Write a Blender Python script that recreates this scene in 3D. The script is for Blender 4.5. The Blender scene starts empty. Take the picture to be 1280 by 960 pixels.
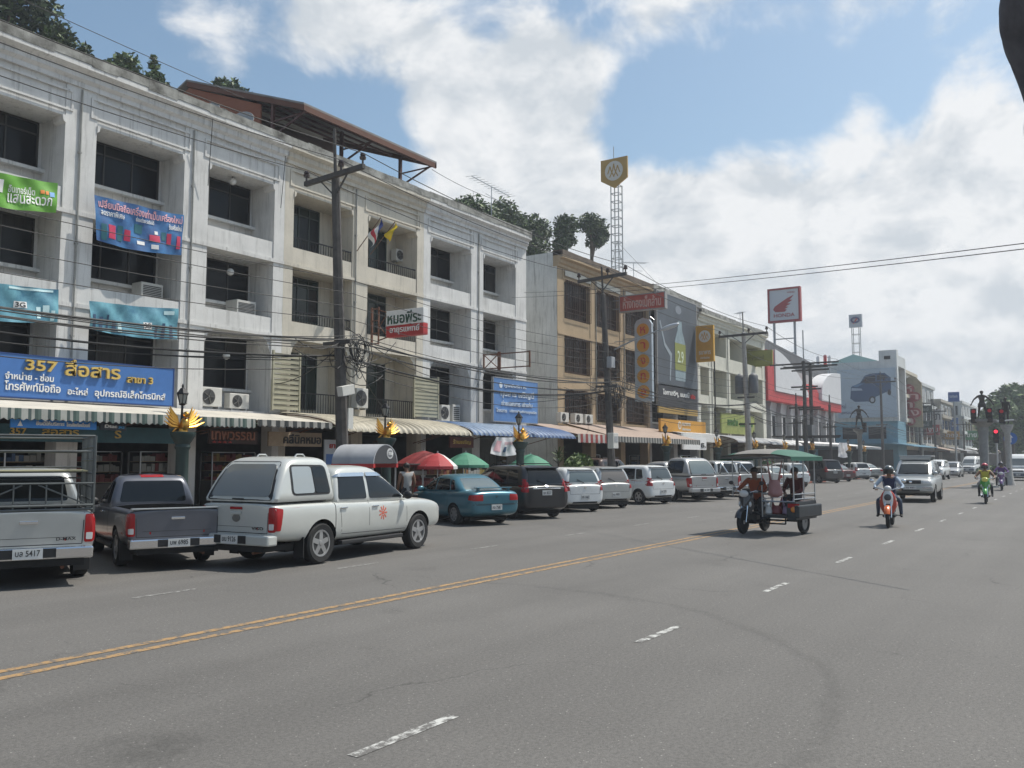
import bpy, bmesh, math, random
from mathutils import Vector, Matrix
from mathutils.bvhtree import BVHTree
R = math.radians
random.seed(7)
SC = bpy.context.scene
COL = SC.collection

# ------------------------------------------------------------------ camera
F_PX, VPX, HOR, CAMH = 1100.0, 1373.0, 573.0, 1.85
pitch = math.atan((HOR - 480) / F_PX)
cp, sp = math.cos(pitch), math.sin(pitch)
yaw = math.atan2(VPX - 640, F_PX * cp - (480 - HOR) * sp)
cam = bpy.data.cameras.new("camera"); cam.sensor_width = 36; cam.lens = 36 * F_PX / 1280
cam.clip_start = 0.05; cam.clip_end = 6000
camo = bpy.data.objects.new("camera", cam); COL.objects.link(camo)
camo.location = (0, 0, CAMH); camo.rotation_euler = (math.pi / 2 + pitch, 0, yaw - math.pi / 2)
SC.camera = camo

def ray(u, v):
    x, y = u - 640, 480 - v
    a, b, z = x, F_PX * cp - y * sp, F_PX * sp + y * cp
    c, s = math.cos(yaw), math.sin(yaw)
    return Vector((a * s + b * c, -(a * c - b * s), z))
def FY(u, v, Y):            # point of the photograph on the plane y = Y
    r = ray(u, v); return r * (Y / r.y) + Vector((0, 0, CAMH))
def FX(u, v, X):
    r = ray(u, v); return r * (X / r.x) + Vector((0, 0, CAMH))
def FG(u, v, z=0.0):
    r = ray(u, v); return r * ((z - CAMH) / r.z) + Vector((0, 0, CAMH))

# ------------------------------------------------------------------ sun and sky
SUN_EL, SUN_AZ = R(61), R(-33)          # azimuth measured from +X towards +Y
sd = Vector((math.cos(SUN_EL) * math.cos(SUN_AZ), math.cos(SUN_EL) * math.sin(SUN_AZ), math.sin(SUN_EL)))
sun = bpy.data.lights.new("sun", 'SUN'); sun.energy = 4.8; sun.angle = R(0.6); sun.color = (1.0, 0.95, 0.87)
suno = bpy.data.objects.new("sun", sun); COL.objects.link(suno)
suno.rotation_euler = (-sd).to_track_quat('-Z', 'Y').to_euler(); suno.location = (0, 0, 60)
W = bpy.data.worlds.new("World"); SC.world = W; W.use_nodes = True
def world_sky():
    nt = W.node_tree; N = nt.nodes; L = nt.links
    bg = N['Background']; out = N['World Output']
    sky = N.new('ShaderNodeTexSky'); sky.sky_type = 'NISHITA'; sky.sun_disc = False
    sky.sun_elevation = SUN_EL; sky.sun_rotation = R(90) - SUN_AZ; sky.dust_density = 2.0; sky.air_density = 1.0; sky.ozone_density = 1.2
    tc = N.new('ShaderNodeTexCoord')
    nrm = N.new('ShaderNodeVectorMath'); nrm.operation = 'NORMALIZE'; L.new(tc.outputs['Generated'], nrm.inputs[0])
    D = nrm.outputs[0]
    sep = N.new('ShaderNodeSeparateXYZ'); L.new(D, sep.inputs[0])
    def math_(op, a, b=None, clamp=False):
        m = N.new('ShaderNodeMath'); m.operation = op; m.use_clamp = clamp
        for i, q in enumerate((a, b)):
            if q is None: continue
            if isinstance(q, (int, float)): m.inputs[i].default_value = q
            else: L.new(q, m.inputs[i])
        return m.outputs[0]
    def noise(scale, detail, rough, vec, dist=0.0):
        n = N.new('ShaderNodeTexNoise'); n.inputs['Scale'].default_value = scale; n.inputs['Detail'].default_value = detail
        n.inputs['Roughness'].default_value = rough; n.inputs['Distortion'].default_value = dist; L.new(vec, n.inputs['Vector']); return n.outputs[0]
    st = N.new('ShaderNodeMapping'); st.inputs['Scale'].default_value = (1, 1, 1.5); L.new(D, st.inputs['Vector'])
    n1 = noise(7.5, 9, 0.58, st.outputs[0], 0.25)
    n2 = noise(2.2, 4, 0.5, st.outputs[0])
    # large cloud masses and clear holes, fixed directions in this sky
    blobs = CLOUDS
    acc = None
    for (u, v, rad, amp) in blobs:
        d = ray(u, v).normalized()
        dot = N.new('ShaderNodeVectorMath'); dot.operation = 'DOT_PRODUCT'; L.new(D, dot.inputs[0]); dot.inputs[1].default_value = d
        c = math.cos(math.atan(rad / F_PX))
        mr = N.new('ShaderNodeMapRange'); mr.interpolation_type = 'SMOOTHSTEP'
        mr.inputs['From Min'].default_value = 1 - (1 - c) * 2.2; mr.inputs['From Max'].default_value = 1.0
        mr.inputs['To Min'].default_value = 0; mr.inputs['To Max'].default_value = amp
        L.new(dot.outputs['Value'], mr.inputs['Value'])
        acc = mr.outputs[0] if acc is None else math_('ADD', acc, mr.outputs[0])
    low = N.new('ShaderNodeMapRange'); low.interpolation_type = 'SMOOTHSTEP'
    low.inputs['From Min'].default_value = 0.40; low.inputs['From Max'].default_value = 0.12
    low.inputs['To Min'].default_value = -0.10; low.inputs['To Max'].default_value = 0.16
    L.new(sep.outputs[2], low.inputs['Value'])
    dens = math_('ADD', math_('ADD', math_('MULTIPLY', n1, 0.85), math_('MULTIPLY', n2, 0.30)), math_('ADD', acc, low.outputs[0]))
    mask = N.new('ShaderNodeMapRange'); mask.interpolation_type = 'SMOOTHSTEP'
    mask.inputs['From Min'].default_value = 0.57; mask.inputs['From Max'].default_value = 0.79
    L.new(dens, mask.inputs['Value'])
    # cloud body: thick parts whiter, undersides and gaps bluish grey
    n3 = noise(9.0, 6, 0.55, st.outputs[0], 0.4)
    off = N.new('ShaderNodeVectorMath'); off.operation = 'ADD'; L.new(st.outputs[0], off.inputs[0]); off.inputs[1].default_value = (0.02, -0.01, 0.035)
    n1b = noise(7.5, 9, 0.58, off.outputs[0], 0.25)
    lit = math_('ADD', math_('MULTIPLY', math_('SUBTRACT', n1, n1b), 2.2), math_('ADD', math_('MULTIPLY', n3, 0.9), 0.05))
    ramp = N.new('ShaderNodeValToRGB'); e = ramp.color_ramp.elements
    e[0].position = 0.22; e[0].color = (6.2, 6.7, 7.2, 1)
    e[1].position = 0.66; e[1].color = (8.9, 9.05, 9.2, 1)
    L.new(lit, ramp.inputs[0])
    tint = N.new('ShaderNodeMix'); tint.data_type = 'RGBA'; tint.blend_type = 'MULTIPLY'; tint.inputs[0].default_value = 1
    L.new(sky.outputs[0], tint.inputs[6]); tint.inputs[7].default_value = SKYTINT
    mx = N.new('ShaderNodeMix'); mx.data_type = 'RGBA'; L.new(mask.outputs[0], mx.inputs[0])
    L.new(tint.outputs[2], mx.inputs[6]); L.new(ramp.outputs[0], mx.inputs[7])
    L.new(mx.outputs[2], bg.inputs['Color']); bg.inputs['Strength'].default_value = 0.10
HAZE = 0.0010
RING = (5.83, 6.77, 5.16)
SKYTINT = (1.34, 1.48, 1.40, 1)
CLOUDS = [(640, 150, 100, 0.20), (690, 120, 70, 0.20), (560, 130, 70, 0.14), (720, 30, 90, 0.12), (880, 20, 90, 0.20), (1150, 30, 110, 0.22), (320, 20, 110, 0.20), (470, 70, 90, 0.16), (590, 20, 90, .12),
          (620, 250, 120, 0.22), (840, 270, 120, 0.24), (1020, 250, 100, 0.24), (1250, 250, 100, 0.30), (1000, 380, 220, 0.22), (1230, 420, 160, 0.16), (760, 330, 120, .16),
          (930, 140, 90, -0.22), (1070, 165, 100, -0.24), (815, 150, 70, -0.18), (130, 110, 100, -0.16), (230, 70, 80, .08), (430, 100, 60, .05), (390, 165, 80, -0.16), (500, 190, 50, -.10), (740, 190, 36, -0.12), (100, 30, 60, -.1)]
world_sky()
SC.view_settings.view_transform = 'Standard'; SC.view_settings.look = 'None'
SC.view_settings.exposure = 0.0; SC.view_settings.gamma = 1.0; SC.view_settings.use_curve_mapping = False
SC.render.engine = 'CYCLES'
SC.cycles.max_bounces = 6; SC.cycles.diffuse_bounces = 3; SC.cycles.glossy_bounces = 3; SC.cycles.transmission_bounces = 3; SC.cycles.transparent_max_bounces = 6
SC.cycles.use_denoising = True

# ------------------------------------------------------------------ materials
MATS = {}
def mat(name, col, rough=0.7, metal=0.0, vary=0.0, scale=2.0, bump=0.0, spec=0.5, stain=0.0, emit=0.0, coat=0.0, col2=None, stretch=(1, 1, 1)):
    """procedural material: base colour varied by noise, optional vertical stains, optional bump"""
    if name in MATS: return MATS[name]
    m = bpy.data.materials.new(name); m.use_nodes = True; nt = m.node_tree; N = nt.nodes; L = nt.links
    b = N['Principled BSDF']
    b.inputs['Roughness'].default_value = rough; b.inputs['Metallic'].default_value = metal
    b.inputs['Specular IOR Level'].default_value = spec
    if coat: b.inputs['Coat Weight'].default_value = coat; b.inputs['Coat Roughness'].default_value = 0.06
    c = (col[0], col[1], col[2], 1); b.inputs['Base Color'].default_value = c
    if emit: b.inputs['Emission Color'].default_value = c; b.inputs['Emission Strength'].default_value = emit
    if vary or bump or stain:
        tc = N.new('ShaderNodeTexCoord'); mp = N.new('ShaderNodeMapping'); mp.inputs['Scale'].default_value = stretch
        L.new(tc.outputs['Object'], mp.inputs['Vector'])
        n = N.new('ShaderNodeTexNoise'); n.inputs['Scale'].default_value = scale; n.inputs['Detail'].default_value = 6; n.inputs['Roughness'].default_value = 0.65
        L.new(mp.outputs[0], n.inputs['Vector'])
        cur = None
        if vary:
            mx = N.new('ShaderNodeMix'); mx.data_type = 'RGBA'
            rp = N.new('ShaderNodeValToRGB'); rp.color_ramp.elements[0].position = 0.32; rp.color_ramp.elements[1].position = 0.68
            L.new(n.outputs[0], rp.inputs[0]); L.new(rp.outputs[0], mx.inputs[0])
            d = [max(0, x * (1 - vary)) for x in col]; u = [min(1, x * (1 + vary * 0.7)) for x in col] if col2 is None else col2
            mx.inputs[6].default_value = (*d, 1); mx.inputs[7].default_value = (*u[:3], 1)
            cur = mx.outputs[2]
        if stain:
            mp2 = N.new('ShaderNodeMapping'); mp2.inputs['Scale'].default_value = (5.0, 5.0, 0.30); L.new(tc.outputs['Object'], mp2.inputs['Vector'])
            n2 = N.new('ShaderNodeTexNoise'); n2.inputs['Scale'].default_value = 1.6; n2.inputs['Detail'].default_value = 8; n2.inputs['Roughness'].default_value = 0.7
            L.new(mp2.outputs[0], n2.inputs['Vector'])
            rp2 = N.new('ShaderNodeValToRGB'); rp2.color_ramp.elements[0].position = 0.52; rp2.color_ramp.elements[0].color = (0, 0, 0, 1); rp2.color_ramp.elements[1].position = 0.78
            L.new(n2.outputs[0], rp2.inputs[0])
            sc = N.new('ShaderNodeMath'); sc.operation = 'MULTIPLY'; sc.inputs[1].default_value = stain; L.new(rp2.outputs[0], sc.inputs[0])
            mx2 = N.new('ShaderNodeMix'); mx2.data_type = 'RGBA'; L.new(sc.outputs[0], mx2.inputs[0])
            if cur is None: mx2.inputs[6].default_value = c
            else: L.new(cur, mx2.inputs[6])
            mx2.inputs[7].default_value = (0.06, 0.055, 0.045, 1); cur = mx2.outputs[2]
        if cur is not None: L.new(cur, b.inputs['Base Color'])
        if bump:
            bp = N.new('ShaderNodeBump'); bp.inputs['Strength'].default_value = bump; bp.inputs['Distance'].default_value = 0.02
            L.new(n.outputs[0], bp.inputs['Height']); L.new(bp.outputs[0], b.inputs['Normal'])
    MATS[name] = m
    return m
def stripes(name, cols, axis, period, rough=0.6, vary=0.0):
    """hard stripes of the given colours along one axis of the object's own space (metres)"""
    if name in MATS: return MATS[name]
    m = bpy.data.materials.new(name); m.use_nodes = True; nt = m.node_tree; N = nt.nodes; L = nt.links
    b = N['Principled BSDF']; b.inputs['Roughness'].default_value = rough
    tc = N.new('ShaderNodeTexCoord'); s = N.new('ShaderNodeSeparateXYZ'); L.new(tc.outputs['Object'], s.inputs[0])
    d = N.new('ShaderNodeMath'); d.operation = 'DIVIDE'; d.inputs[1].default_value = period; L.new(s.outputs['XYZ'.index(axis)], d.inputs[0])
    f = N.new('ShaderNodeMath'); f.operation = 'FRACT'; L.new(d.outputs[0], f.inputs[0])
    rp = N.new('ShaderNodeValToRGB'); rp.color_ramp.interpolation = 'CONSTANT'; e = rp.color_ramp.elements
    while len(e) < len(cols): e.new(0.5)
    for i, c in enumerate(cols):
        e[i].position = i / len(cols); e[i].color = (*c, 1)
    L.new(f.outputs[0], rp.inputs[0])
    n = N.new('ShaderNodeTexNoise'); n.inputs['Scale'].default_value = 2.5; n.inputs['Detail'].default_value = 5; L.new(tc.outputs['Object'], n.inputs['Vector'])
    mr = N.new('ShaderNodeMapRange'); mr.inputs['From Min'].default_value = 0.3; mr.inputs['From Max'].default_value = 0.7; mr.inputs['To Min'].default_value = 0.62; mr.inputs['To Max'].default_value = 1.0
    L.new(n.outputs[0], mr.inputs['Value'])
    mx = N.new('ShaderNodeMix'); mx.data_type = 'RGBA'; mx.blend_type = 'MULTIPLY'; mx.inputs[0].default_value = 1
    L.new(rp.outputs[0], mx.inputs[6]); L.new(mr.outputs[0], mx.inputs[7]); L.new(mx.outputs[2], b.inputs['Base Color'])
    MATS[name] = m
    return m

# ------------------------------------------------------------------ mesh tools
class MB:
    def __init__(s): s.v = []; s.f = []; s.mi = []; s.mat = None; s.cur = 0
    def m(s, i): s.cur = i; return s
    def add(s, verts, faces, M=None):
        o = len(s.v)
        s.v += [tuple(M @ Vector(p)) for p in verts] if M is not None else [tuple(p) for p in verts]
        s.f += [tuple(o + i for i in f) for f in faces]; s.mi += [s.cur] * len(faces); return s
    def box(s, x0, x1, y0, y1, z0, z1, M=None):
        if x0 > x1: x0, x1 = x1, x0
        if y0 > y1: y0, y1 = y1, y0
        if z0 > z1: z0, z1 = z1, z0
        v = [(x0, y0, z0), (x1, y0, z0), (x1, y1, z0), (x0, y1, z0), (x0, y0, z1), (x1, y0, z1), (x1, y1, z1), (x0, y1, z1)]
        return s.add(v, [(3, 2, 1, 0), (4, 5, 6, 7), (0, 1, 5, 4), (1, 2, 6, 5), (2, 3, 7, 6), (3, 0, 4, 7)], M)
    def prism(s, poly, ax, a0, a1, M=None):
        """poly in the two other axes (in xyz order), extruded along ax from a0 to a1"""
        n = len(poly)
        def P(p, a):
            return {'x': (a, p[0], p[1]), 'y': (p[0], a, p[1]), 'z': (p[0], p[1], a)}[ax]
        v = [P(p, a0) for p in poly] + [P(p, a1) for p in poly]
        f = [tuple(range(n)), tuple(range(2 * n - 1, n - 1, -1))] + [(i, n + i, n + (i + 1) % n, (i + 1) % n) for i in range(n)]
        return s.add(v, f, M)
    def tube(s, pts, r, n=8, M=None, cap=True):
        pts = [Vector(p) for p in pts]; k = len(pts)
        rr = r if isinstance(r, (list, tuple)) else [r] * k
        V = []; up = None
        for i, p in enumerate(pts):
            t = (pts[min(i + 1, k - 1)] - pts[max(i - 1, 0)])
            t = t.normalized() if t.length > 1e-9 else Vector((0, 0, 1))
            if up is None:
                up = Vector((0, 0, 1)) if abs(t.z) < 0.9 else Vector((1, 0, 0))
            a = t.cross(up); 
            if a.length < 1e-6: a = t.orthogonal()
            a.normalize(); b = t.cross(a); up = -b if (-b).dot(up) > 0 else b
            b = a.cross(t)
            for j in range(n):
                q = 2 * math.pi * j / n; V.append(p + (a * math.cos(q) + b * math.sin(q)) * rr[i])
        Fc = [(i * n + j, i * n + (j + 1) % n, (i + 1) * n + (j + 1) % n, (i + 1) * n + j) for i in range(k - 1) for j in range(n)]
        if cap: Fc += [tuple(range(n - 1, -1, -1)), tuple((k - 1) * n + j for j in range(n))]
        return s.add(V, Fc, M)
    def bar(s, a, b, w, h=None):
        """a square bar from a to b"""
        a, b = Vector(a), Vector(b); h = h or w; t = (b - a).normalized()
        up = Vector((0, 0, 1)) if abs(t.z) < 0.95 else Vector((1, 0, 0))
        x = t.cross(up).normalized(); y = x.cross(t)
        v = [p + x * (sx * w / 2) + y * (sy * h / 2) for p in (a, b) for sx, sy in ((-1, -1), (1, -1), (1, 1), (-1, 1))]
        return s.add(v, [(0, 1, 2, 3), (7, 6, 5, 4), (0, 4, 5, 1), (1, 5, 6, 2), (2, 6, 7, 3), (3, 7, 4, 0)])
    def lathe(s, prof, n=16, M=None):
        """profile (r, z) turned round z"""
        k = len(prof); V = [(r * math.cos(2 * math.pi * j / n), r * math.sin(2 * math.pi * j / n), z) for r, z in prof for j in range(n)]
        Fc = [(i * n + j, i * n + (j + 1) % n, (i + 1) * n + (j + 1) % n, (i + 1) * n + j) for i in range(k - 1) for j in range(n)]
        Fc += [tuple(range(n - 1, -1, -1)), tuple((k - 1) * n + j for j in range(n))]
        return s.add(V, Fc, M)
    def ell(s, c, r, n=12, m=8, M=None):
        c = Vector(c); r = (r, r, r) if isinstance(r, (int, float)) else r
        V = [(c.x, c.y, c.z - r[2])]
        for i in range(1, m):
            t = math.pi * i / m
            V += [(c.x + r[0] * math.sin(t) * math.cos(2 * math.pi * j / n), c.y + r[1] * math.sin(t) * math.sin(2 * math.pi * j / n), c.z - r[2] * math.cos(t)) for j in range(n)]
        V.append((c.x, c.y, c.z + r[2])); e = len(V) - 1
        Fc = [(0, 1 + (j + 1) % n, 1 + j) for j in range(n)]
        for i in range(m - 2):
            o = 1 + i * n; Fc += [(o + j, o + (j + 1) % n, o + n + (j + 1) % n, o + n + j) for j in range(n)]
        o = 1 + (m - 2) * n; Fc += [(o + j, o + (j + 1) % n, e) for j in range(n)]
        return s.add(V, Fc, M)
    def sheet(s, fn, nu, nv, t=0.0):
        """grid fn(u,v) with u,v in 0..1; t gives thickness along -normal (approx via fn2)"""
        V = [fn(i / nu, j / nv) for i in range(nu + 1) for j in range(nv + 1)]
        Fc = [(i * (nv + 1) + j, (i + 1) * (nv + 1) + j, (i + 1) * (nv + 1) + j + 1, i * (nv + 1) + j + 1) for i in range(nu) for j in range(nv)]
        return s.add(V, Fc)
    def mesh(s, name, mats, smooth=False, recalc=True):
        me = bpy.data.meshes.new(name); me.from_pydata(s.v, [], s.f)
        for m_ in (mats if isinstance(mats, (list, tuple)) else [mats]): me.materials.append(m_)
        me.polygons.foreach_set('material_index', s.mi)
        if recalc:
            bm = bmesh.new(); bm.from_mesh(me); bmesh.ops.recalc_face_normals(bm, faces=bm.faces); bm.to_mesh(me); bm.free()
        if smooth:
            me.polygons.foreach_set('use_smooth', [True] * len(me.polygons))
            if smooth != 'all': me.set_sharp_from_angle(angle=R(smooth if isinstance(smooth, (int, float)) and smooth > 1 else 40))
        me.update(); return me
    def build(s, name, mats, parent=None, smooth=False, world=False, bevel=0.0, seg=2):
        if not s.v: return None
        return link(name, s.mesh(name, mats, smooth), parent, world, bevel, seg)
def link(name, me, parent=None, world=False, bevel=0.0, seg=2):
    o = bpy.data.objects.new(name, me); COL.objects.link(o)
    if bevel:
        b = o.modifiers.new("bevel", 'BEVEL'); b.width = bevel; b.segments = seg; b.limit_method = 'ANGLE'; b.angle_limit = R(40)
    if parent is not None:
        o.parent = parent
        if world and parent.type == 'EMPTY': o.matrix_parent_inverse = Matrix.LocRotScale(parent.location, parent.rotation_euler, None).inverted()
    return o
def tag(o, label, cat, group=None, kind=None):
    if kind == 'structure': o['kind'] = kind; return o
    o['label'] = label; o['category'] = cat
    if group: o['group'] = group
    if kind: o['kind'] = kind
    return o
def thing(name, label, cat, loc=(0, 0, 0), rz=0.0, group=None):
    o = bpy.data.objects.new(name, None); COL.objects.link(o); o.empty_display_size = 0.2
    o.location = loc; o.rotation_euler = (0, 0, rz); return tag(o, label, cat, group)
def copy_tree(o, parent=None):
    c = o.copy(); COL.objects.link(c)
    if parent is not None: c.parent = parent
    for ch in list(o.children): copy_tree(ch, c)
    return c
def evaluated(o):
    dg = bpy.context.evaluated_depsgraph_get(); me = bpy.data.meshes.new_from_object(o.evaluated_get(dg)); return me
def drop(o):
    d = o.data; bpy.data.objects.remove(o)
    if d and d.users == 0:
        (bpy.data.meshes if isinstance(d, bpy.types.Mesh) else bpy.data.curves).remove(d)
TXT = {}
def text_mesh(s, bold=0.0):
    if (s, bold) in TXT: return TXT[(s, bold)]
    cu = bpy.data.curves.new("lettering", 'FONT'); cu.body = s; cu.extrude = 0.03; cu.offset = bold; cu.resolution_u = 3
    o = bpy.data.objects.new("lettering", cu); COL.objects.link(o); me = evaluated(o); drop(o)
    V = [v.co.copy() for v in me.vertices]; Fc = [tuple(p.vertices) for p in me.polygons]
    TXT[(s, bold)] = (V, Fc); bpy.data.meshes.remove(me); return V, Fc
def lettering(s, org, ux, w, h, m, parent, uz=(0, 0, 1), depth=0.015, bold=0.012, world=True, name='lettering', slant=0.0):
    """the words s in a box w x h whose lower left corner is org, reading along ux"""
    V, Fc = text_mesh(s, bold)
    if not V: return None
    a0 = min(v.x for v in V); a1 = max(v.x for v in V); b0 = min(v.y for v in V); b1 = max(v.y for v in V)
    ux, uz, org = Vector(ux), Vector(uz), Vector(org); n = ux.cross(uz)
    mb = MB(); mb.add([org + ux * ((v.x - a0) / (a1 - a0) * w + slant * (v.y - b0)) + uz * ((v.y - b0) / (b1 - b0) * h) + n * (depth * (v.z / 0.06 + 0.5)) for v in V], Fc)
    me = mb.mesh(name, m, recalc=False); return link(name, me, parent, world)
def polyplate(mb, pts, org, ux, uz, d0, d1):
    """a flat outline (a,b in metres along ux,uz) as a plate between offsets d0,d1 along the normal"""
    ux, uz, org = Vector(ux), Vector(uz), Vector(org); n = ux.cross(uz); k = len(pts)
    V = [org + ux * a + uz * b + n * d for d in (d0, d1) for a, b in pts]
    mb.add(V, [tuple(range(k)), tuple(range(2 * k - 1, k - 1, -1))] + [(i, k + i, k + (i + 1) % k, (i + 1) % k) for i in range(k)])
def circ(cx, cy, rx, ry=None, n=24, a0=0, a1=360):
    ry = ry or rx
    return [(cx + rx * math.cos(R(a0 + (a1 - a0) * i / n)), cy + ry * math.sin(R(a0 + (a1 - a0) * i / n))) for i in range(n + (0 if a1 - a0 == 360 else 1))]
XP, YM, ZP = Vector((1, 0, 0)), Vector((0, -1, 0)), Vector((0, 0, 1))

white_wall = mat('white_plaster', (0.63, 0.625, 0.605), 0.85, vary=0.12, scale=1.2, stain=0.65, bump=0.05)
cream_wall = mat('cream_plaster', (0.56, 0.52, 0.44), 0.85, vary=0.12, scale=1.2, stain=0.5, bump=0.05)
tan_wall = mat('tan_plaster', (0.40, 0.30, 0.19), 0.85, vary=0.12, scale=1.2, stain=0.5, bump=0.05)
yellow_wall = mat('pale_yellow_plaster', (0.58, 0.57, 0.49), 0.85, vary=0.08, scale=1.2, stain=0.4)
olive_wall = mat('olive_plaster', (0.33, 0.32, 0.15), 0.85, vary=0.12, scale=1.2, stain=0.3)
grey_wall = mat('grey_plaster', (0.36, 0.36, 0.36), 0.85, vary=0.12, scale=1.0, stain=0.5)
endwall = mat('stained_white_plaster', (0.60, 0.60, 0.57), 0.9, vary=0.16, scale=0.8, stain=0.9)
moss_top = mat('mossy_coping', (0.10, 0.095, 0.08), 0.95, vary=0.4, scale=1.6, col2=(0.42, 0.42, 0.39))
glass = mat('dark_glass', (0.006, 0.007, 0.009), 0.12, spec=0.16)
glass_g = mat('greenish_glass', (0.014, 0.024, 0.020), 0.14, spec=0.35)
darkframe = mat('dark_window_frame', (0.03, 0.028, 0.025), 0.5)
greenframe = mat('green_window_frame', (0.035, 0.05, 0.045), 0.5)
iron = mat('black_iron', (0.02, 0.02, 0.022), 0.5, metal=0.6)
steel = mat('galvanised_steel', (0.42, 0.43, 0.44), 0.4, metal=0.8, vary=0.15)
rust = mat('rusty_steel', (0.16, 0.07, 0.04), 0.8, vary=0.4, scale=6)
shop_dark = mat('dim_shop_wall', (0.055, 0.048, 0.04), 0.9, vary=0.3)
ac_white = mat('ac_casing', (0.55, 0.54, 0.50), 0.6, vary=0.1)
ac_dark = mat('ac_grille', (0.05, 0.05, 0.05), 0.6)
white_p = mat('white_paint', (0.75, 0.75, 0.74), 0.55, vary=0.05)
red_p = mat('red_paint', (0.45, 0.03, 0.03), 0.5, vary=0.15)
blue_sign = mat('blue_sign_face', (0.055, 0.16, 0.42), 0.45, vary=0.12, scale=1.5)
yellow_sign = mat('amber_sign_face', (0.55, 0.27, 0.03), 0.5, vary=0.08)
gold = mat('gold_leaf', (0.62, 0.33, 0.07), 0.30, metal=1.0)
concrete = mat('pole_concrete', (0.085, 0.078, 0.072), 0.9, vary=0.35, scale=4)
concrete_l = mat('light_concrete', (0.36, 0.35, 0.33), 0.9, vary=0.2, scale=4)
black_p = mat('black_plastic', (0.015, 0.015, 0.016), 0.55)
cable_m = mat('cable_rubber', (0.02, 0.02, 0.02), 0.7)
# ------------------------------------------------------------------ ground, road, pavement
def asphalt():
    m = bpy.data.materials.new("asphalt"); m.use_nodes = True; nt = m.node_tree; N = nt.nodes; L = nt.links; b = N['Principled BSDF']
    tc = N.new('ShaderNodeTexCoord')
    def noise(s, d, r=0.6, st=(1, 1, 1)):
        mp = N.new('ShaderNodeMapping'); mp.inputs['Scale'].default_value = st; L.new(tc.outputs['Object'], mp.inputs['Vector'])
        n = N.new('ShaderNodeTexNoise'); n.inputs['Scale'].default_value = s; n.inputs['Detail'].default_value = d; n.inputs['Roughness'].default_value = r; L.new(mp.outputs[0], n.inputs['Vector']); return n.outputs[0]
    def rng(x, a, b_, c, d):
        q = N.new('ShaderNodeMapRange'); q.inputs['From Min'].default_value = a; q.inputs['From Max'].default_value = b_; q.inputs['To Min'].default_value = c; q.inputs['To Max'].default_value = d; L.new(x, q.inputs['Value']); return q.outputs[0]
    def mul(a, b_):
        q = N.new('ShaderNodeMath'); q.operation = 'MULTIPLY'; L.new(a, q.inputs[0]); L.new(b_, q.inputs[1]); return q.outputs[0]
    big = rng(noise(0.25, 5), 0.3, 0.7, 0.90, 1.08)
    lane = rng(noise(1.0, 4, 0.5, (0.05, 1.1, 1)), 0.3, 0.7, 0.90, 1.07)      # wear running along the lanes
    fine = rng(noise(30, 5, 0.85), 0.25, 0.75, 0.55, 1.45)
    patch = rng(noise(0.55, 7, 0.72), 0.60, 0.72, 1.0, 0.82)                    # oil and repair blotches
    v = N.new('ShaderNodeTexVoronoi'); v.inputs['Scale'].default_value = 16; L.new(tc.outputs['Object'], v.inputs['Vector'])
    speck = rng(v.outputs['Distance'], 0.05, 0.12, 2.7, 1.0)                   # pale stones in the wearing course
    # a long curved tyre mark, a dark oil stain and a few patched strips
    sep = N.new('ShaderNodeSeparateXYZ'); L.new(tc.outputs['Object'], sep.inputs[0])
    def ring(cx, cy, rad, wid, x0, x1, y0, y1, depth):
        d = N.new('ShaderNodeVectorMath'); d.operation = 'DISTANCE'; L.new(tc.outputs['Object'], d.inputs[0]); d.inputs[1].default_value = (cx, cy, 0)
        w_ = N.new('ShaderNodeMath'); w_.operation = 'ADD'; L.new(d.outputs['Value'], w_.inputs[0]); L.new(rng(noise(1.2, 3), .3, .7, -wid * .6, wid * .6), w_.inputs[1])
        a = N.new('ShaderNodeMath'); a.operation = 'SUBTRACT'; L.new(w_.outputs[0], a.inputs[0]); a.inputs[1].default_value = rad
        b_ = N.new('ShaderNodeMath'); b_.operation = 'ABSOLUTE'; L.new(a.outputs[0], b_.inputs[0])
        k = N.new('ShaderNodeMapRange'); k.interpolation_type = 'SMOOTHSTEP'; k.inputs['From Min'].default_value = 0; k.inputs['From Max'].default_value = wid; k.inputs['To Min'].default_value = 1; k.inputs['To Max'].default_value = 0; L.new(b_.outputs[0], k.inputs['Value'])
        cur = k.outputs[0]
        for o, lo, hi in ((0, x0, x1), (1, y0, y1)):
            for e0, e1 in ((lo, lo + .8), (hi, hi - .8)):
                q = N.new('ShaderNodeMapRange'); q.inputs['From Min'].default_value = e0; q.inputs['From Max'].default_value = e1; L.new(sep.outputs[o], q.inputs['Value']); cur = mul(cur, q.outputs[0])
        brk = rng(noise(5, 4), .35, .55, .25, 1.0)
        cur = mul(cur, brk); q = N.new('ShaderNodeMapRange'); q.inputs['To Min'].default_value = 1; q.inputs['To Max'].default_value = depth; L.new(cur, q.inputs['Value']); return q.outputs[0]
    marks = mul(ring(RING[0], RING[1], RING[2], .14, 4.6, 12.2, .8, 8.6, .84), ring(3.55, 5.0, .0, .50, 1, 6, 3, 7, .76))
    marks = mul(marks, mul(ring(8.3, 7.2, 0, .28, 6, 11, 6, 8.5, .8), ring(11.6, 9.6, 0, .4, 9, 14, 8, 11, .84)))
    marks = mul(marks, mul(ring(40, -95, 104.6, .5, -30, 300, 8.3, 12, .90), ring(40, 900, 894.2, .45, -30, 300, 3, 8, .93)))
    grit = rng(noise(110, 3, 0.9), 0.3, 0.7, 0.72, 1.28)
    wv = N.new('ShaderNodeVectorMath'); wv.operation = 'MULTIPLY_ADD'; nn = N.new('ShaderNodeTexNoise'); nn.inputs['Scale'].default_value = 1.3; nn.inputs['Detail'].default_value = 5; L.new(tc.outputs['Object'], nn.inputs['Vector'])
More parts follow.
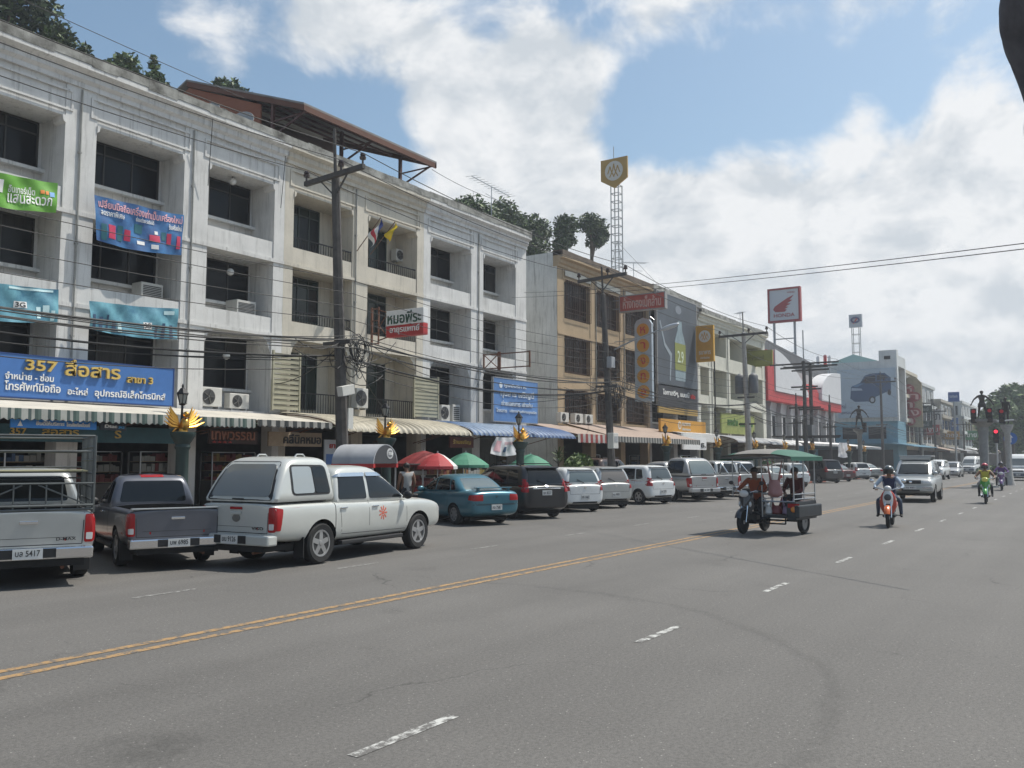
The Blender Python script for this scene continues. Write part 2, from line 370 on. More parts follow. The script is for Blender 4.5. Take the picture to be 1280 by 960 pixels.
    L.new(nn.outputs['Color'], wv.inputs[0]); wv.inputs[1].default_value = (1.1, 1.1, 0); L.new(tc.outputs['Object'], wv.inputs[2])
    cv = N.new('ShaderNodeTexVoronoi'); cv.feature = 'DISTANCE_TO_EDGE'; cv.inputs['Scale'].default_value = .33; L.new(wv.outputs[0], cv.inputs['Vector'])
    ck_ = N.new('ShaderNodeMapRange'); ck_.inputs['From Min'].default_value = .0; ck_.inputs['From Max'].default_value = .006; ck_.inputs['To Min'].default_value = 1; ck_.inputs['To Max'].default_value = 0; L.new(cv.outputs['Distance'], ck_.inputs['Value'])
    ckm = mul(ck_.outputs[0], rng(noise(.35, 3), .52, .62, 0, 1)); ckq = N.new('ShaderNodeMapRange'); ckq.inputs['To Min'].default_value = 1; ckq.inputs['To Max'].default_value = .55; L.new(ckm, ckq.inputs['Value'])
    f = mul(mul(mul(mul(mul(big, lane), mul(fine, patch)), speck), marks), mul(grit, ckq.outputs[0]))
    mx = N.new('ShaderNodeMix'); mx.data_type = 'RGBA'; mx.blend_type = 'MULTIPLY'; mx.inputs[0].default_value = 1
    mx.inputs[6].default_value = (0.128, 0.122, 0.114, 1); L.new(f, mx.inputs[7]); L.new(mx.outputs[2], b.inputs['Base Color'])
    b.inputs['Roughness'].default_value = 0.78; b.inputs['Specular IOR Level'].default_value = 0.35
    bp = N.new('ShaderNodeBump'); bp.inputs['Strength'].default_value = 0.5; bp.inputs['Distance'].default_value = 0.01; L.new(fine, bp.inputs['Height']); L.new(bp.outputs[0], b.inputs['Normal'])
    return m
def worn_paint(name, col, thr, wear=(0.13, 0.125, 0.12)):
    m = bpy.data.materials.new(name); m.use_nodes = True; nt = m.node_tree; N = nt.nodes; L = nt.links; b = N['Principled BSDF']; b.inputs['Roughness'].default_value = 0.8
    tc = N.new('ShaderNodeTexCoord'); n = N.new('ShaderNodeTexNoise'); n.inputs['Scale'].default_value = 9; n.inputs['Detail'].default_value = 8; n.inputs['Roughness'].default_value = 0.75; L.new(tc.outputs['Object'], n.inputs['Vector'])
    rp = N.new('ShaderNodeValToRGB'); rp.color_ramp.elements[0].position = thr - 0.05; rp.color_ramp.elements[1].position = thr + 0.05
    rp.color_ramp.elements[0].color = (*col, 1); rp.color_ramp.elements[1].color = (*wear, 1); L.new(n.outputs[0], rp.inputs[0]); L.new(rp.outputs[0], b.inputs['Base Color']); return m
soil = mat('packed_earth', (0.16, 0.14, 0.11), 0.95, vary=0.3, scale=0.2)
g = MB().add([(-3000, -3000, -0.03), (3000, -3000, -0.03), (3000, 3000, -0.03), (-3000, 3000, -0.03)], [(0, 1, 2, 3)])
tag(g.build('ground', soil), '', '', kind='structure')
road_m = asphalt()
g = MB().add([(-30, -9, 0), (520, -9, 0), (520, 18.0, 0), (-30, 18.0, 0)], [(0, 1, 2, 3)])
g.add([(101.5, 18.0, 0), (112, 18.0, 0), (112, 120, 0), (101.5, 120, 0)], [(0, 1, 2, 3)])
tag(g.build('road', road_m), '', '', kind='structure')
pave = mat('pavement_tiles', (0.30, 0.25, 0.21), 0.85, vary=0.2, scale=3)
kerb_m = stripes('kerb_paint', [(0.42, 0.42, 0.40), (0.42, 0.42, 0.40), (0.36, 0.12, 0.08), (0.36, 0.12, 0.08)], 'X', 4.0, 0.8)
for (a, b_) in ((-30, 36.7), (39.7, 101.5), (112, 420)):
    yk = 18.0 if a < 110 else 17.4
    tag(MB().box(a, b_, yk + 0.18, 36, -0.02, 0.14).build('pavement', pave), '', '', kind='structure')
    tag(MB().box(a, b_, yk, yk + 0.178, -0.02, 0.145).build('kerb', kerb_m, bevel=0.015), '', '', kind='structure')
yel = worn_paint('worn_yellow_line', (0.33, 0.205, 0.09), 0.525, (0.11, 0.10, 0.088))
whi = worn_paint('worn_white_line', (0.47, 0.47, 0.445), 0.50, (0.115, 0.11, 0.103))
whi2 = worn_paint('faded_white_line', (0.30, 0.295, 0.28), 0.485, (0.115, 0.11, 0.103))
mk = MB()
for y in (7.74, 7.99): mk.add([(-25, y, 0.004), (330, y, 0.004), (330, y + 0.11, 0.004), (-25, y + 0.11, 0.004)], [(0, 1, 2, 3)])
tag(mk.build('road_marking', yel), '', '', kind='structure')
mk = MB()
for i in range(80):
    x = -4.0 + 4.08 * i; mk.add([(x, 3.91, 0.004), (x + 1.04, 3.91, 0.004), (x + 1.04, 4.00, 0.004), (x, 4.00, 0.004)], [(0, 1, 2, 3)])
tag(mk.build('road_marking', whi), '', '', kind='structure')
mk = MB()
for i in range(80):
    x = -4.3 + 3.8 * i; mk.add([(x, 10.72, 0.004), (x + 1.0, 10.72, 0.004), (x + 1.0, 10.81, 0.004), (x, 10.81, 0.004)], [(0, 1, 2, 3)])
tag(mk.build('road_marking', whi2), '', '', kind='structure')
# ------------------------------------------------------------------ windows, railings, air conditioners
WR = random.Random(77); glass_dusty = mat('dusty_glass', (.012, .014, .016), .25, spec=.2); glass_curtain = mat('curtained_glass', (.032, .029, .026), .25, spec=.2, vary=.4, scale=5, stretch=(6, 6, .3))
def window(root, x0, x1, z0, z1, Y, nv=2, nh=0, fm=None, gm=None, t=0.05, sill=None):
    f = MB(); fm = fm or darkframe; d = 0.06
    f.box(x0, x1, Y - d, Y, z0, z0 + t).box(x0, x1, Y - d, Y, z1 - t, z1).box(x0, x0 + t, Y - d, Y, z0 + t, z1 - t).box(x1 - t, x1, Y - d, Y, z0 + t, z1 - t)
    for i in range(1, nv + 1):
        x = x0 + (x1 - x0) * i / (nv + 1); f.box(x - t / 2, x + t / 2, Y - d * 0.8, Y, z0 + t, z1 - t)
    if nh:
        z = z0 + (z1 - z0) * nh; f.box(x0 + t, x1 - t, Y - d * 0.7, Y, z - t / 2, z + t / 2)
    w = f.build('window', fm, root, world=True)
    p = MB(); zs = [z0 + t] + ([z0 + (z1 - z0) * nh] if nh else []) + [z1 - t]
    for i in range(nv + 1):
        a, b = x0 + (x1 - x0) * i / (nv + 1), x0 + (x1 - x0) * (i + 1) / (nv + 1)
        for k in range(len(zs) - 1):
            q = WR.random(); p.cur = 0 if q < .66 else (1 if q < .86 else 2); o = WR.uniform(.0, .008)
            p.add([(max(a, x0 + t), Y - d * .3 - o, zs[k]), (min(b, x1 - t), Y - d * .3 - o * .4, zs[k]), (min(b, x1 - t), Y - d * .3 - o * .4, zs[k + 1]), (max(a, x0 + t), Y - d * .3 - o, zs[k + 1])], [(0, 1, 2, 3)])
    p.build('pane', [gm or glass, glass_dusty, glass_curtain], w)
    if sill is not None:
        MB().box(x0 - 0.12, x1 + 0.12, Y - 0.22, Y - 0.002, z0 - 0.10, z0 - 0.002).build('sill', sill, w)
    return w
def railing(root, x0, x1, z0, z1, Y, step=0.13):
    r = MB().box(x0, x1, Y - 0.02, Y + 0.02, z1 - 0.04, z1).box(x0, x1, Y - 0.015, Y + 0.015, z0, z0 + 0.03)
    n = int((x1 - x0) / step)
    for i in range(n + 1):
        x = x0 + 0.02 + (x1 - x0 - 0.04) * i / n; r.box(x - 0.009, x + 0.009, Y - 0.009, Y + 0.009, z0 + 0.03, z1 - 0.04)
    return r.build('railing', iron, root, world=True)
def aircon(x, Y, z, label, w=0.8, h=0.56, d=0.3, fan=True):
    """outdoor unit; Y is the front face, x the left edge"""
    t = thing('air_conditioner', label, 'air conditioner', (x + w / 2, Y + d / 2, z), group='air conditioners on the facades')
    MB().box(x, x + w, Y, Y + d, z, z + h).build('casing', ac_white, t, world=True, bevel=0.02)
    g_ = MB()
    if fan:
        c = (x + w * 0.38, Y - 0.012, z + h * 0.5); r = h * 0.40
        M = Matrix.Translation(c) @ Matrix.Rotation(R(90), 4, 'X')
        g_.lathe([(0.02, -0.010), (r, -0.010), (r, 0.0), (0.02, 0.0)], 20, M)
        fg = g_.build('fan_guard', ac_dark, t, world=True)
        b = MB()
        for i in range(5):
            a = R(72 * i); b.bar((c[0], c[1] - 0.012, c[2]), (c[0] + r * 0.85 * math.cos(a), c[1] - 0.012, c[2] + r * 0.85 * math.sin(a)), 0.05, 0.004)
        b.build('fan', mat('fan_grey', (0.25, 0.25, 0.24), 0.6), t, world=True)
    else:
        for i in range(7): g_.box(x + 0.06, x + w - 0.06, Y - 0.008, Y - 0.001, z + 0.07 + i * (h - 0.14) / 7, z + 0.07 + (i + 0.6) * (h - 0.14) / 7)
        g_.build('grille', ac_dark, t, world=True)
    MB().box(x + 0.08, x + 0.13, Y + 0.02, Y + d, z - 0.06, z - 0.001).box(x + w - 0.13, x + w - 0.08, Y + 0.02, Y + d, z - 0.06, z - 0.001).build('bracket', steel, t, world=True)
    return t

# ------------------------------------------------------------------ shophouses
FY0 = 23.5
LV = [(3.42, 6.05), (6.68, 8.65), (9.34, 11.37)]
def cornice_mesh(x0, x1, Y, z=12.3, k=1.0):
    p = [(Y + 0.2, z), (Y - 0.06, z), (Y - 0.06, z + .13), (Y - .16, z + .22), (Y - .16, z + .38), (Y - .34, z + .46), (Y - .34, z + .60), (Y - .2, z + .78), (Y + .25, z + .80), (Y + .25, z)]
    return MB().prism([(a, Y if False else b) for a, b in p], 'x', x0, x1)
def shophouse(name, label, cols, wm, ends=(True, True), rec=1.2, cw=0.92, style='loggia', winfn=None, back=35.0, Y=FY0, LV=LV, ztop=12.3, shop=shop_dark, copm=None, endm=None, group=None):
    x0, x1 = cols[0], cols[-1]
    t = thing(name, label, 'shophouse', ((x0 + x1) / 2, Y + 5, 0.14), group=group or 'shophouses along the left pavement')
    w = MB(); B = Y + rec; g0 = 0.003
    xa = x0 - (cw / 2 if ends[0] else 0) + (0 if ends[0] else g0); xb = x1 + (cw / 2 if ends[1] else 0) - (0 if ends[1] else g0)
    # back wall of the balconies, side walls, rear
    w.box(xa + g0, xb - g0, B, B + 0.2, 3.1, ztop + 0.1)
    if ends[0]: w.box(xa + g0, xa + 0.2, B + 0.2 + g0, back, 0.14, ztop + 0.1)
    if ends[1]: w.box(xb - 0.2, xb - g0, B + 0.2 + g0, back, 0.14, ztop + 0.1)
    # columns with brackets, spandrel bands and slabs
    for i, c in enumerate(cols):
        l = max(c - cw / 2, xa); r = min(c + cw / 2, xb)
        w.box(l, r, Y, B - g0, 3.1, ztop)
        w.box(max(c - 0.3, l), min(c + 0.3, r), Y + 0.05, Y + 0.6, 0.14, 3.1 - g0)
    for i in range(len(cols) - 1):
        l = cols[i] + cw / 2 + g0; r = cols[i + 1] - cw / 2 - g0
        w.box(l, r, Y + 0.04, B - g0, 3.1, LV[0][0])
        for k in range(2):
            za, zb = LV[k][1], LV[k + 1][0]
            w.box(l, r, Y + 0.03, Y + 0.20, za, zb)
            w.box(l, r, Y + 0.20 + g0, B - g0, za + 0.02, za + 0.22)
            w.box(l, r, Y - 0.03, Y + 0.03 - g0, za - 0.0, za + 0.09)     # moulding along the foot of the band
        w.box(l, r, Y + 0.04, B - g0, LV[2][1], ztop)
        zf = (LV[2][1] + ztop) / 2                                         # framed panel on the beam
        for (a, b, c_, d) in ((l - 0.2, r + 0.2, zf + 0.24, zf + 0.30), (l - 0.2, r + 0.2, zf - 0.30, zf - 0.24), (l - 0.2, l - 0.14, zf - 0.24, zf + 0.24), (r + 0.14, r + 0.2, zf - 0.24, zf + 0.24)):
            w.box(a, b, Y - 0.03, Y - g0, c_, d)
        for (X_, s) in ((l, 1), (r, -1)):
            w.prism([(X_, LV[2][1] - g0), (X_ + s * 0.10, LV[2][1] - g0), (X_ + s * 0.07, LV[2][1] - 0.16), (X_, LV[2][1] - 0.22)], 'y', Y - 0.03, Y + 0.5)
            w.prism([(X_, LV[0][1] - g0), (X_ + s * 0.42, LV[0][1] - g0), (X_ + s * 0.16, LV[0][1] - 0.22), (X_, LV[0][1] - 0.60)], 'y', Y + 0.05, Y + 0.6)
    w.box(xa, xb, Y - 0.035, Y - g0, LV[0][1] - 0.02, LV[0][1] + 0.10).box(xa, xb, Y - 0.035, Y - g0, LV[1][1] - 0.02, LV[1][1] + 0.10)
    wall = w.build('wall', [wm], t, world=True)
    if endm is not None and ends[0]:
        MB().box(xa - 0.012, xa, Y + 0.02, back, 0.14, ztop + 0.78).build('end_wall', endm, t, world=True)
    cm = cornice_mesh(xa - 0.02, xb + 0.02, Y, ztop); cm.build('cornice', wm, t, world=True)
    rf = MB().box(xa, xb, Y + 0.25 + g0, back, ztop + 0.11, ztop + 0.30)
    rng = random.Random(int(x0 * 100))
    x = xa - 0.02
    while x < xb:                                              # weathered coping along the parapet
        L_ = rng.uniform(0.5, 1.5); rf.box(x, min(x + L_, xb + .02), Y - 0.352 - rng.uniform(0, .006), Y + 0.26, ztop + 0.54 + rng.uniform(0, .08), ztop + 0.84 + rng.uniform(0, .04)); x += L_ + 0.004
    rf.build('roof', copm or moss_top, t, world=True)
    dpm = mat('grimy_downpipe', (.30, .30, .28), .7, vary=.3)
    for c in cols[1:-1]:
        x = c + rng.uniform(-.3, .3); k = MB().tube([(x, Y - .04, ztop - .05), (x, Y - .045, LV[0][0] + .1)], .028, 8)
        for z in (5.2, 7.8, 10.4): k.box(x - .05, x + .05, Y - .055, Y - .003, z, z + .05)
        k.build('downpipe', dpm, t, world=True)
    # ground floor shop
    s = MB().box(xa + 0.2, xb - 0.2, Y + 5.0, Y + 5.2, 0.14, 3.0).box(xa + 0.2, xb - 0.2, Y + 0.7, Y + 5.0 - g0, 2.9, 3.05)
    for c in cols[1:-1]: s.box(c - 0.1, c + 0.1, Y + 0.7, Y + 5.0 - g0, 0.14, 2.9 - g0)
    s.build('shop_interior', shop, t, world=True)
    if winfn: winfn(t, cols, cw, Y, rec, LV)
    return t
def white_windows(t, cols, cw, Y, rec, LV):
    for i in range(len(cols) - 1):
        l = cols[i] + cw / 2; r = cols[i + 1] - cw / 2
        for k, (z0, z1) in enumerate(((4.22, 5.95), (7.15, 8.58), (10.0, 11.35))):
            window(t, l + 0.02, r - 0.12, z0, z1, Y + rec - 0.004, 2, 0.74, sill=white_wall)
def cream_windows(t, cols, cw, Y, rec, LV):
    for i in range(len(cols) - 1):
        l = cols[i] + cw / 2; r = cols[i + 1] - cw / 2
        for k, (z0, z1) in enumerate(((3.66, 5.75), (6.95, 8.60), (9.58, 11.32))):
            window(t, l + 0.25, r - 0.65, z0, z1, Y + rec - 0.004, 3, 0.80, greenframe, glass_g)
            railing(t, l + 0.003, r - 0.003, (LV[k][0] if k else 3.45) + 0.003, (LV[k][0] if k else 3.45) + (0.42 if k else 0.75), Y + 0.10)
CB = [5.8, 9.62, 13.40, 17.25, 20.90]
sh_a = shophouse('shophouse', 'stained white three bay shophouse behind the blue phone shop banners', CB, white_wall, (True, False), winfn=white_windows)
sh_b = shophouse('shophouse', 'cream shophouse with green framed balcony doors and black railings', [20.90, 24.75, 28.60], cream_wall, (False, False), winfn=cream_windows, cw=0.85)
sh_c = shophouse('shophouse', 'white shophouse above the blue ribbed canopy, ending at the narrow side street', [28.60, 32.50, 36.20], white_wall, (False, True), winfn=white_windows, cw=0.95)

def tan_windows(t, cols, cw, Y, rec, LV):
    brown = mat('brown_grille', (0.055, 0.03, 0.02), 0.6)
    for i in range(len(cols) - 1):
        l = cols[i] + cw / 2; r = cols[i + 1] - cw / 2
        for k, (z0, z1) in enumerate(((4.05, 5.50), (6.48, 8.40), (9.40, 11.45))):
            w = window(t, l + 0.02, r - 0.02, z0, z1, Y + 0.30, 3, 0.2, brown, mat('brown_glass', (0.014, 0.010, 0.008), 0.2, spec=.15))
            gr = MB()
            n = 14
            for j in range(n + 1):
                x = l + 0.05 + (r - l - 0.1) * j / n; gr.box(x - 0.012, x + 0.012, Y - 0.10, Y - 0.076, z0, z1)
            for zz in (z0, z0 + 0.5, (z0 + z1) / 2 + .2, z1 - 0.03): gr.box(l + 0.03, r - 0.03, Y - 0.075, Y - 0.05, zz, zz + 0.03)
            gr.build('grille', brown, w)
tan = shophouse('shophouse', 'tan shophouse with brown grilles across its windows beyond the side street', [40.1, 43.72, 47.42, 51.2], tan_wall, (True, False), rec=0.5, cw=0.72, winfn=tan_windows, endm=endwall,
                LV=[(3.9, 5.55), (6.42, 8.45), (9.36, 11.5)], ztop=12.05, copm=mat('brown_coping', (0.13, 0.10, 0.075), 0.9, vary=0.4))
for i, (a, b) in enumerate(((40.5, 43.4), (44.1, 47.1), (47.8, 50.8))):   # cream panels on the beam
    MB().box(a, b, FY0 - 0.045, FY0 - 0.035, 11.66, 11.98).build('beam_panel', mat('cream_panel', (0.55, 0.53, 0.46), .8, vary=.1), tan, world=True)

# shophouse behind the drink billboard
grey_sh = shophouse('shophouse', 'grey shophouse almost hidden behind the tall drink billboard', [51.2, 55.3, 59.4], grey_wall, (False, False), rec=0.8, cw=0.6, winfn=white_windows, ztop=12.1)
def yellow_windows(t, cols, cw, Y, rec, LV):
    for i in range(len(cols) - 1):
        l = cols[i] + cw / 2; r = cols[i + 1] - cw / 2
        for k, (z0, z1) in enumerate(LV):
            MB().box(l + 0.004, r - 0.004, Y + rec - 0.03, Y + rec - 0.004, z0 + 0.02, z1 - 0.02).build('balcony_wall', olive_wall, t, world=True)
            window(t, l + 0.3, r - 0.5, z0 + 0.35, z1 - 0.25, Y + rec - 0.035, 1, 0, darkframe)
yel_sh = shophouse('shophouse', 'pale yellow shophouse with olive balcony recesses beside the red framed dealership', [59.4, 61.9, 65.62, 69.42, 74.3], yellow_wall, (False, True), cw=0.80, winfn=yellow_windows,
                   LV=[(3.42, 5.70), (6.42, 8.47), (9.52, 11.2)], ztop=11.75)

# motorcycle dealership: grey wall, red frame, white curved panels
dl = thing('dealership', 'grey motorcycle dealership with red frame and white curved roof panels', 'shop building', (87, 28, 0.14))
w = MB().box(75.0, 100.5, 24.0, 38, 3.3, 7.2).box(75.0, 100.5, 24.6, 38, 7.2 + .003, 10.4)
for i in range(8):
    x = 76 + i * 3.1; w.box(x, x + 0.35, 23.5, 23.99, 3.3, 5.9); w.prism([(x, 5.9), (x + .35, 5.9), (x + .9, 6.8), (x + .5, 6.8)], 'y', 23.6, 23.99)
w.box(75.0, 100.5, 28.0, 28.2, 0.14, 3.29)
w.build('wall', grey_wall, dl, world=True)
for i in range(8):
    x = 76.6 + i * 3.1; MB().box(x + 0.3, x + 2.0, 23.93, 23.99, 3.7, 5.6).build('window', glass, dl, world=True)
w = MB().box(74.75, 100.6, 23.3, 23.98, 6.85, 7.72).box(74.75, 76.6, 23.3, 23.98, 7.723, 11.2)
w.prism([(87.2, 7.723), (92.1, 7.723), (92.1, 8.5), (90.6, 9.2), (88.9, 9.2), (87.2, 8.3)], 'y', 23.5, 24.5)
w.build('red_frame', red_p, dl, world=True, bevel=0.04)
p1_ = [(76.7, 7.75), (87.1, 7.75)] + [(76.7 + 10.4 * q / 12, 8.2 + 3.2 * (1 - (q / 12) ** 1.7)) for q in range(12, -1, -1)]
p2_ = [(92.2, 7.75), (100.2, 7.75), (100.2, 11.1)] + [(100.2 - 8.0 * math.sin(R(a)), 8.6 + 2.5 * math.cos(R(a))) for a in range(9, 91, 9)]
MB().prism(p1_, 'y', 23.2, 24.55).prism(p2_, 'y', 23.2, 24.55).build('curved_panel', mat('curved_panel_white', (.60, .60, .61), .55, vary=.06), dl, world=True, smooth=30)
corr = stripes('corrugated_grey_roof', [(0.09, 0.09, 0.095), (0.14, 0.14, 0.15)], 'X', 0.5, 0.6)
ra_, rb_ = FY(934, 412, 24.7), FY(1042, 466, 24.7)
MB().prism([(75.0, 10.41), (100.5, 10.41), (100.5, rb_.z), (75.0, ra_.z + (75.0 - ra_.x) * (rb_.z - ra_.z) / (rb_.x - ra_.x))], 'y', 24.7, 38).build('roof', corr, dl, world=True)

# rooftop shelter on the cream shophouse
brown_roof = mat('brown_sheet_roof', (0.12, 0.05, 0.03), 0.75, vary=0.15, scale=2)
dark_steel = mat('dark_red_steel', (0.10, 0.045, 0.04), 0.7)
rs = thing('rooftop_shelter', 'brown sheet metal rooftop shelter with a long overhanging eave', 'roof shelter', (24, 27, 12.6))
XA, XB, YE, ZE, YR, ZR = 21.3, 28.75, 22.95, 14.40, 29.7, 16.9
MB().prism([(YE, ZE), (YR, ZR), (36.4, ZE), (36.4, ZE + .06), (YR, ZR + .07), (YE, ZE + .07)], 'x', XA - .12, XB).build('roof', mat('grey_roof_sheet', (0.22, 0.21, 0.20), .6, vary=.2), rs, world=True)
w = MB().prism([(YE, ZE - .20), (YE, ZE - .004), (YR, ZR - .004), (YR, ZR - .22)], 'x', XA - .10, XA)
w.box(XA + .004, XB - .02, YE, YE + .06, ZE - .22, ZE - .004).prism([(YE, ZE - .20), (YE, ZE - .004), (YR, ZR - .004), (YR, ZR - .22)], 'x', XB - .10, XB - .004)
w.build('fascia', brown_roof, rs, world=True)
MB().prism([(25.4, 15.0), (YR, ZR - .23), (36, 14.5), (36, 12.7), (25.4, 12.7)], 'x', XA + .02, XA + .08).build('gable_wall', mat('brown_cladding', (0.24, 0.085, 0.045), 0.8, vary=0.2, scale=3, stretch=(1, .3, 12)), rs, world=True)
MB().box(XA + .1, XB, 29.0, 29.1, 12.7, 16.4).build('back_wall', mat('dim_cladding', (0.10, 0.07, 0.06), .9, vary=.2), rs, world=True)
for x in (XA + .15, 25.0, XB - .15):
    MB().box(x - .06, x + .06, 24.8, 24.92, 12.61, 15.0).build('post', dark_steel, rs, world=True)
    MB().bar((x, 24.8, 13.7), (x, 23.1, ZE - .1), .06).bar((x, 24.8, 14.25), (x, 23.1, ZE - .15), .05).build('brace', dark_steel, rs, world=True)
for y in (24.0, 25.4, 26.8, 28.2):
    z = ZE + (y - YE) * (ZR - ZE) / (YR - YE) - .06
    MB().box(XA + .1, XB - .1, y - .03, y + .03, z - .08, z).build('purlin', dark_steel, rs, world=True)

# ------------------------------------------------------------------ far end of the street
teal = mat('light_blue_wall', (0.15, 0.29, 0.36), 0.8, vary=0.1, stain=0.3)
pale = mat('pale_far_plaster', (0.56, 0.58, 0.57), 0.85, vary=0.1, scale=.6, stain=0.5)
pale2 = mat('warm_far_plaster', (0.55, 0.50, 0.40), 0.85, vary=0.1, scale=.6, stain=0.5)
b8 = thing('shop_building', 'tall pale corner building carrying the large blue car billboard', 'shop building', (118, 25, 0.14))
w = MB().box(112.6, 118, 20.4, 40, 6.3, 13.6).box(112.3, 113.2, 19.5, 21.5, 6.3, 14.8).box(113.203, 118, 19.5, 20.397, 12.9, 14.2).box(117.4, 118, 19.5, 20.397, 6.3, 12.897)
w.build('wall', pale, b8, world=True)
MB().box(113.3, 117.3, 20.30, 20.396, 6.4, 12.8).build('front_panel', mat('orange_brown_panel', (.42, .27, .17), .8, vary=.2), b8, world=True)
MB().box(112.6, 118, 19.7, 40, 0.14, 6.297).build('shop_wall', teal, b8, world=True)
g = MB(); g.prism([(21.6, 13.603), (27.4, 13.603), (24.5, 14.6)], 'x', 112.7, 113.3); g.build('pediment', mat('pale_green_sheet', (.36, .55, .52), .6), b8, world=True)
for y in (21.0, 24.0, 27.0):
    MB().box(112.5, 112.59, y, y + 2.0, 4.2, 5.6).build('window', glass, b8, world=True)
MB().box(112.5, 112.59, 20.3, 29, .2, 2.9).build('painted_shade_panel', shop_dark, b8, world=True)  # dark panel on the solid wall, painted as a shaded shop front
MB().box(112.21, 112.29, 20.2, 20.9, 13.7, 14.1).build('window', glass, b8, world=True)
aw = MB().prism([(17.6, 3.2), (20, 3.6), (30, 3.6), (30, 3.68), (20, 3.68), (17.6, 3.3)], 'x', 110.2, 112.5).prism([(17.6, 3.2), (19.68, 3.6), (19.68, 3.68), (17.6, 3.3)], 'x', 112.503, 128)
tag(aw.build('awning', mat('blue_awning', (.11, .25, .34), .6, vary=.1)), 'blue sheet awning round the corner building under the car billboard', 'awning')

def far_block(name, label, X, ya, yb, L, H, m, floors, cols, ledge=True, roofz=.4):
    t = thing(name, label, 'building', (X + L / 2, (ya + yb) / 2, .14), group='buildings at the far end of the street')
    w = MB().box(X, X + L, ya, yb, .14, H); g_ = 0.004
    for k in range(floors):
        z = 3.4 + (H - 3.4) * k / max(1, floors)
        if ledge: w.box(X - .35, X - g_, ya - .1, yb, z - .1, z + .35); w.box(X - .35, X + L, ya - .4, ya - g_, z - .1, z + .35)
    w.box(X - .2, X + L + .2, ya - .2, yb + .2, H + g_, H + roofz)
    w.build('wall', m, t, world=True)
    fh = (H - 3.4) / max(1, floors)
    for k in range(floors):
        z = 3.4 + fh * k
        n = max(1, int((yb - ya) / 2.6))
        for i in range(n):
            y = ya + (yb - ya) * (i + .2) / n; MB().box(X - .06, X - g_, y, y + (yb - ya) / n * .6, z + .55, z + fh - .4).build('window', glass, t, world=True)
        for i in range(cols):
            x = X + L * (i + .15) / cols; MB().box(x, x + L / cols * .7, ya - .06, ya - g_, z + .5, z + fh - .35).build('window', glass, t, world=True)
    MB().box(X + .5, X + L - .5, ya - .08, ya - g_, .2, 2.9).box(X - .08, X - g_, ya + .4, yb - .4, .2, 2.9).build('painted_shade_panel', shop_dark, t, world=True)  # dark panels on solid walls stand in for shaded shop fronts
    return t
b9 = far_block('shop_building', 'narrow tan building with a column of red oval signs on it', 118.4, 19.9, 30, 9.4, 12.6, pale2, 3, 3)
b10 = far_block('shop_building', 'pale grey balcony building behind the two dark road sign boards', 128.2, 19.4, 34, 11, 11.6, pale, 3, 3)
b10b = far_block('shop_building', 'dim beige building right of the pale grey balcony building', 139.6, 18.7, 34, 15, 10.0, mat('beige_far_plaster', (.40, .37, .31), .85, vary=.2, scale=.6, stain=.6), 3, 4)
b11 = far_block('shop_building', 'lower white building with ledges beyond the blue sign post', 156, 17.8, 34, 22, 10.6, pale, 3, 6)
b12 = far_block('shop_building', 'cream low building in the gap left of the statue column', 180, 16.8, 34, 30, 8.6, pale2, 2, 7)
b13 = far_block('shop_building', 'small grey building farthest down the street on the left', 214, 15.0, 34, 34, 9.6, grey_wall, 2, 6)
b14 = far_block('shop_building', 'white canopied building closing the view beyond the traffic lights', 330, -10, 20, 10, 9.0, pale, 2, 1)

# low hill behind the shophouses
hill_m = mat('wooded_hill', (0.05, 0.07, 0.03), 0.95, vary=0.5, scale=.3)
hv = MB()
def hillz(x, y):
    return max(0, 12.0 * math.exp(-((y - 62) / 17.0) ** 2) * (0.75 + .25 * math.sin(x * .11))) - .1
hv.sheet(lambda a, b: (-20 + 150 * a, 42 + 60 * b, hillz(-20 + 150 * a, 42 + 60 * b)), 50, 24)
tag(hv.build('hill', hill_m, smooth='all'), '', '', kind='structure')
# ------------------------------------------------------------------ canopies over the pavement
def flat_awning(label, x0, x1, yb, yf, zb, zf, mtop, mval, vh=0.24, scallop=True):
    t = thing('awning', label, 'awning', ((x0 + x1) / 2, yb, zf), group='canopies over the shop fronts')
    n = max(6, int((x1 - x0) / 0.25))
    MB().sheet(lambda a, b: (x0 + (x1 - x0) * a, yb + (yf - yb) * b, zb + (zf - zb) * b + 0.02 * math.sin(a * n * 2.2) * b), n, 6).sheet(lambda a, b: (x0 + (x1 - x0) * a, yb + (yf - yb) * b, zb - 0.02 + (zf - zb) * b + 0.02 * math.sin(a * n * 2.2) * b), n, 6).build('canopy_sheet', mtop, t, smooth='all', world=True)
    v = MB(); k = int((x1 - x0) / 0.17)
    for i in range(k):
        a, b = x0 + (x1 - x0) * i / k, x0 + (x1 - x0) * (i + 1) / k; d = vh + (random.random() - .5) * 0.02
        v.add([(a, yf - 0.01, zf + .02), (b, yf - 0.01, zf + .02), (b, yf - 0.02, zf - d + .05), ((a + b) / 2, yf - 0.02, zf - d), (a, yf - 0.02, zf - d + .05)], [(0, 1, 2, 3, 4)])
    v.build('valance', mval, t, world=True)
    fr = MB()
    for i in range(int((x1 - x0) / 2.4) + 1):
        x = x0 + .1 + (x1 - x0 - .2) * i / max(1, int((x1 - x0) / 2.4)); fr.bar((x, yf + .05, zf - .03), (x, yb, zb - .06), .04)
        fr.bar((x, yf + .3, zf - .03), (x, yb, zb - 0.75), .03)
    fr.build('frame', rust, t, world=True)
    return t
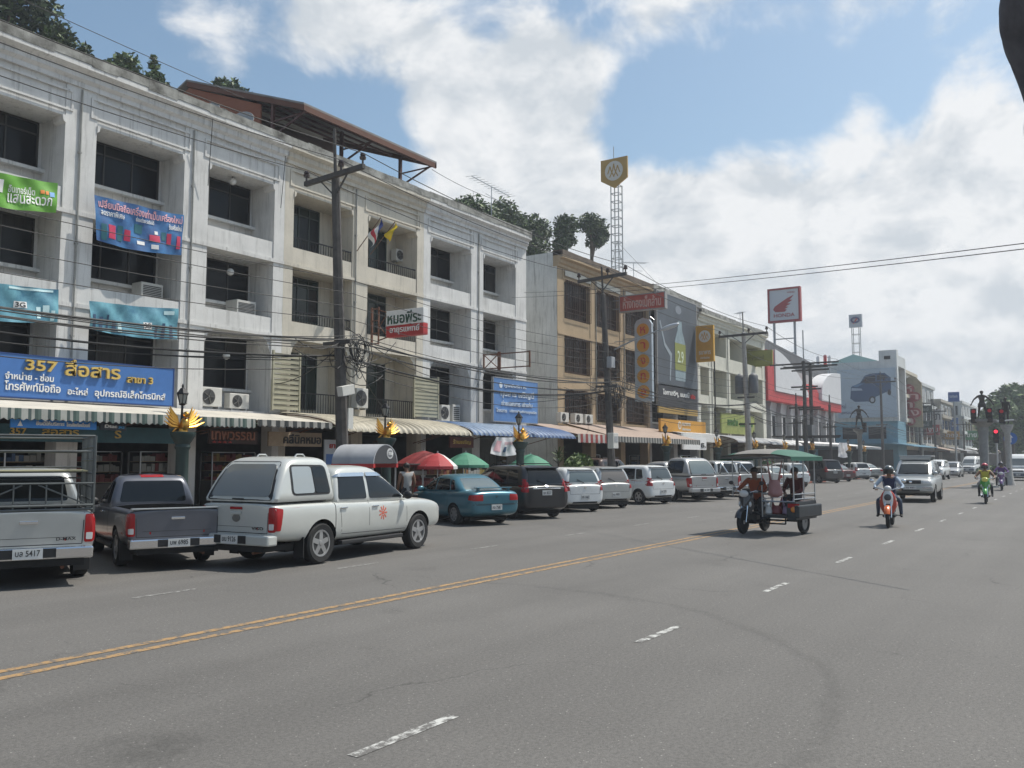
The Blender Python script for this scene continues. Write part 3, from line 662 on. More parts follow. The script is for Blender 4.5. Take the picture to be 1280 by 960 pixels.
def ribbed_awning(label, x0, x1, yb, yf, zt, drop_, m):
    """corrugated sheet that curves down to its front edge"""
    t = thing('awning', label, 'awning', ((x0 + x1) / 2, yb, zt), group='canopies over the shop fronts')
    n = int((x1 - x0) / 0.032)
    def prof(b):
        q = b * 1.0
        return (yb + (yf - yb) * (1 - (1 - q) ** 1.0) if False else yb + (yf - yb) * math.sin(q * math.pi / 2), zt - drop_ * (1 - math.cos(q * math.pi / 2)) - 0.10 * q)
    def fn(o):
        def f(a, b):
            y, z = prof(b); r = 0.028 * math.sin(a * n * 2 * math.pi / 10); return (x0 + (x1 - x0) * a, y - r * b, z + r * (1 - b * .5) + o)
        return f
    MB().sheet(fn(0), n, 10).build('canopy_sheet', m, t, smooth='all', world=True)
    fr = MB()
    for i in range(int((x1 - x0) / 2.2) + 1):
        x = x0 + .1 + (x1 - x0 - .2) * i / max(1, int((x1 - x0) / 2.2))
        fr.tube([(x, prof(b / 6)[0], prof(b / 6)[1] - .07) for b in range(7)], .02, 6); fr.bar((x, prof(.6)[0], prof(.6)[1] - .1), (x, yb, zt - .95), .03)
    fr.build('frame', rust, t, world=True)
    return t
gw = stripes('green_white_valance', [(0.40, 0.41, 0.38), (0.40, 0.41, 0.38), (0.06, 0.09, 0.085), (0.36, 0.37, 0.34), (0.05, 0.09, 0.08), (0.10, 0.15, 0.13)], 'X', 0.46)
bw = stripes('black_white_valance', [(0.38, 0.37, 0.34), (0.04, 0.045, 0.045)], 'X', 0.34)
canvas = mat('bleached_canvas', (0.50, 0.47, 0.41), 0.85, vary=0.15, scale=1.5)
flat_awning('long bleached canopy with green and white striped valance under the blue phone shop sign', 5.6, 17.35, 23.42, 20.55, 3.38, 2.98, canvas, gw, 0.26)
flat_awning('short canopy with narrow black and white striped valance in front of the red lettered shop', 17.5, 20.55, 23.42, 20.65, 3.36, 2.98, canvas, bw, 0.2)
ribcream = stripes('cream_rib', [(0.46, 0.42, 0.33), (0.46, 0.42, 0.33), (0.22, 0.20, 0.15)], 'X', 0.30)
ribblue = stripes('blue_rib', [(0.27, 0.35, 0.46), (0.05, 0.12, 0.27), (0.045, 0.105, 0.25)], 'X', 0.33)
ribwhite = stripes('white_rib', [(0.62, 0.62, 0.62), (0.40, 0.40, 0.41)], 'X', 0.26)
ribgrey = stripes('grey_rib', [(0.34, 0.35, 0.37), (0.24, 0.25, 0.27)], 'X', 0.26)

ribbed_awning('cream corrugated canopy curving down in front of the cream shophouse', 20.7, 28.05, 23.44, 20.5, 3.42, 0.58, ribcream)
ribbed_awning('blue and white ribbed canopy under the blue panel sign', 28.15, 36.4, 23.44, 20.5, 3.42, 0.55, ribblue)
tanc = mat('pinkish_tan_canvas', (0.33, 0.255, 0.21), 0.85, vary=0.12); rw = stripes('red_white_valance', [(0.5, 0.48, 0.45), (0.34, 0.05, 0.04)], 'X', 0.5)
flat_awning('short canopy with red and white striped valance at the corner of the side street', 36.5, 39.8, 23.3, 20.5, 3.6, 3.0, tanc, rw, 0.42)
flat_awning('pinkish tan canopy with black and white scalloped edge below the tan shophouse', 40.0, 51.4, 23.42, 20.3, 3.75, 2.95, tanc, bw, 0.30)
whitec = mat('white_canvas', (0.68, 0.68, 0.67), 0.8, vary=0.1); greyv = stripes('grey_valance', [(.5, .5, .5), (.3, .31, .32)], 'X', .4)
flat_awning('white fascia canopy below the amber bank board', 51.6, 58.3, 23.4, 21.6, 3.7, 3.45, whitec, mat('white_fascia', (.6, .6, .58), .7), 0.55)
ribbed_awning('grey corrugated canopy below the yellow green shop board', 58.6, 66.0, 23.4, 20.4, 3.55, 0.5, ribgrey)
ribbed_awning('white corrugated canopy below the pale yellow shophouse', 66.2, 74.4, 23.4, 20.4, 3.5, 0.5, ribwhite)
flat_awning('wide white canopy along the front of the dealership', 75.0, 88.0, 23.4, 19.8, 3.5, 3.1, whitec, greyv, 0.2)
flat_awning('far white canopy ending at the cross street', 88.2, 101.0, 23.4, 19.2, 3.5, 3.0, whitec, greyv, 0.25)

# ------------------------------------------------------------------ banners and signs
def cloth_banner(label, corners, Y, mats, paint=None, name='banner', group='cloth banners tied to the balconies', sag=0.06):
    """hanging printed cloth: corners (x,z) tl, tr, br, bl"""
    t = thing(name, label, 'banner', ((corners[0][0] + corners[1][0]) / 2, Y, corners[3][1]), group=group)
    (ax, az), (bx, bz), (cx, cz), (dx, dz) = corners
    rng = random.Random(int(ax * 37)); ph = rng.random() * 6
    def f(o):
        def g_(u, v):
            x = (ax * (1 - u) + bx * u) * (1 - v) + (dx * (1 - u) + cx * u) * v; z = (az * (1 - u) + bz * u) * (1 - v) + (dz * (1 - u) + cz * u) * v
            z -= sag * math.sin(math.pi * u) * (0.5 + v)
            return (x, Y + o + 0.035 * math.sin(u * 9 + v * 4 + ph) + 0.02 * math.sin(u * 23 - v * 7 + ph), z)
        return g_
    MB().sheet(f(0), 40, 10).build('cloth', mats[0], t, smooth='all', world=True)
    q = f(-0.012)
    for name_, m_, pieces in (paint or []):
        for (u0, u1, v0, v1) in pieces: MB().sheet(lambda a, c: q(u0 + (u1 - u0) * a, v0 + (v1 - v0) * c), max(2, int(30 * (u1 - u0))), 3).build(name_, m_, t, smooth='all', world=True)
    t['f'] = 0; del t['f']
    return t, q
def cloth_text(t, q, s, u0, u1, v0, v1, m):
    V, Fc = text_mesh(s, 0.012); a0 = min(v.x for v in V); a1 = max(v.x for v in V); b0 = min(v.y for v in V); b1 = max(v.y for v in V)
    mb = MB(); mb.add([Vector(q(u0 + (u1 - u0) * (v.x - a0) / (a1 - a0), v1 - (v1 - v0) * (v.y - b0) / (b1 - b0))) + Vector((0, -0.006 - v.z * .1, 0)) for v in V], Fc)
    link('lettering', mb.mesh('lettering', m, recalc=False), t, True)
pink_t = mat('pink_lettering', (.80, .42, .45), .6); white_t = mat('white_lettering', (.78, .78, .76), .55); blk_t = mat('black_lettering', (.02, .02, .02), .5)
def XZ(u, v, Y): p = FY(u, v, Y); return (p.x, p.z)
green_b = mat('lime_banner', (0.13, 0.36, 0.04), .6, vary=.25, scale=1.2); navy_b = mat('navy_banner', (0.035, 0.08, 0.27), .6, vary=.35, scale=1.6, col2=(.05, .22, .48))
aqua_b = mat('aqua_banner', (0.05, 0.22, 0.36), .6, vary=.35, scale=2.0, col2=(.17, .42, .50)); red_b = mat('banner_red', (.5, .03, .09), .6); teal_b = mat('banner_teal', (.02, .13, .17), .6)
t, q = cloth_banner('lime green cloth banner hanging at the left edge of the white balconies', [XZ(-62, 203, 23.15), XZ(72, 229, 23.15), XZ(70, 266, 23.15), XZ(-62, 245, 23.15)], 23.15, [green_b],
    [('emblem', white_p, [(.40, .47, .18, .55)]), ('logo', mat('orange_logo', (.7, .22, .03), .6), [(.83, .87, .3, .42), (.88, .91, .32, .44)]), ('logo', mat('light_blue_logo', (.2, .4, .7), .6), [(.92, .97, .34, .5)])])
cloth_text(t, q, 'อินเทอร์เน็ต', .52, .78, .26, .50, white_t); cloth_text(t, q, 'แสนสะดวก', .52, .94, .52, .80, white_t)
t, q = cloth_banner('dark blue cloth banner printed with pictures of mobile phones', [XZ(119, 243, 23.1), XZ(229, 269, 23.1), XZ(227, 319, 23.1), XZ(120, 300, 23.1)], 23.1, [navy_b],
    [('picture', red_b, [(.13, .21, .58, .88), (.31, .38, .60, .84), (.60, .72, .60, .75), (.80, .85, .52, .78), (.92, .97, .55, .86)]), ('picture', teal_b, [(.05, .11, .6, .95), (.23, .29, .55, .88), (.43, .52, .42, .62), (.74, .79, .5, .7)]),
     ('picture', white_p, [(.62, .70, .82, .92), (.46, .55, .78, .86), (.66, .70, .5, .58)])])
cloth_text(t, q, 'เปลี่ยนมือถือเครื่องเก่าเป็นเครื่องใหม่', .04, .98, .05, .24, pink_t); cloth_text(t, q, 'ลดราคาพิเศษ', .06, .30, .28, .40, white_t); cloth_text(t, q, 'ซ่อมด่วน รอรับได้', .44, .66, .26, .36, white_t); cloth_text(t, q, 'รับเครื่องใหม่', .82, .98, .28, .42, white_t)
t, q = cloth_banner('aqua cloth banner at the left edge with a small white logo panel', [XZ(-60, 346, 23.12), XZ(73, 362, 23.12), XZ(72, 403, 23.12), XZ(-60, 392, 23.12)], 23.12, [aqua_b],
    [('logo', white_p, [(.56, .69, .42, .60)]), ('picture', mat('pale_aqua_print', (.55, .75, .78), .6), [(.78, .82, .55, .88), (.84, .90, .5, .8), (.92, .96, .65, .95), (.50, .95, .04, .10)])])
cloth_text(t, q, '3G', .575, .675, .44, .58, blk_t)
t, q = cloth_banner('aqua cloth banner below the phone picture banner with figures printed along its foot', [XZ(112, 376, 23.12), XZ(223, 386, 23.12), XZ(222, 424, 23.12), XZ(112, 411, 23.12)], 23.12, [aqua_b],
    [('logo', white_p, [(.58, .68, .50, .70)]), ('picture', mat('dark_print', (.03, .07, .14), .6), [(.03, .06, .45, .95), (.10, .14, .5, .98), (.18, .20, .4, .9), (.24, .28, .55, .95), (.72, .75, .6, .95), (.80, .84, .5, .98), (.90, .94, .55, .98)]),
     ('picture', MATS['pale_aqua_print'], [(.30, .34, .6, .9), (.82, .94, .10, .22)])])
cloth_text(t, q, '3G', .595, .665, .52, .68, blk_t)

def board(name, label, cat, x0, x1, z0, z1, Y, face, d=0.12, frame=None, fw=0.05, group=None):
    t = thing(name, label, cat, ((x0 + x1) / 2, Y, z0), group=group)
    MB().box(x0, x1, Y, Y + d, z0, z1).build('panel', face, t, world=True)
    if frame:
        e = 0.012
        MB().box(x0 - fw, x1 + fw, Y - e, Y + d, z0 - fw, z0 - .001).box(x0 - fw, x1 + fw, Y - e, Y + d, z1 + .001, z1 + fw).box(x0 - fw, x0 - .001, Y - e, Y + d, z0, z1).box(x1 + .001, x1 + fw, Y - e, Y + d, z0, z1).build('frame', frame, t, world=True)
    return t
def words(t, s, x0, x1, z0, z1, Y, m, depth=0.03, bold=.015): return lettering(s, (x0, Y - .002, z0), XP, x1 - x0, z1 - z0, m, t, depth=depth, bold=bold)
# the large blue shop sign
Y = 22.95
bs = board('shop_sign', 'large blue phone shop sign with raised gold lettering and white lines below', 'sign', 7.9, 16.24, 3.42, 4.50, Y, blue_sign, .15, mat('dark_blue_edge', (.02, .06, .2), .5), .03)
gold_t = mat('gold_lettering', (.62, .44, .12), .4, vary=.2)
def sx(u, v=470): return FY(u, v, Y).x
words(bs, '357', sx(30), sx(70), 4.12, 4.40, Y, gold_t, .07); words(bs, 'สื่อสาร', sx(80), sx(149), 4.06, 4.50, Y, gold_t, .07); words(bs, 'สาขา 3', sx(158), sx(190), 4.00, 4.20, Y, gold_t, .07)
words(bs, 'จำหน่าย - ซ่อม', sx(6), sx(67), 3.86, 4.06, Y, white_t, .02); words(bs, 'โทรศัพท์มือถือ', sx(6), sx(76), 3.58, 3.82, Y, white_t, .02)
words(bs, 'อะไหล่', sx(85), sx(110), 3.56, 3.76, Y, white_t, .02); words(bs, 'อุปกรณ์อิเล็กโทรนิกส์', sx(119), sx(207), 3.50, 3.78, Y, white_t, .02)
Y = 20.8
def bx(u, v=525): return FY(u, v, Y).x
s2 = board('shop_sign', 'slim bright blue sign hanging under the striped canopy', 'sign', bx(14), bx(121), 2.56, 2.76, Y, mat('bright_blue_sign', (.03, .22, .62), .5), .05, None)
words(s2, 'ยินดีให้บริการ', bx(45), bx(80), 2.63, 2.73, Y, white_t); words(s2, 'โทรศัพท์เคลื่อนที่', bx(83), bx(112), 2.62, 2.72, Y, white_t)
polyplate(m1 := MB(), [(0, 0), (.12, 0), (.06, .13)], (bx(22), Y, 2.60), XP, ZP, .002, .008); m1.build('emblem', white_t, s2, world=True)
s3 = board('shop_sign', 'small black sign with pale letters at the end of the slim blue sign', 'sign', bx(126), bx(158), 2.56, 2.74, Y, mat('black_sign', (.02, .025, .035), .5), .05)
words(s3, 'Dtac', bx(131), bx(146), 2.62, 2.70, Y, white_t); words(s3, '3G', bx(148), bx(155), 2.61, 2.67, Y, mat('blue_lettering', (.05, .3, .6), .5))
Y = 22.6
s4 = board('shop_fascia', 'dark teal fascia with gold letters over the phone shop entrance', 'fascia', 8.2, FY(228, 550, Y).x, 2.28, 2.72, Y, mat('teal_fascia', (.03, .10, .13), .6, vary=.2), .1)
words(s4, '357', FY(12, 545, Y).x, FY(32, 545, Y).x, 2.44, 2.62, Y, gold_t); words(s4, 'สื่อสาร', FY(52, 545, Y).x, FY(98, 545, Y).x, 2.44, 2.68, Y, gold_t); words(s4, 'S', FY(143, 545, Y).x, FY(151, 545, Y).x, 2.40, 2.62, Y, gold_t)
Y = 22.4
s5 = board('shop_sign', 'dark brown sign with worn reddish gold letters beside the phone shop', 'sign', FY(262, 550, Y).x, FY(322, 550, Y).x, 2.3, 2.72, Y, mat('dark_brown_sign', (.045, .02, .015), .6, vary=.3), .1)
words(s5, 'เทพวรรณ', FY(264, 545, Y).x, FY(318, 545, Y).x, 2.42, 2.68, Y, mat('copper_lettering', (.30, .12, .07), .6)); words(s5, '★★★★', FY(264, 557, Y).x, FY(290, 557, Y).x, 2.32, 2.39, Y, mat('red_lettering', (.4, .03, .02), .6))
s6 = board('shop_sign', 'pale clinic sign with thick black letters under the black striped canopy', 'sign', FY(336, 555, Y).x, FY(402, 555, Y).x, 2.25, 2.72, Y, mat('buff_sign', (.36, .29, .21), .8, vary=.2), .08)
words(s6, 'คลีนิคหมอ', FY(354, 555, Y).x, FY(402, 555, Y).x - .05, 2.34, 2.66, Y, blk_t)
s7 = board('poster_board', 'blue and white notice board on the shop front behind the utility pole', 'notice board', FY(402, 560, Y).x + .05, FY(422, 560, Y).x, 1.6, 2.5, Y - .1, mat('pale_board', (.5, .56, .62), .7), .05)
MB().box(FY(403, 560, Y).x + .08, FY(421, 560, Y).x - .05, Y - .115, Y - .102, 1.65, 2.0).build('picture', blue_sign, s7, world=True); words(s7, 'ยา', FY(409, 560, Y).x, FY(416, 560, Y).x, 2.2, 2.35, Y - .1, mat('red_lettering', (.4, .03, .02), .6))
# projecting signs: reading along -Y, seen from up the street
def xboard(name, label, X, ya, yb, z0, z1, face, d=.2, frame=None, cat='sign'):
    t = thing(name, label, cat, (X, (ya + yb) / 2, z0)); MB().box(X, X + d, yb, ya, z0, z1).build('panel', face, t, world=True, bevel=.01)
    if frame:
        f = .06; e = .015
        MB().box(X - e, X + d, yb - f, ya + f, z0 - f, z0 - .001).box(X - e, X + d, yb - f, ya + f, z1 + .001, z1 + f).box(X - e, X + d, yb - f, yb - .001, z0, z1).box(X - e, X + d, ya + .001, ya + f, z0, z1).build('frame', frame, t, world=True)
    return t
def xwords(t, s, X, ya, yb, z0, z1, m, depth=.02, bold=.015): return lettering(s, (X - .002, ya, z0), YM, ya - yb, z1 - z0, m, t, depth=depth, bold=bold)
X = 25.3
ds = thing('projecting_sign', 'white over red projecting doctor sign bolted to the cream shophouse', 'sign', (X, 23.0, 6.5))
MB().box(X, X + .28, 20.78, 22.62, 6.9 + .02, 7.5).build('panel', white_p, ds, world=True, bevel=.015)
MB().box(X - .004, X + .28, 20.78, 22.62, 6.48, 6.917).build('panel', red_p, ds, world=True, bevel=.015)
fr = MB().bar((X + .05, 23.4, 6.25), (X + .05, 23.4, 7.72), .07).bar((X + .05, 23.05, 6.25), (X + .05, 23.05, 7.72), .05).bar((X + .05, 23.05, 7.6), (X + .05, 22.6, 7.45), .04).bar((X + .05, 23.05, 6.4), (X + .05, 22.6, 6.5), .04)
for z in (6.3, 6.7, 7.2, 7.66): fr.bar((X + .05, 23.46, z), (X + .05, 23.05, z), .04)
fr.bar((X + .05, 23.05, 6.9), (X + .05, 22.62, 7.4), .03).bar((X + .05, 23.05, 7.0), (X + .05, 22.62, 6.55), .03); fr.build('bracket', rust, ds, world=True)
green_t = mat('dark_green_lettering', (.01, .06, .03), .5)
xwords(ds, 'หมอพีระ', X, 22.54, 20.88, 6.97, 7.44, green_t); xwords(ds, 'อายุรแพทย์', X - .004, 22.42, 20.95, 6.56, 6.88, white_t)
# blue panel sign on the white shophouse
Y = 22.7
a, b = FY(617, 500, Y).x, FY(672, 500, Y).x
s8 = board('shop_sign', 'square blue panel sign with pale lines of writing above the blue ribbed canopy', 'sign', a, b, 3.55, 5.52, Y, mat('faded_blue_sign', (.10, .22, .46), .6, vary=.2, scale=1), .1, steel, .04)
pb = mat('pale_blue_lettering', (.62, .68, .74), .6); w_ = b - a
words(s8, 'ศูนย์บริการ', a + .22 * w_, a + .72 * w_, 5.10, 5.30, Y, pb); words(s8, 'ทุนสาร เจริญดี', a + .14 * w_, a + .90 * w_, 4.62, 5.02, Y, pb); words(s8, 'ถ่ายเอกสาร เข้าเล่ม', a + .16 * w_, a + .86 * w_, 4.28, 4.52, Y, pb)
words(s8, 'โทรสาร', a + .05 * w_, a + .28 * w_, 3.96, 4.14, Y, pb); words(s8, 'บริการพิมพ์งานทุกชนิด', a + .34 * w_, a + .96 * w_, 3.95, 4.12, Y, pb)
polyplate(m1 := MB(), circ(a + .15 * w_, 5.2, .13, n=14), (0, Y, 0), XP, ZP, .002, .015); m1.build('emblem', pb, s8, world=True)
# empty steel sign frame above it
ef = thing('empty_signboard', 'empty rusty steel sign frame above the blue panel sign', 'sign frame', (32.8, 22.9, 6))
X = 32.9; fr = MB()
for z in (5.95, 6.6): fr.bar((X, 23.45, z), (X, 20.9, z), .05)
for y in (23.4, 22.6, 22.5, 20.9): fr.bar((X, y, 5.9), (X, y, 6.65), .06)
fr.bar((X, 23.4, 5.95), (X, 22.6, 6.6), .035).bar((X, 23.4, 6.6), (X, 22.6, 5.95), .035).box(X - .03, X + .03, 22.48, 22.62, 5.85, 6.7); fr.build('frame', rust, ef, world=True)
# red projecting sign
X = 46.0
rsn = xboard('projecting_sign', 'long red projecting sign with pale worn letters high on the tan shophouse', X, 22.95, 20.15, 10.42, 11.28, mat('faded_red_sign', (.42, .075, .05), .6, vary=.25, scale=3), .3, mat('grey_edge', (.30, .29, .28), .6))
xwords(rsn, 'ห้างทองเม็กล้าน', X, 22.75, 20.35, 10.55, 11.2, mat('worn_pale_lettering', (.62, .42, .36), .6))
MB().bar((X + .1, 23.5, 10.6), (X + .1, 22.95, 10.6), .06).bar((X + .1, 23.5, 11.1), (X + .1, 22.95, 11.1), .06).build('bracket', steel, rsn, world=True)
# tall pale sign with amber ovals
X = 47.5
vs = thing('projecting_sign', 'tall pale blue sign with a column of amber ovals bearing red letters', 'sign', (X, 22.2, 5))
ya, yb = 22.75, 21.65; yc = (ya + yb) / 2
polyplate(m1 := MB(), [(-.55, 0), (.55, 0), (.55, 4.6), (.4, 4.85), (0, 5.0), (-.4, 4.85), (-.55, 4.6)], (X, yc, 5.2), YM, ZP, -.25, 0); m1.build('panel', mat('pale_blue_panel', (.36, .42, .47), .6, vary=.1), vs, world=True)
for k, ch in enumerate('ห้ า ง ท อ ง'.split()[:5] if False else ('ห', 'า', 'ง', 'ท', 'อ')):
    z = 9.45 - k * .92
    polyplate(m1 := MB(), circ(0, 0, .40, .40, 18), (X, yc, z), YM, ZP, .003, .03); ov = m1.build('oval', yellow_sign, vs, world=True)
    lettering(ch, (X - .032, yc + .16, z - .2), YM, .32, .4, red_p, vs, depth=.015)
MB().tube([(X - .05, 21.5, 9.6), (X - .05, 21.45, 10.0), (X - .05, 21.7, 10.2)], .03, 6).bar((X + .1, 23.5, 9), (X + .1, 22.7, 9), .06).bar((X + .1, 23.5, 6), (X + .1, 22.7, 6), .06).build('bracket', steel, vs, world=True)
# tall billboard with a bottle
Y = 23.0; X0, X1 = FY(822, 440, Y).x, FY(871, 440, Y).x
bb = board('billboard', 'tall grey billboard picturing a pale bottle above a dark strip of white writing', 'billboard', X0, X1, 6.6, 12.55, Y, mat('slate_billboard', (.075, .088, .105), .6, vary=.25, scale=.5), .15, mat('grey_edge', (.3, .29, .28), .6), .08)
MB().box(X0 + .02, X1 - .02, Y - .012, Y - .003, 5.2, 6.597).build('panel', mat('charcoal_strip', (.03, .03, .035), .6), bb, world=True); MB().box(X0, X1, Y, Y + .15, 5.2, 6.597).build('backing', steel, bb, world=True)
MB().box(X0 + .02, X1 - .02, Y - .012, Y + .1, 4.75, 5.15).build('gold_strip', mat('brass_strip', (.38, .25, .07), .6), bb, world=True)
W_ = X1 - X0
words(bb, 'โอกาสดีๆ, แบบนี้', X0 + .10 * W_, X0 + .76 * W_, 5.85, 6.3, Y - .012, white_t); words(bb, 'จริง', X0 + .79 * W_, X0 + .92 * W_, 5.9, 6.2, Y - .012, red_p)
bc = X0 + .55 * W_
def bot(pts, m, nm, d): polyplate(m1 := MB(), [(p * 1.5, q_) for p, q_ in pts], (bc, Y, 0), XP, ZP, .002 + d, .012 + d); m1.build(nm, m, bb, world=True)
bot([(-.55, 7.0), (.55, 7.0), (.6, 8.0), (.58, 9.6), (.25, 10.4), (.2, 11.0), (-.2, 11.0), (-.25, 10.4), (-.58, 9.6), (-.6, 8.0)], mat('bottle_print', (.24, .31, .34), .6, vary=.2), 'picture', 0)
bot([(-.6, 7.7), (.6, 7.7), (.6, 9.5), (-.6, 9.5)], mat('bottle_label_print', (.24, .26, .07), .6), 'picture', .012)
lettering('2.9', (bc - .5, Y - .027, 8.2), XP, 1.0, .8, mat('pale_print', (.6, .66, .5), .6), bb)
polyplate(m1 := MB(), [(.05 * W_, 10.6), (.07 * W_, 10.7), (.18 * W_, 9.3), (.34 * W_, 8.7), (.30 * W_, 6.9), (.28 * W_, 6.9), (.30 * W_, 8.5), (.16 * W_, 9.1)], (X0, Y, 0), XP, ZP, .002, .012); m1.build('picture', mat('pale_outline_print', (.28, .32, .35), .6), bb, world=True)
polyplate(m1 := MB(), circ(.52 * W_, 11.75, .5, .28, 16), (X0, Y, 0), XP, ZP, .002, .01); m1.build('picture', mat('dim_print', (.2, .22, .25), .6), bb, world=True)
# bank flag sign, boards
def bank_logo(t, org, ux, r, m1_, m2_):
    org = Vector(org); ux = Vector(ux); n = ux.cross(ZP)
    polyplate(b := MB(), circ(0, 0, r, r, 28), org, ux, ZP, .003, .02); b.build('emblem', m1_, t, world=True)
    b = MB()
    for cx, h in ((-.42, .50), (0, .72), (.42, .50)):
        for s in (-1, 1):
            pts = [(cx * r, h * r), (cx * r + s * .10 * r, .15 * r), (cx * r + s * .26 * r, -.25 * r), (cx * r + s * .46 * r, -.62 * r)]
            pts = [p for p in pts if p[0] ** 2 + p[1] ** 2 < (r * .98) ** 2]
            for i in range(len(pts) - 1):
                p, q_ = Vector(pts[i]), Vector(pts[i + 1]); d = (q_ - p).normalized(); o = Vector((-d.y, d.x)) * r * .055
                polyplate(b, [tuple(p - o), tuple(q_ - o), tuple(q_ + o), tuple(p + o)], org, ux, ZP, .02 + .001 * (s + 1), .026 + .001 * (s + 1))
    b.build('emblem_strokes', m2_, t, world=True)
logo_w = mat('logo_white', (.62, .58, .52), .6)
X = 57.6
p0, p1_ = FX(871, 430, X), FX(891, 430, X)
bk = xboard('projecting_sign', 'amber bank sign on a slim post beside the drink billboard', X, p0.y, p1_.y, 8.55, 10.95, yellow_sign, .2, mat('amber_edge', (.65, .36, .04), .5))
bank_logo(bk, (X, (p0.y + p1_.y) / 2, 10.25), YM, .42, logo_w, yellow_sign)
xwords(bk, 'ธนาคาร', X, p0.y - .15, p1_.y + .15, 9.0, 9.25, logo_w); xwords(bk, 'สาขาในเมือง', X, p0.y - .25, p1_.y + .25, 8.7, 8.85, logo_w)
MB().tube([(X + .1, p1_.y - .05, .14), (X + .1, p1_.y - .05, 8.5)], .05, 8).build('post', darkframe, bk, world=True)
Y = 22.2
a, b = FY(826, 535, Y).x, FY(882, 535, Y).x
s9 = board('shop_sign', 'wide amber bank board above the white fascia', 'sign', a, b, 3.5, 4.3, Y, yellow_sign, .15)
bank_logo(s9, ((a + b) / 2 - .8, Y, 3.95), XP, .26, logo_w, yellow_sign); words(s9, 'ธนาคาร', (a + b) / 2 - .4, (a + b) / 2 + 1.0, 3.95, 4.15, Y, logo_w); words(s9, 'เพื่อการออม', (a + b) / 2 - .4, (a + b) / 2 + 1.0, 3.65, 3.83, Y, logo_w)
s10 = board('shop_sign', 'white board with black letters under the amber bank board', 'sign', FY(853, 555, 21.4).x, FY(883, 555, 21.4).x, 2.4, 3.2, 21.4, white_p, .1); words(s10, 'ธ.', FY(876, 555, 21.4).x, FY(882, 555, 21.4).x, 2.55, 2.85, 21.4, blk_t)
t, q = cloth_banner('small amber cloth hanging over the pavement by the pickup trucks', [XZ(874, 577, 19.5), XZ(891, 577, 19.5), XZ(891, 594, 19.5), XZ(874, 594, 19.5)], 19.5, [mat('amber_cloth', (.5, .27, .03), .7, vary=.2)], None)
cloth_text(t, q, 'พัก', .3, .7, .3, .7, MATS['brass_strip'])
# yellow green boards
X = 72.0; p0, p1_ = FX(913, 440, X), FX(964, 440, X)
s11 = xboard('projecting_sign', 'long yellow green projecting sign in front of the pale yellow shophouse', X, p0.y, p1_.y, 9.55, 10.75, mat('yellow_green_sign', (.26, .26, .06), .6, vary=.15), .3, mat('dark_olive_edge', (.2, .2, .03), .6)); xwords(s11, 'ร้านบุญมา พาณิชย์', X, p0.y - .4, p1_.y + .6, 9.85, 10.45, mat('olive_lettering', (.14, .13, .03), .6))
MB().bar((X + .1, 23.6, 10), (X + .1, p0.y, 10), .08).build('bracket', steel, s11, world=True)
Y = 22.9; a, b = FY(902, 528, Y).x, FY(943, 528, Y).x
s12 = board('shop_sign', 'wide yellow green shop board with a small tree emblem', 'sign', a, b, 3.7, 5.2, Y, mat('lime_yellow_board', (.28, .31, .08), .6, vary=.2), .12); words(s12, 'ของฝาก', a + 1.2, a + 3.5, 4.3, 4.9, Y, mat('dark_green_print', (.06, .16, .03), .6)); words(s12, 'ขนมพื้นเมือง', a + 3.9, b - .5, 4.3, 4.75, Y, MATS['dark_green_print'])
# tower signs on the roofs
def lattice(mb, cx, cy, w, z0, z1, step, r=.05):
    cs = [(cx - w / 2, cy - w / 2), (cx + w / 2, cy - w / 2), (cx + w / 2, cy + w / 2), (cx - w / 2, cy + w / 2)]
    for x, y in cs: mb.bar((x, y, z0), (x, y, z1), r * 1.4)
    n = int((z1 - z0) / step)
    for i in range(n + 1):
        z = z0 + step * i
        for k in range(4): mb.bar((*cs[k], z), (*cs[(k + 1) % 4], z), r)
Y = 28.5
def face_to_street(u0, u1, X):           # helper: world y range of a sign that faces up the street
    return FX(u0, 220, X).y, FX(u1, 220, X).y
X = 58.0; ya, yb = FX(751, 215, X).y, FX(784, 215, X).y; zt = FX(767, 198, X).z; zs = FX(767, 224, X).z; zb = FX(767, 235, X).z; yc = (ya + yb) / 2; hw = (ya - yb) / 2
tw = thing('sign_tower', 'tall lattice mast carrying an amber pointed bank sign with a round white emblem', 'sign mast', (X, yc, 12.4))
polyplate(m1 := MB(), [(-hw, zs), (0, zb), (hw, zs), (hw, zt), (-hw, zt)], (X, yc, 0), YM, ZP, -.14, 0); m1.build('panel', mat('dim_amber_sign', (.42, .25, .05), .6, vary=.1), tw, world=True)
bank_logo(tw, (X, yc, zt - (zt - zb) * .42), YM, hw * .68, logo_w, MATS['dim_amber_sign'])
m1 = MB(); lattice(m1, X + .4, yc, .62, 12.4, zb + .3, .62, .045); m1.bar((X, yc, zt), (X, yc, zt + .9), .04); m1.build('mast', mat('grey_mast_steel', (.32, .33, .34), .5, metal=.3), tw, world=True)
m1 = MB()
for y, x in ((yc - 3.2, X - 4), (yc - 3.5, X + 6), (yc + 4, X + 5)): m1.tube([(X + .4, yc, zb - 4), (x, y, 12.6)], .012, 4)
m1.build('guy_wire', cable_m, tw, world=True)
X = 90.0; ya, yb = FX(962, 380, X).y, FX(998, 380, X).y; zt, zb = FX(980, 362, X).z, FX(980, 400, X).z
hs = thing('rooftop_sign', 'square white rooftop sign with red wing emblem and red border on two legs', 'sign', (X, (ya + yb) / 2, 12))
MB().box(X, X + .5, yb, ya, zb, zt).build('panel', mat('off_white_sign', (.55, .56, .58), .6), hs, world=True)
e = .2
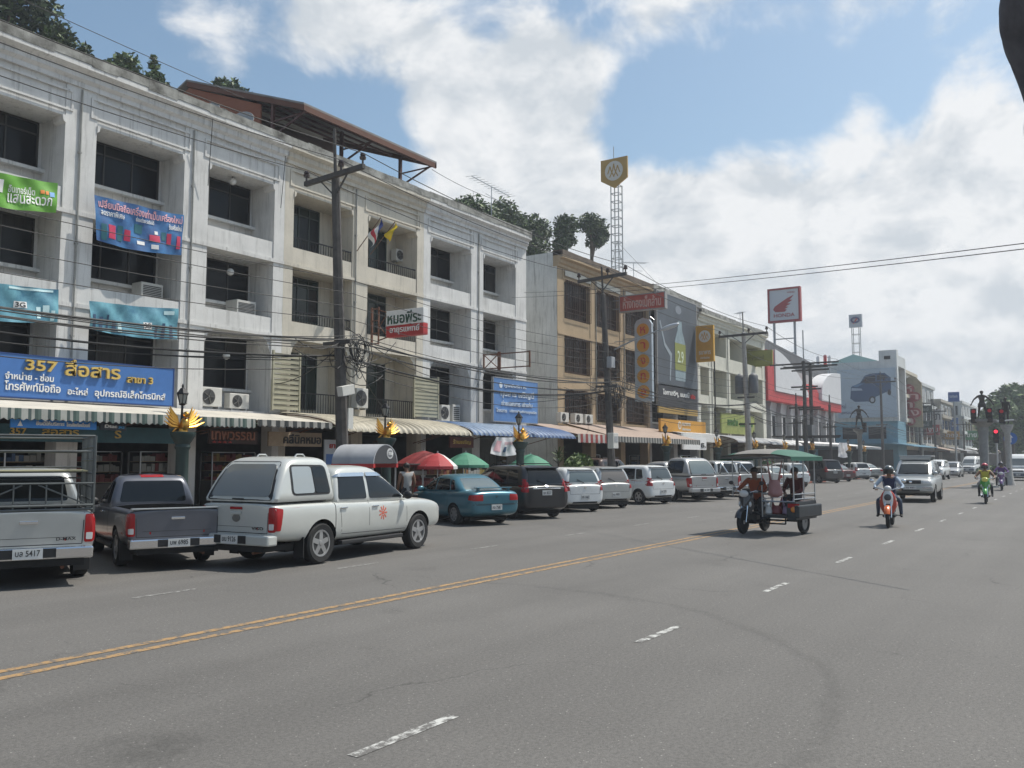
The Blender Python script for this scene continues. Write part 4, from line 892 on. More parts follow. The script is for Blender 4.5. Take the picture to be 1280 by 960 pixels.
MB().box(X - .06, X + .5, yb - e, ya + e, zb - e, zb - .002).box(X - .06, X + .5, yb - e, ya + e, zt + .002, zt + e).box(X - .06, X + .5, yb - e, yb - .002, zb, zt).box(X - .06, X + .5, ya + .002, ya + e, zb, zt).build('frame', mat('dull_red_frame', (.33, .05, .05), .6), hs, world=True)
s_ = ya - yb
wing = [(.12, .36), (.20, .28), (.52, .27), (.60, .34), (.52, .36), (.66, .42), (.55, .44), (.74, .52), (.62, .54), (.80, .64), (.70, .65), (.85, .80), (.60, .70), (.35, .56), (.18, .46)]
polyplate(m1 := MB(), [(a * s_, b * (zt - zb)) for a, b in wing], (X, ya, zb), YM, ZP, .004, .03); m1.build('emblem', mat('dark_red_emblem', (.32, .03, .03), .6), hs, world=True)
xwords(hs, 'HONDA', X, ya - s_ * .14, yb + s_ * .14, zb + .10 * (zt - zb), zb + .22 * (zt - zb), MATS['dark_red_emblem']); xwords(hs, 'WING', X, ya - s_ * .62, yb + s_ * .12, zb + .87 * (zt - zb), zb + .92 * (zt - zb), MATS['dark_red_emblem'])
m1 = MB()
for y in (ya - .35, yb + .5): m1.tube([(X + .25, y, 10.5), (X + .25, y, zb)], .13, 8)
for z in (12.6, 14.1): m1.bar((X + .25, ya - .35, z), (X + .25, yb + .5, z), .1)
m1.build('leg', mat('grey_mast_steel', (.32, .33, .34), .5), hs, world=True)
X = 122.0; ya, yb = FX(1061, 400, X).y, FX(1077, 400, X).y; zt, zb = FX(1069, 393, X).z, FX(1069, 409, X).z; yc = (ya + yb) / 2
gs = thing('sign_tower', 'small grey square sign with a dark ring emblem on a short lattice mast', 'sign mast', (X, yc, 13.6))
MB().box(X, X + .5, yb, ya, zb, zt).build('panel', mat('grey_sign', (.36, .38, .42), .6), gs, world=True)
w_ = ya - yb; m1 = MB(); m1.tube([(X - .05, yc + .30 * w_ * math.cos(a) * 1.0, (zt + zb) / 2 + .1 + .2 * w_ * math.sin(a)) for a in [i * math.pi / 8 for i in range(17)]], .12, 6); m1.build('emblem', mat('navy_emblem', (.05, .05, .13), .6), gs, world=True)
polyplate(m1 := MB(), [(.30 * w_, .3 * w_), (.42 * w_, .3 * w_), (.72 * w_, .72 * w_), (.58 * w_, .72 * w_)], (X, ya, zb), YM, ZP, .004, .1); m1.build('emblem', mat('red_emblem', (.4, .06, .06), .6), gs, world=True)
m1 = MB(); lattice(m1, X + .3, yc, .9, 13.5, zb, 1.2, .06); m1.build('mast', mat('grey_mast_steel', (.32, .33, .34), .5), gs, world=True)
# car billboard on the corner building
X = 112.1; ya, yb = FX(1047, 490, X).y, FX(1120, 490, X).y; zt, zb = FX(1085, 461, X).z, FX(1085, 522, X).z
cb = thing('billboard', 'pale blue billboard with a large picture of a dark blue car', 'billboard', (X, (ya + yb) / 2, zb))
MB().box(X, X + .2, yb, ya, zb, zt).build('panel', mat('pale_blue_billboard', (.40, .47, .53), .6, vary=.12, scale=.3), cb, world=True)
def pic(pts, m, d=0):
    w_, h_ = ya - yb, zt - zb
    polyplate(b := MB(), [(a * w_, q_ * h_) for a, q_ in pts], (X, ya, zb), YM, ZP, .003 + d, .012 + d); b.build('picture', m, cb, world=True)
navy = mat('navy_car_print', (.03, .07, .15), .5); 
pic([(.22, .40), (.30, .33), (.52, .33), (.62, .30), (.66, .42), (.86, .52), (.92, .55), (.92, .80), (.82, .90), (.58, .90), (.48, .86), (.40, .72), (.24, .64)], navy)
pic([(.42, .72), (.50, .84), (.66, .86), (.66, .74)], mat('glass_print', (.01, .015, .03), .4), .012); pic([(.69, .75), (.69, .86), (.80, .87), (.88, .80)], MATS['glass_print'], .012)
pic(circ(.60, .36, .055, .075, 16), blk_t, .024); pic(circ(.60, .36, .032, .045, 14), mat('rim_print', (.4, .42, .45), .5), .036); pic(circ(.89, .50, .03, .06, 14), blk_t, .024)
pic([(.24, .56), (.44, .56), (.42, .60), (.25, .62)], mat('chrome_print', (.3, .36, .44), .5), .012); pic([(.25, .66), (.40, .70), (.46, .70), (.34, .63)], mat('sheen_print', (.10, .19, .32), .5), .012)
lettering('ใหม่', (X - .003, ya - .04 * (ya - yb), zb + .2 * (zt - zb)), YM, .10 * (ya - yb), .10 * (zt - zb), MATS['navy_emblem'], cb); lettering('รถครอบครัว', (X - .003, ya - .04 * (ya - yb), zb + .08 * (zt - zb)), YM, .28 * (ya - yb), .07 * (zt - zb), MATS['navy_emblem'], cb)
# column of red ovals
X = 120.5; os_ = thing('oval_sign_column', 'vertical sign of five red ovals with pale letters on the narrow tan building', 'sign', (X, 20, 5))
ya, yb = FX(1129, 500, X).y, FX(1149, 500, X).y; yc = (ya + yb) / 2
for k in range(5):
    z = FX(1140, 486 + 10 * k, X).z; o_ = (.35 if k % 2 else -.35)
    polyplate(m1 := MB(), circ(0, 0, (ya - yb) * .40, .62, 18), (X, yc - o_, z), YM, ZP, -.3, .003); ov = m1.build('oval', mat('red_oval', (.34, .06, .06), .6), os_, world=True)
    lettering('ห้างทอง'[k] if k != 1 else 'า', (X - .006, yc - o_ + .5, z - .35), YM, 1.0, .7, mat('pale_red_lettering', (.6, .4, .36), .6), os_)
polyplate(m1 := MB(), [(-1.2, 0), (1.2, 0), (1.2, 5.6), (.7, 6.2), (0, 6.5), (-.8, 6.1), (-1.2, 5.7)], (X, yc, FX(1140, 534, X).z), YM, ZP, -.55, -.32); m1.build('backing', mat('tan_backing', (.38, .31, .20), .7, vary=.2), os_, world=True)
# blue sign on a tall post and dark road boards far down the street
X = 130.0; ya, yb = FX(1185, 496, X).y, FX(1199, 496, X).y
bp = thing('post_sign', 'blue rectangular sign on a tall post far down the street', 'sign', (X, (ya + yb) / 2, .14)); MB().box(X, X + .3, yb, ya, FX(1192, 502, X).z, FX(1192, 490, X).z).build('panel', mat('deep_blue_sign', (.03, .09, .30), .5), bp, world=True)
lettering('ยินดีต้อนรับ', (X - .003, ya - .2, FX(1192, 497, X).z), YM, ya - yb - .4, .4, pb, bp)
MB().tube([(X + .15, (ya + yb) / 2, .1), (X + .15, (ya + yb) / 2, FX(1192, 502, X).z)], .14, 8).build('post', steel, bp, world=True)
X = 126.0
for k, (v0, v1) in enumerate(((507, 516), (526, 535))):
    ya, yb = FX(1149, 510, X).y, FX(1165, 510, X).y
    rb_ = thing('road_sign', ('upper' if k == 0 else 'lower') + ' dark green direction board on the pole before the pale balcony building', 'road sign', (X, (ya + yb) / 2, FX(1150, v1, X).z))
    MB().box(X, X + .12, yb, ya, FX(1150, v1, X).z, FX(1150, v0, X).z).build('panel', mat('dark_green_board', (.015, .035, .03), .6), rb_, world=True)
    lettering('กระบี่', (X - .003, ya - .25, FX(1150, (v0 + v1) / 2 + 2, X).z), YM, (ya - yb) * .55, .45, mat('dull_white_lettering', (.3, .32, .32), .6), rb_)

# small signs and canopies crowding the far end of the street
FS = [('red', (.36, .05, .05), 'งาม'), ('white', (.52, .52, .50), 'ยา'), ('amber', (.48, .26, .05), 'ทอง'), ('blue', (.05, .14, .38), 'ช่าง'), ('green', (.06, .22, .09), 'ขาย'), ('pale yellow', (.50, .45, .22), 'กาแฟ'), ('maroon', (.20, .04, .04), 'ผ้า')]
for k, (X, y0, z, w_, h_) in enumerate(((131, 19.3, 5.0, 1.6, 1.4), (136.5, 19.3, 6.6, 1.2, 2.2), (143, 18.6, 4.6, 1.9, 1.2), (149, 18.6, 6.0, 1.1, 2.0), (159, 17.7, 4.8, 1.8, 1.5), (169, 17.7, 6.2, 1.3, 2.2), (184, 16.7, 4.9, 2.2, 1.5))):
    nm, c_, wd_ = FS[k]; t = xboard('projecting_sign', 'small ' + nm + ' projecting sign on the far shop row', X, y0, y0 - w_, z, z + h_, mat('far_sign_' + nm.replace(' ', '_'), c_, .6, vary=.2), .25)
    xwords(t, wd_, X, y0 - .2, y0 - w_ + .2, z + h_ * .3, z + h_ * .7, blk_t if k in (1, 5) else MATS['white_lettering'])
for k, (x0, x1, yb, m_, lab) in enumerate(((128.5, 138.8, 19.4, tanc, 'faded tan canopy below the pale grey balcony building'), (139.8, 154, 18.7, ribgrey, 'grey canopy below the dim beige building'), (156.4, 177, 17.8, whitec, 'white canopy below the lower white building'), (180.4, 208, 16.8, tanc, 'long tan canopy below the cream low building'))):
    flat_awning(lab, x0, x1, yb - .5, yb - 3.2, 3.5, 2.9, m_, greyv if k % 2 else bw, .35)
# ------------------------------------------------------------------ air conditioners, lamps, dishes, flags on the facades
aircon(FY(176, 378, 24.0).x, 24.0, 6.72 , 'grey box air conditioner on the second balcony above the aqua banner', .75, .5, .5, False)
aircon(FY(296, 390, 23.9).x, 23.9, 6.72, 'box air conditioner poking out below the window left of the cream shophouse', .8, .48, .6, False)
aircon(FY(250, 500, 23.75).x, 23.75, 3.52, 'larger outdoor unit with round fan beside the end of the large blue sign', .85, .62)
aircon(FY(287, 510, 23.75).x, 23.75, 3.50, 'half hidden outdoor unit with round fan above the striped valance', .8, .5)
aircon(FY(440, 500, 23.4).x, 23.15, 3.75, 'outdoor unit with round fan hung on the cream pillar right of the utility pole', .62, .75)
aircon(FY(498, 295, 24.2).x, 24.3, 10.2, 'outdoor unit at the end of the top cream balcony behind the yellow flag', .6, .5)
aircon(FY(552, 515, 23.9).x, 23.9, 3.5, 'dark outdoor unit on the ledge left of the blue panel sign', .6, .7)
aircon(FY(566, 515, 23.9).x, 23.9, 3.5, 'pale outdoor unit with two grilles left of the blue panel sign', .55, .75, .3, False)
for i, u in enumerate((701, 719, 732)):
    aircon(FY(u, 532, 22.9).x, 22.9, 3.72, ('leftmost', 'middle', 'rightmost')[i] + ' outdoor unit in the row on top of the red striped canopy', .85, .5)
lampm = mat('white_lamp_globe', (.6, .6, .58), .3)
for (u, v, d) in ((291, 227, 'top'), (288, 340, 'middle'), (283, 445, 'lowest')):
    p = FY(u, v, 24.0); gl = thing('globe_lamp', d + ' white globe lamp hanging in the balcony left of the cream shophouse', 'lamp', p, group='globe lamps hanging in the balconies')
    MB().ell((0, 0, 0), .12, 14, 10).build('globe', lampm, gl, smooth='all'); MB().tube([(0, 0, .115), (0, 0, .30)], .015, 6).build('stem', iron, gl)
def slat_screen(label, u0, u1, v0, v1, Y):
    a, b = FY(u0, 480, Y).x, FY(u1, 480, Y).x; z0, z1 = FY(u0, v1, Y).z, FY(u0, v0, Y).z
    t = thing('slatted_screen', label, 'screen', ((a + b) / 2, Y, z0), group='slatted screens on the cream shophouse'); m_ = mat('pale_olive_slats', (.38, .36, .26), .7, vary=.15)
    MB().box(a, a + .06, Y, Y + .08, z0, z1).box(b - .06, b, Y, Y + .08, z0, z1).build('frame', m_, t, world=True)
    s = MB(); n = 11
    for i in range(n):
        z = z0 + .05 + (z1 - z0 - .1) * i / n; s.add([(a + .062, Y + .005, z + .14), (b - .062, Y + .005, z + .14), (b - .062, Y + .075, z), (a + .062, Y + .075, z)], [(0, 1, 2, 3)]).box(a + .062, b - .062, Y + .02, Y + .04, z, z + .13)
    s.build('slats', m_, t, world=True)
slat_screen('left pale olive slatted screen beside the utility pole', 341, 376, 437, 513, 23.2); slat_screen('right pale olive slatted screen next to the white shophouse', 518, 549, 468, 522, 23.2)
for (u, v, r, lab) in ((303, 150, .42, 'large grey satellite dish on the roof edge in front of the brown shelter'), (264, 136, .3, 'small grey satellite dish on the roof edge left of the brown shelter')):
    p = FY(u, v, 24.6); d = thing('satellite_dish', lab, 'satellite dish', (p.x, p.y, 12.6), group='satellite dishes on the roof')
    M = Matrix.Translation((0, 0, p.z - 12.6)) @ Matrix.Rotation(R(-62), 4, 'Y') @ Matrix.Rotation(R(25), 4, 'X')
    MB().lathe([(.02, -.10), (r * .5, -.075), (r, 0), (r * .98, .012), (r * .5, -.06), (.02, -.085)], 20, M).build('dish', mat('dull_dish', (.30, .30, .30), .6), d, smooth=60)
    MB().tube([(0, 0, -0.2), (0.02, 0, p.z - 12.6 - .08)], .03, 6).tube([(-.05, 0, p.z - 12.6 - r * .8), (-.45, .05, p.z - 12.6 + .15)], .012, 5).build('mount', steel, d)
p = FY(279, 141, 24.6); wv = thing('roof_vent', 'small dark vent stub on the roof edge between the two satellite dishes', 'vent', (p.x, p.y, 12.6)); MB().lathe([(.09, 0), (.09, p.z - 12.6 - .1), (.15, p.z - 12.6 - .05), (.15, p.z - 12.6 + .1), (.02, p.z - 12.6 + .16)], 10).build('pipe', darkframe, wv)
def antenna(lab, x, y, z0, z1, n, L, az=0):
    t = thing('tv_antenna', lab, 'antenna', (x, y, z0), az, group='television antennas on the roofs'); MB().tube([(0, 0, 0), (0, 0, z1 - z0)], .022, 6).build('mast', steel, t)
    b = MB(); b.bar((-L / 2, 0, z1 - z0 - .1), (L / 2, 0, z1 - z0 + .15), .03)
    for i in range(n):
        x_ = -L / 2 + L * i / (n - 1); b.bar((x_, -.3, z1 - z0 - .1 + .25 * i / (n - 1)), (x_, .3, z1 - z0 - .1 + .25 * i / (n - 1)), .014)
    b.bar((-L * .15, 0, z1 - z0 - .5), (L * .35, 0, z1 - z0 - .42), .02); b.build('boom', steel, t); return t
antenna('long television antenna on a mast above the white shophouse roof', 34.2, 23.9, 13.0, 14.95, 12, 4.4, R(10)); antenna('tilted grid antenna on the tan shophouse roof', 50.5, 24.2, 12.8, 14.3, 10, 2.2, R(-20))
antenna('dark antenna on the pale yellow shophouse roof', 71.5, 24.5, 12.4, 14.0, 8, 2.6, R(30))
def flag(lab, base, tip, m_list, w, drop_):
    t = thing('flag', lab, 'flag', base, group='flags on poles at the cream balcony'); d = Vector(tip) - Vector(base)
    MB().tube([(0, 0, 0), d], .018, 6).build('flagpole', mat('brown_pole', (.12, .06, .03), .7), t)
    dirn = d.normalized(); n = len(m_list); k = MB()
    def f(u, v):
        p = d - dirn * (w * u) ; return p + Vector((.10 * math.sin(v * 5 + u * 4), -.05 + .06 * math.sin(v * 7), -drop_ * v)) + Vector((0, 0, 0))
    for i in range(n): k.m(i).sheet(lambda a, b: f((i + a) / n, b), 3, 8)
    k.build('cloth', m_list, t, smooth='all'); return t
fr_ = mat('flag_red', (.5, .03, .05), .7); fw_ = mat('flag_white', (.7, .7, .68), .7); fb_ = mat('flag_blue', (.03, .05, .2), .7); fy_ = mat('flag_yellow', (.75, .55, .02), .7)
p = FY(446, 314, 23.2); q_ = FY(476, 272, 22.2); flag('striped red, white and blue flag drooping from the cream balcony', p, q_, [fb_, fw_, fr_, fw_], .75, .55)
p = FY(463, 318, 23.2); q_ = FY(494, 277, 22.2); flag('bright yellow flag drooping from the cream balcony', p, q_, [fy_], .6, .40)
cell = thing('cell_antenna', 'cluster of red and white mobile phone antennas above the dealership roof', 'antenna', (101, 24.5, 10.5))
for i, (dx, dy, z) in enumerate(((0, 0, 1.2), (.5, .6, 1.4), (-.2, 1.2, 1.2))):
    MB().tube([(dx, dy, 0), (dx, dy, z + 1.6)], .07, 6).build('mast', steel, cell); MB().box(dx - .15, dx + .15, dy - .15, dy + .15, z + .4, z + 1.5).build('panel_antenna', red_p if i % 2 else white_p, cell)
# ------------------------------------------------------------------ utility poles and wires
def util_pole(lab, base, top, arm=None, low=None, r0=.17, r1=.10, m=None, extra=None):
    t = thing('utility_pole', lab, 'utility pole', base, group='utility poles along the left kerb'); d = Vector(top) - Vector(base); m = m or concrete
    k = MB(); k.tube([(0, 0, 0), d * .88, d * .885, d], [r0, r1, .05, .045], 8); k.build('shaft', m, t, smooth=40)
    P = lambda f: d * f
    att = []
    if arm is not None:                                         # timber arm across the street with pin insulators
        z, ya, yb, dz = arm; c = d * (z / d.z); A = c + Vector((-.12, ya, -dz)); B = c + Vector((-.12, yb, dz))
        MB().bar(A, B, .12, .14).bar(c + Vector((0, 0, -.6)), A.lerp(B, .25), .04).bar(c + Vector((0, 0, -.6)), A.lerp(B, .75), .04).build('crossarm', concrete, t)
        for f in (.02, .62, .98):
            p = A.lerp(B, f) + Vector((0, 0, .08)); i_ = MB(); i_.lathe([(.03, 0), (.03, .12), (.09, .13), (.10, .20), (.05, .22), (.08, .24), (.08, .29), (.02, .33)], 10, Matrix.Translation(p)); i_.build('insulator', mat('brown_ceramic', (.05, .03, .025), .25), t, smooth=50)
            att.append(Vector(base) + p + Vector((0, 0, .32)))
    if low is not None:
        for z in low:
            c = d * (z / d.z); b = MB().bar(c + Vector((-.1, -.55, 0)), c + Vector((-.1, .55, 0)), .09, .10); b.build('bracket', concrete, t)
    return t, att
poles = []
spec = [('thick leaning utility pole in front of the cream shophouse', FY(431, 575, 18.5), FY(418, 160, 18.5), (10.05, 1.15, -1.25, .06), (5.1,)),
        ('dark utility pole carrying a street light in front of the tan shophouse', FY(766, 583, 18.6), FY(752, 334, 18.6), (9.95, 1.2, -1.3, .05), (5.0,)),
        ('light grey concrete utility pole before the pale yellow shophouse', FY(938, 578, 18.6), FY(928, 390, 18.6), (9.6, 1.6, -1.6, .02), (5.6, 3.9))]
px0 = Vector((0.2, 18.5, .14))
pl0, a0 = util_pole('utility pole just outside the left edge of the view', px0, px0 + Vector((0, 0, 11.4)), (10.05, 1.15, -1.25, .06), (5.1,))
ATT = [a0]; BASE = [px0]
for i, (lab, b, tp, arm, low) in enumerate(spec):
    b = Vector((b.x, b.y, .14)); _, a = util_pole(lab, b, tp, arm, low, .20 if i < 2 else .24, .12 if i < 2 else .13, concrete if i < 2 else concrete_l); ATT.append(a); BASE.append(b)
# double pole with a platform
b = Vector((FY(1012, 575, 18.6).x, 18.6, .14))
dp = thing('utility_pole', 'twin post utility structure with cross beams in front of the dealership', 'utility pole', b, group='utility poles along the left kerb')
for dx in (-.9, .9): MB().tube([(dx, 0, 0), (dx, 0, 9.2)], [.17, .13], 8).build('shaft', concrete, dp, smooth=40)
MB().tube([(-.9, 0, 9.2), (-.9, 0, 11.6)], .05, 6).build('lightning_rod', steel, dp)
for z, hw in ((9.0, 2.6), (8.7, 1.8), (5.6, 1.2), (3.4, 2.6), (7.2, 1.0)): MB().bar((-.9, -hw, z), (-.9, hw, z), .12, .12).bar((.9, -hw * .8, z - .05), (.9, hw * .8, z - .05), .12, .12).bar((-1.0, .1, z + .1), (1.0, .1, z + .1), .10).build('cross_beam', concrete, dp)
MB().box(-.4, .4, -.35, .35, 3.5, 4.3).build('transformer', mat('grey_transformer', (.12, .125, .13), .6), dp)
ATT.append([b + Vector((-.9, y, 9.2)) for y in (2.4, -.6, -2.4)]); BASE.append(b)
for (u, vt, lab) in ((997, 492, 'thin dark pole left of the twin post structure'), (1039, 494, 'thin dark pole right of the twin post structure')):
    p = FY(u, 575, 18.4); b_ = Vector((p.x, p.y, .14)); util_pole(lab, b_, Vector((p.x, 18.4, FY(u, vt, 18.4).z)), None, (4.3,), .12, .10)
for (u, vt, lab, Y_) in ((1104, 466, 'utility pole rising in front of the car billboard', 18.4), (1151, 495, 'dark pole carrying the two green direction boards', FX(1151, 510, 126.2).y), (1170, 505, 'slim utility pole before the pale balcony building', 18.0), (1206, 522, 'farthest utility pole on the left pavement', 16.5)):
    p = FY(u, 575, Y_); b_ = Vector((p.x, p.y, .1)); tp = Vector((p.x, Y_, FY(u, vt, Y_).z)); _, a = util_pole(lab, b_, tp, (tp.z - 1.2, 1.5, -1.5, 0), (5.2,), .16, .11)
    if not u == 1151: ATT.append(a); BASE.append(b_)
# street light arm on the second pole
p = FY(768, 437, 18.4); q_ = FX(828, 411, p.x - .3)
sl = thing('street_light', 'curved street light arm with a long grey lamp head on the dark utility pole', 'street light', p)
d = q_ - p; MB().tube([(0, 0, 0), d * .35 + Vector((0, 0, .05)), d * .7 + Vector((0, 0, .02)), d], .04, 8).bar((0, 0, .35), d * .45 + Vector((0, 0, .02)), .03).build('arm', steel, sl)
MB().ell((0, 0, 0), (.16, .48, .10), 12, 8, Matrix.Translation(d + Vector((0, -.35, .06))) @ Matrix.Rotation(R(-14), 4, 'X')).build('lamp_head', mat('lamp_head_grey', (.5, .52, .55), .35, metal=.3), sl, smooth='all')
# transformer cans on the third pole, cable box and notice plate on the first
b = BASE[3]; tc_ = thing('transformer', 'pair of dark transformer cans on the light grey utility pole', 'transformer', (b.x, 18.6, 7))
for dy in (-.45, .45): MB().lathe([(.28, 6.0), (.30, 6.1), (.30, 7.1), (.22, 7.2), (.05, 7.3)], 12, Matrix.Translation((-.4, dy, -7))).build('can', mat('grey_transformer', (.12, .125, .13), .6), tc_, smooth=50)
pz = FY(432, 488, 18.1); nb = thing('cable_box', 'small pale cable box tilted on the thick leaning pole', 'junction box', pz); MB().box(-.25, .25, -.12, .1, -.14, .14, Matrix.Rotation(R(-12), 4, 'Y')).build('casing', ac_white, nb, bevel=.01)
pz = FY(438, 523, 18.1); nb = thing('notice_plate', 'small white notice plate strapped to the thick leaning pole above the kerb', 'notice', pz); MB().box(-.10, .10, -.02, .02, -.3, .3).build('plate', ac_white, nb)
pz = FY(763, 453, 18.3); nb = thing('cable_box', 'grey cable box halfway up the dark street light pole', 'junction box', pz); MB().box(-.18, .18, -.15, .1, -.25, .25).build('casing', mat('box_grey', (.3, .31, .32), .5), nb, bevel=.01)
pz = FY(765, 551, 18.2); nb = thing('meter_box', 'pale meter box low on the dark street light pole', 'meter box', pz); MB().box(-.25, .25, -.2, .1, -.35, .35).build('casing', ac_white, nb, bevel=.02); MB().box(-.15, .15, -.215, -.202, -.05, .2).build('cover', mat('box_grey', (.3, .31, .32), .5), nb)

def sag(a, b, s, n=14):
    a, b = Vector(a), Vector(b); return [a.lerp(b, i / n) + Vector((0, 0, -s * 4 * (i / n) * (1 - i / n))) for i in range(n + 1)]
def wire(lab, pts, r, group, cat='wire', name='power_line'):
    o = MB().tube(pts, r, 5).build(name, cable_m); return tag(o, lab, cat, group)
SEQ = [0, 1, 2, 3, 4, 5, 6, 7]
for k, nm in enumerate(('inner', 'middle', 'outer')):
    pts = []
    for i in range(len(ATT) - 1):
        s = sag(ATT[i][k], ATT[i + 1][k], .35); pts += s if not pts else s[1:]
    pts = sag(ATT[0][k] + Vector((-36, 0, .5)), ATT[0][k], .4)[:-1] + pts
    wire('topmost power line on the ' + nm + ' insulators of the utility poles', pts, .014, 'power lines on the cross arms')
rng = random.Random(3)
def along(z, y, sg, j=0.0):
    pts = []
    B = [(-36, y, z)] + [(b.x, b.y + y, z + rng.uniform(-j, j)) for b in BASE]
    B[0] = (-18, 18.5 + y, z)
    for i in range(len(B) - 1):
        s = sag(B[i], B[i + 1], sg * rng.uniform(.7, 1.3)); pts += s if not pts else s[1:]
    return pts
for k, z in enumerate((7.15, 6.75, 6.35, 5.95)):
    wire(('highest', 'second highest', 'third highest', 'lowest')[k] + ' thin wire of the four strung between the poles below the cross arms', along(z, -.2, .28), .010, 'low voltage wires between the poles')
for k in range(9):
    z = 5.55 - .12 * k + rng.uniform(-.05, .05)
    wire('black communication cable in the drooping bundle along the pavement', along(z, rng.uniform(-.5, .3), rng.uniform(.25, .75), .08), rng.choice((.012, .015, .022, .028)), 'cables in the drooping bundle along the pavement', 'cable', 'cable')
# tangled coils of cable at the poles
for (b, z, lab, s) in ((BASE[1], 4.9, 'tangle of black cable coils on the thick leaning pole', .35), (BASE[2], 4.9, 'big tangle of black cables on the dark street light pole', .55)):
    t = MB(); rg = random.Random(int(b.x))
    for i in range(26):
        a = rg.uniform(0, 6.28); rr = rg.uniform(.15, .35); c = Vector((rg.gauss(0, s), -.25 + rg.uniform(-.2, .2), rg.gauss(0, s * .7)))
        if rg.random() < .5: t.tube([c + Vector((rr * math.cos(q * .7), rg.uniform(-.02, .02), rr * 1.2 * math.sin(q * .7))) for q in range(10)], .016, 4)
        else: t.tube(sag(c, c + Vector((rg.uniform(-2.2, 2.2), rg.uniform(-.3, 1.5), rg.uniform(-.3, .8))), .25, 8), .014, 4)
    o = t.build('cable_tangle', cable_m); o.location = (b.x, b.y, z); tag(o, lab, 'cables', None, None)
# service drops to the facades, wires over the street
for k, (a, b_) in enumerate(((BASE[1] + Vector((0, 0, 5.3)), (20.6, 23.4, 4.4)), (BASE[1] + Vector((0, 0, 5.6)), (30.5, 23.4, 5.2)), (BASE[1] + Vector((0, 0, 5.2)), (26.5, 23.4, 3.6)), (BASE[2] + Vector((0, 0, 5.2)), (40.2, 23.4, 5.6)), (BASE[2] + Vector((0, 0, 5.0)), (33.5, 23.4, 4.5)), (BASE[2] + Vector((0, 0, 5.4)), (44, 23.4, 5.0)))):
    wire('thin service cable from ' + ('the thick leaning pole' if k < 3 else 'the dark street light pole') + ' to the shop fronts', sag(a, b_, .3, 8), .014, 'service cables to the shop fronts ' + ('near' if k < 3 else 'far'), 'cable', 'cable')
pa, pb_ = FY(655, 366, 23), FX(1290, 303, 16.0); wire('upper long wire crossing high over the street', sag(pa, pb_, .15, 20), .008, 'wires crossing the street', name='overhead_wire')
pa, pb_ = FY(640, 372, 23), FX(1290, 310, 16.0); wire('lower long wire crossing high over the street', sag(pa, pb_, .15, 20), .008, 'wires crossing the street', name='overhead_wire')
pa, pb_ = FY(20, -4, 26), FY(440, 178, 26); wire('thin dark wire slanting in the sky above the white parapet', sag(pa, pb_, .1, 8), .012, None, name='overhead_wire')
pa, pb_ = FY(540, 212, 24), FY(640, 255, 26); wire('thin wire from the brown shelter eave to the roof antenna', sag(pa, pb_, .2, 8), .012, None, name='overhead_wire')
for (u, v0, v1, lab) in ((266, 148, 232, 'thin drop wire hanging down the white facade in front of the third balcony'), (357, 195, 260, 'thin drop wire at the joint of the white and cream facades')):
    pa, pb_ = FY(u, v0, 23.1), FY(u - 6, v1, 23.35); wire(lab, sag(pa, pb_, 0, 4), .012, 'drop wires on the facade', name='drop_wire')

# ------------------------------------------------------------------ kerb lamps with golden birds
green_iron = mat('dark_green_iron', (.018, .038, .034), .55, vary=.3); lampglass = mat('lantern_glass', (.30, .30, .27), .2)
def bird_lamp(lab, x, y):
    t = thing('bird_lamp', lab, 'street lamp', (x, y, .14), group='golden bird lamps along the kerb')
    MB().lathe([(.30, 0), (.30, .12), (.22, .2), (.17, .35), (.15, 1.2), (.15, 1.9), (.19, 1.98), (.17, 2.05), (.26, 2.2), (.30, 2.28), (.30, 2.34), (.02, 2.36)], 14).build('column', green_iron, t, smooth=40)
    g_ = MB()
    g_.ell((0, -.05, 2.52), (.11, .13, .17), 12, 8).ell((0, -.10, 2.76), (.07, .08, .08), 10, 6).tube([(0, -.16, 2.76), (0, -.24, 2.74)], [.03, .005], 6)   # body, head, beak
    g_.tube([(0, 0, 2.36), (0, -.02, 2.5)], [.12, .09], 8)
    for s in (-1, 1):
        for k in range(6):                                      # feathers of each raised wing
            a = R(16 + 9 * k); L_ = .49 - .035 * k
            b0 = Vector((s * (.09 + .015 * k), 0, 2.46 + .045 * k)); tip = b0 + Vector((s * L_ * math.cos(a), .03 * k - .05, L_ * math.sin(a)))
            mid = b0.lerp(tip, .5) + Vector((0, 0, -.045)); nrm = (tip - b0).cross(Vector((0, 1, 0))).normalized() * .045
            g_.tube([b0, mid, tip], [.030, .042, .008], 5)
        for k in range(3): g_.tube([(s * .05 * k, .08, 2.45), (s * .09 * k, .22, 2.34 - .02 * k)], [.04, .012], 5)
    g_.build('golden_bird', gold, t, smooth=50)
    MB().tube([(0, .06, 2.36), (0, .06, 2.98)], [.04, .025], 8).lathe([(.02, 2.98), (.07, 3.0), (.09, 3.03), (.02, 3.04)], 8, Matrix.Translation((0, .06, 0))).build('stem', iron, t)
    l_ = MB().lathe([(.07, 3.041), (.12, 3.25), (.115, 3.255), (.03, 3.256)], 6, Matrix.Translation((0, .06, 0))).build('lantern_glass', lampglass, t)
    c_ = MB().lathe([(.155, 3.26), (.15, 3.28), (.06, 3.40), (.02, 3.42), (.03, 3.46), (.005, 3.52)], 6, Matrix.Translation((0, .06, 0)))
    for k in range(6): a = R(60 * k); c_.bar((.072 * math.cos(a), .06 + .072 * math.sin(a), 3.04), (.125 * math.cos(a), .06 + .125 * math.sin(a), 3.26), .014)
    c_.build('lantern_cap', iron, t)
    return t
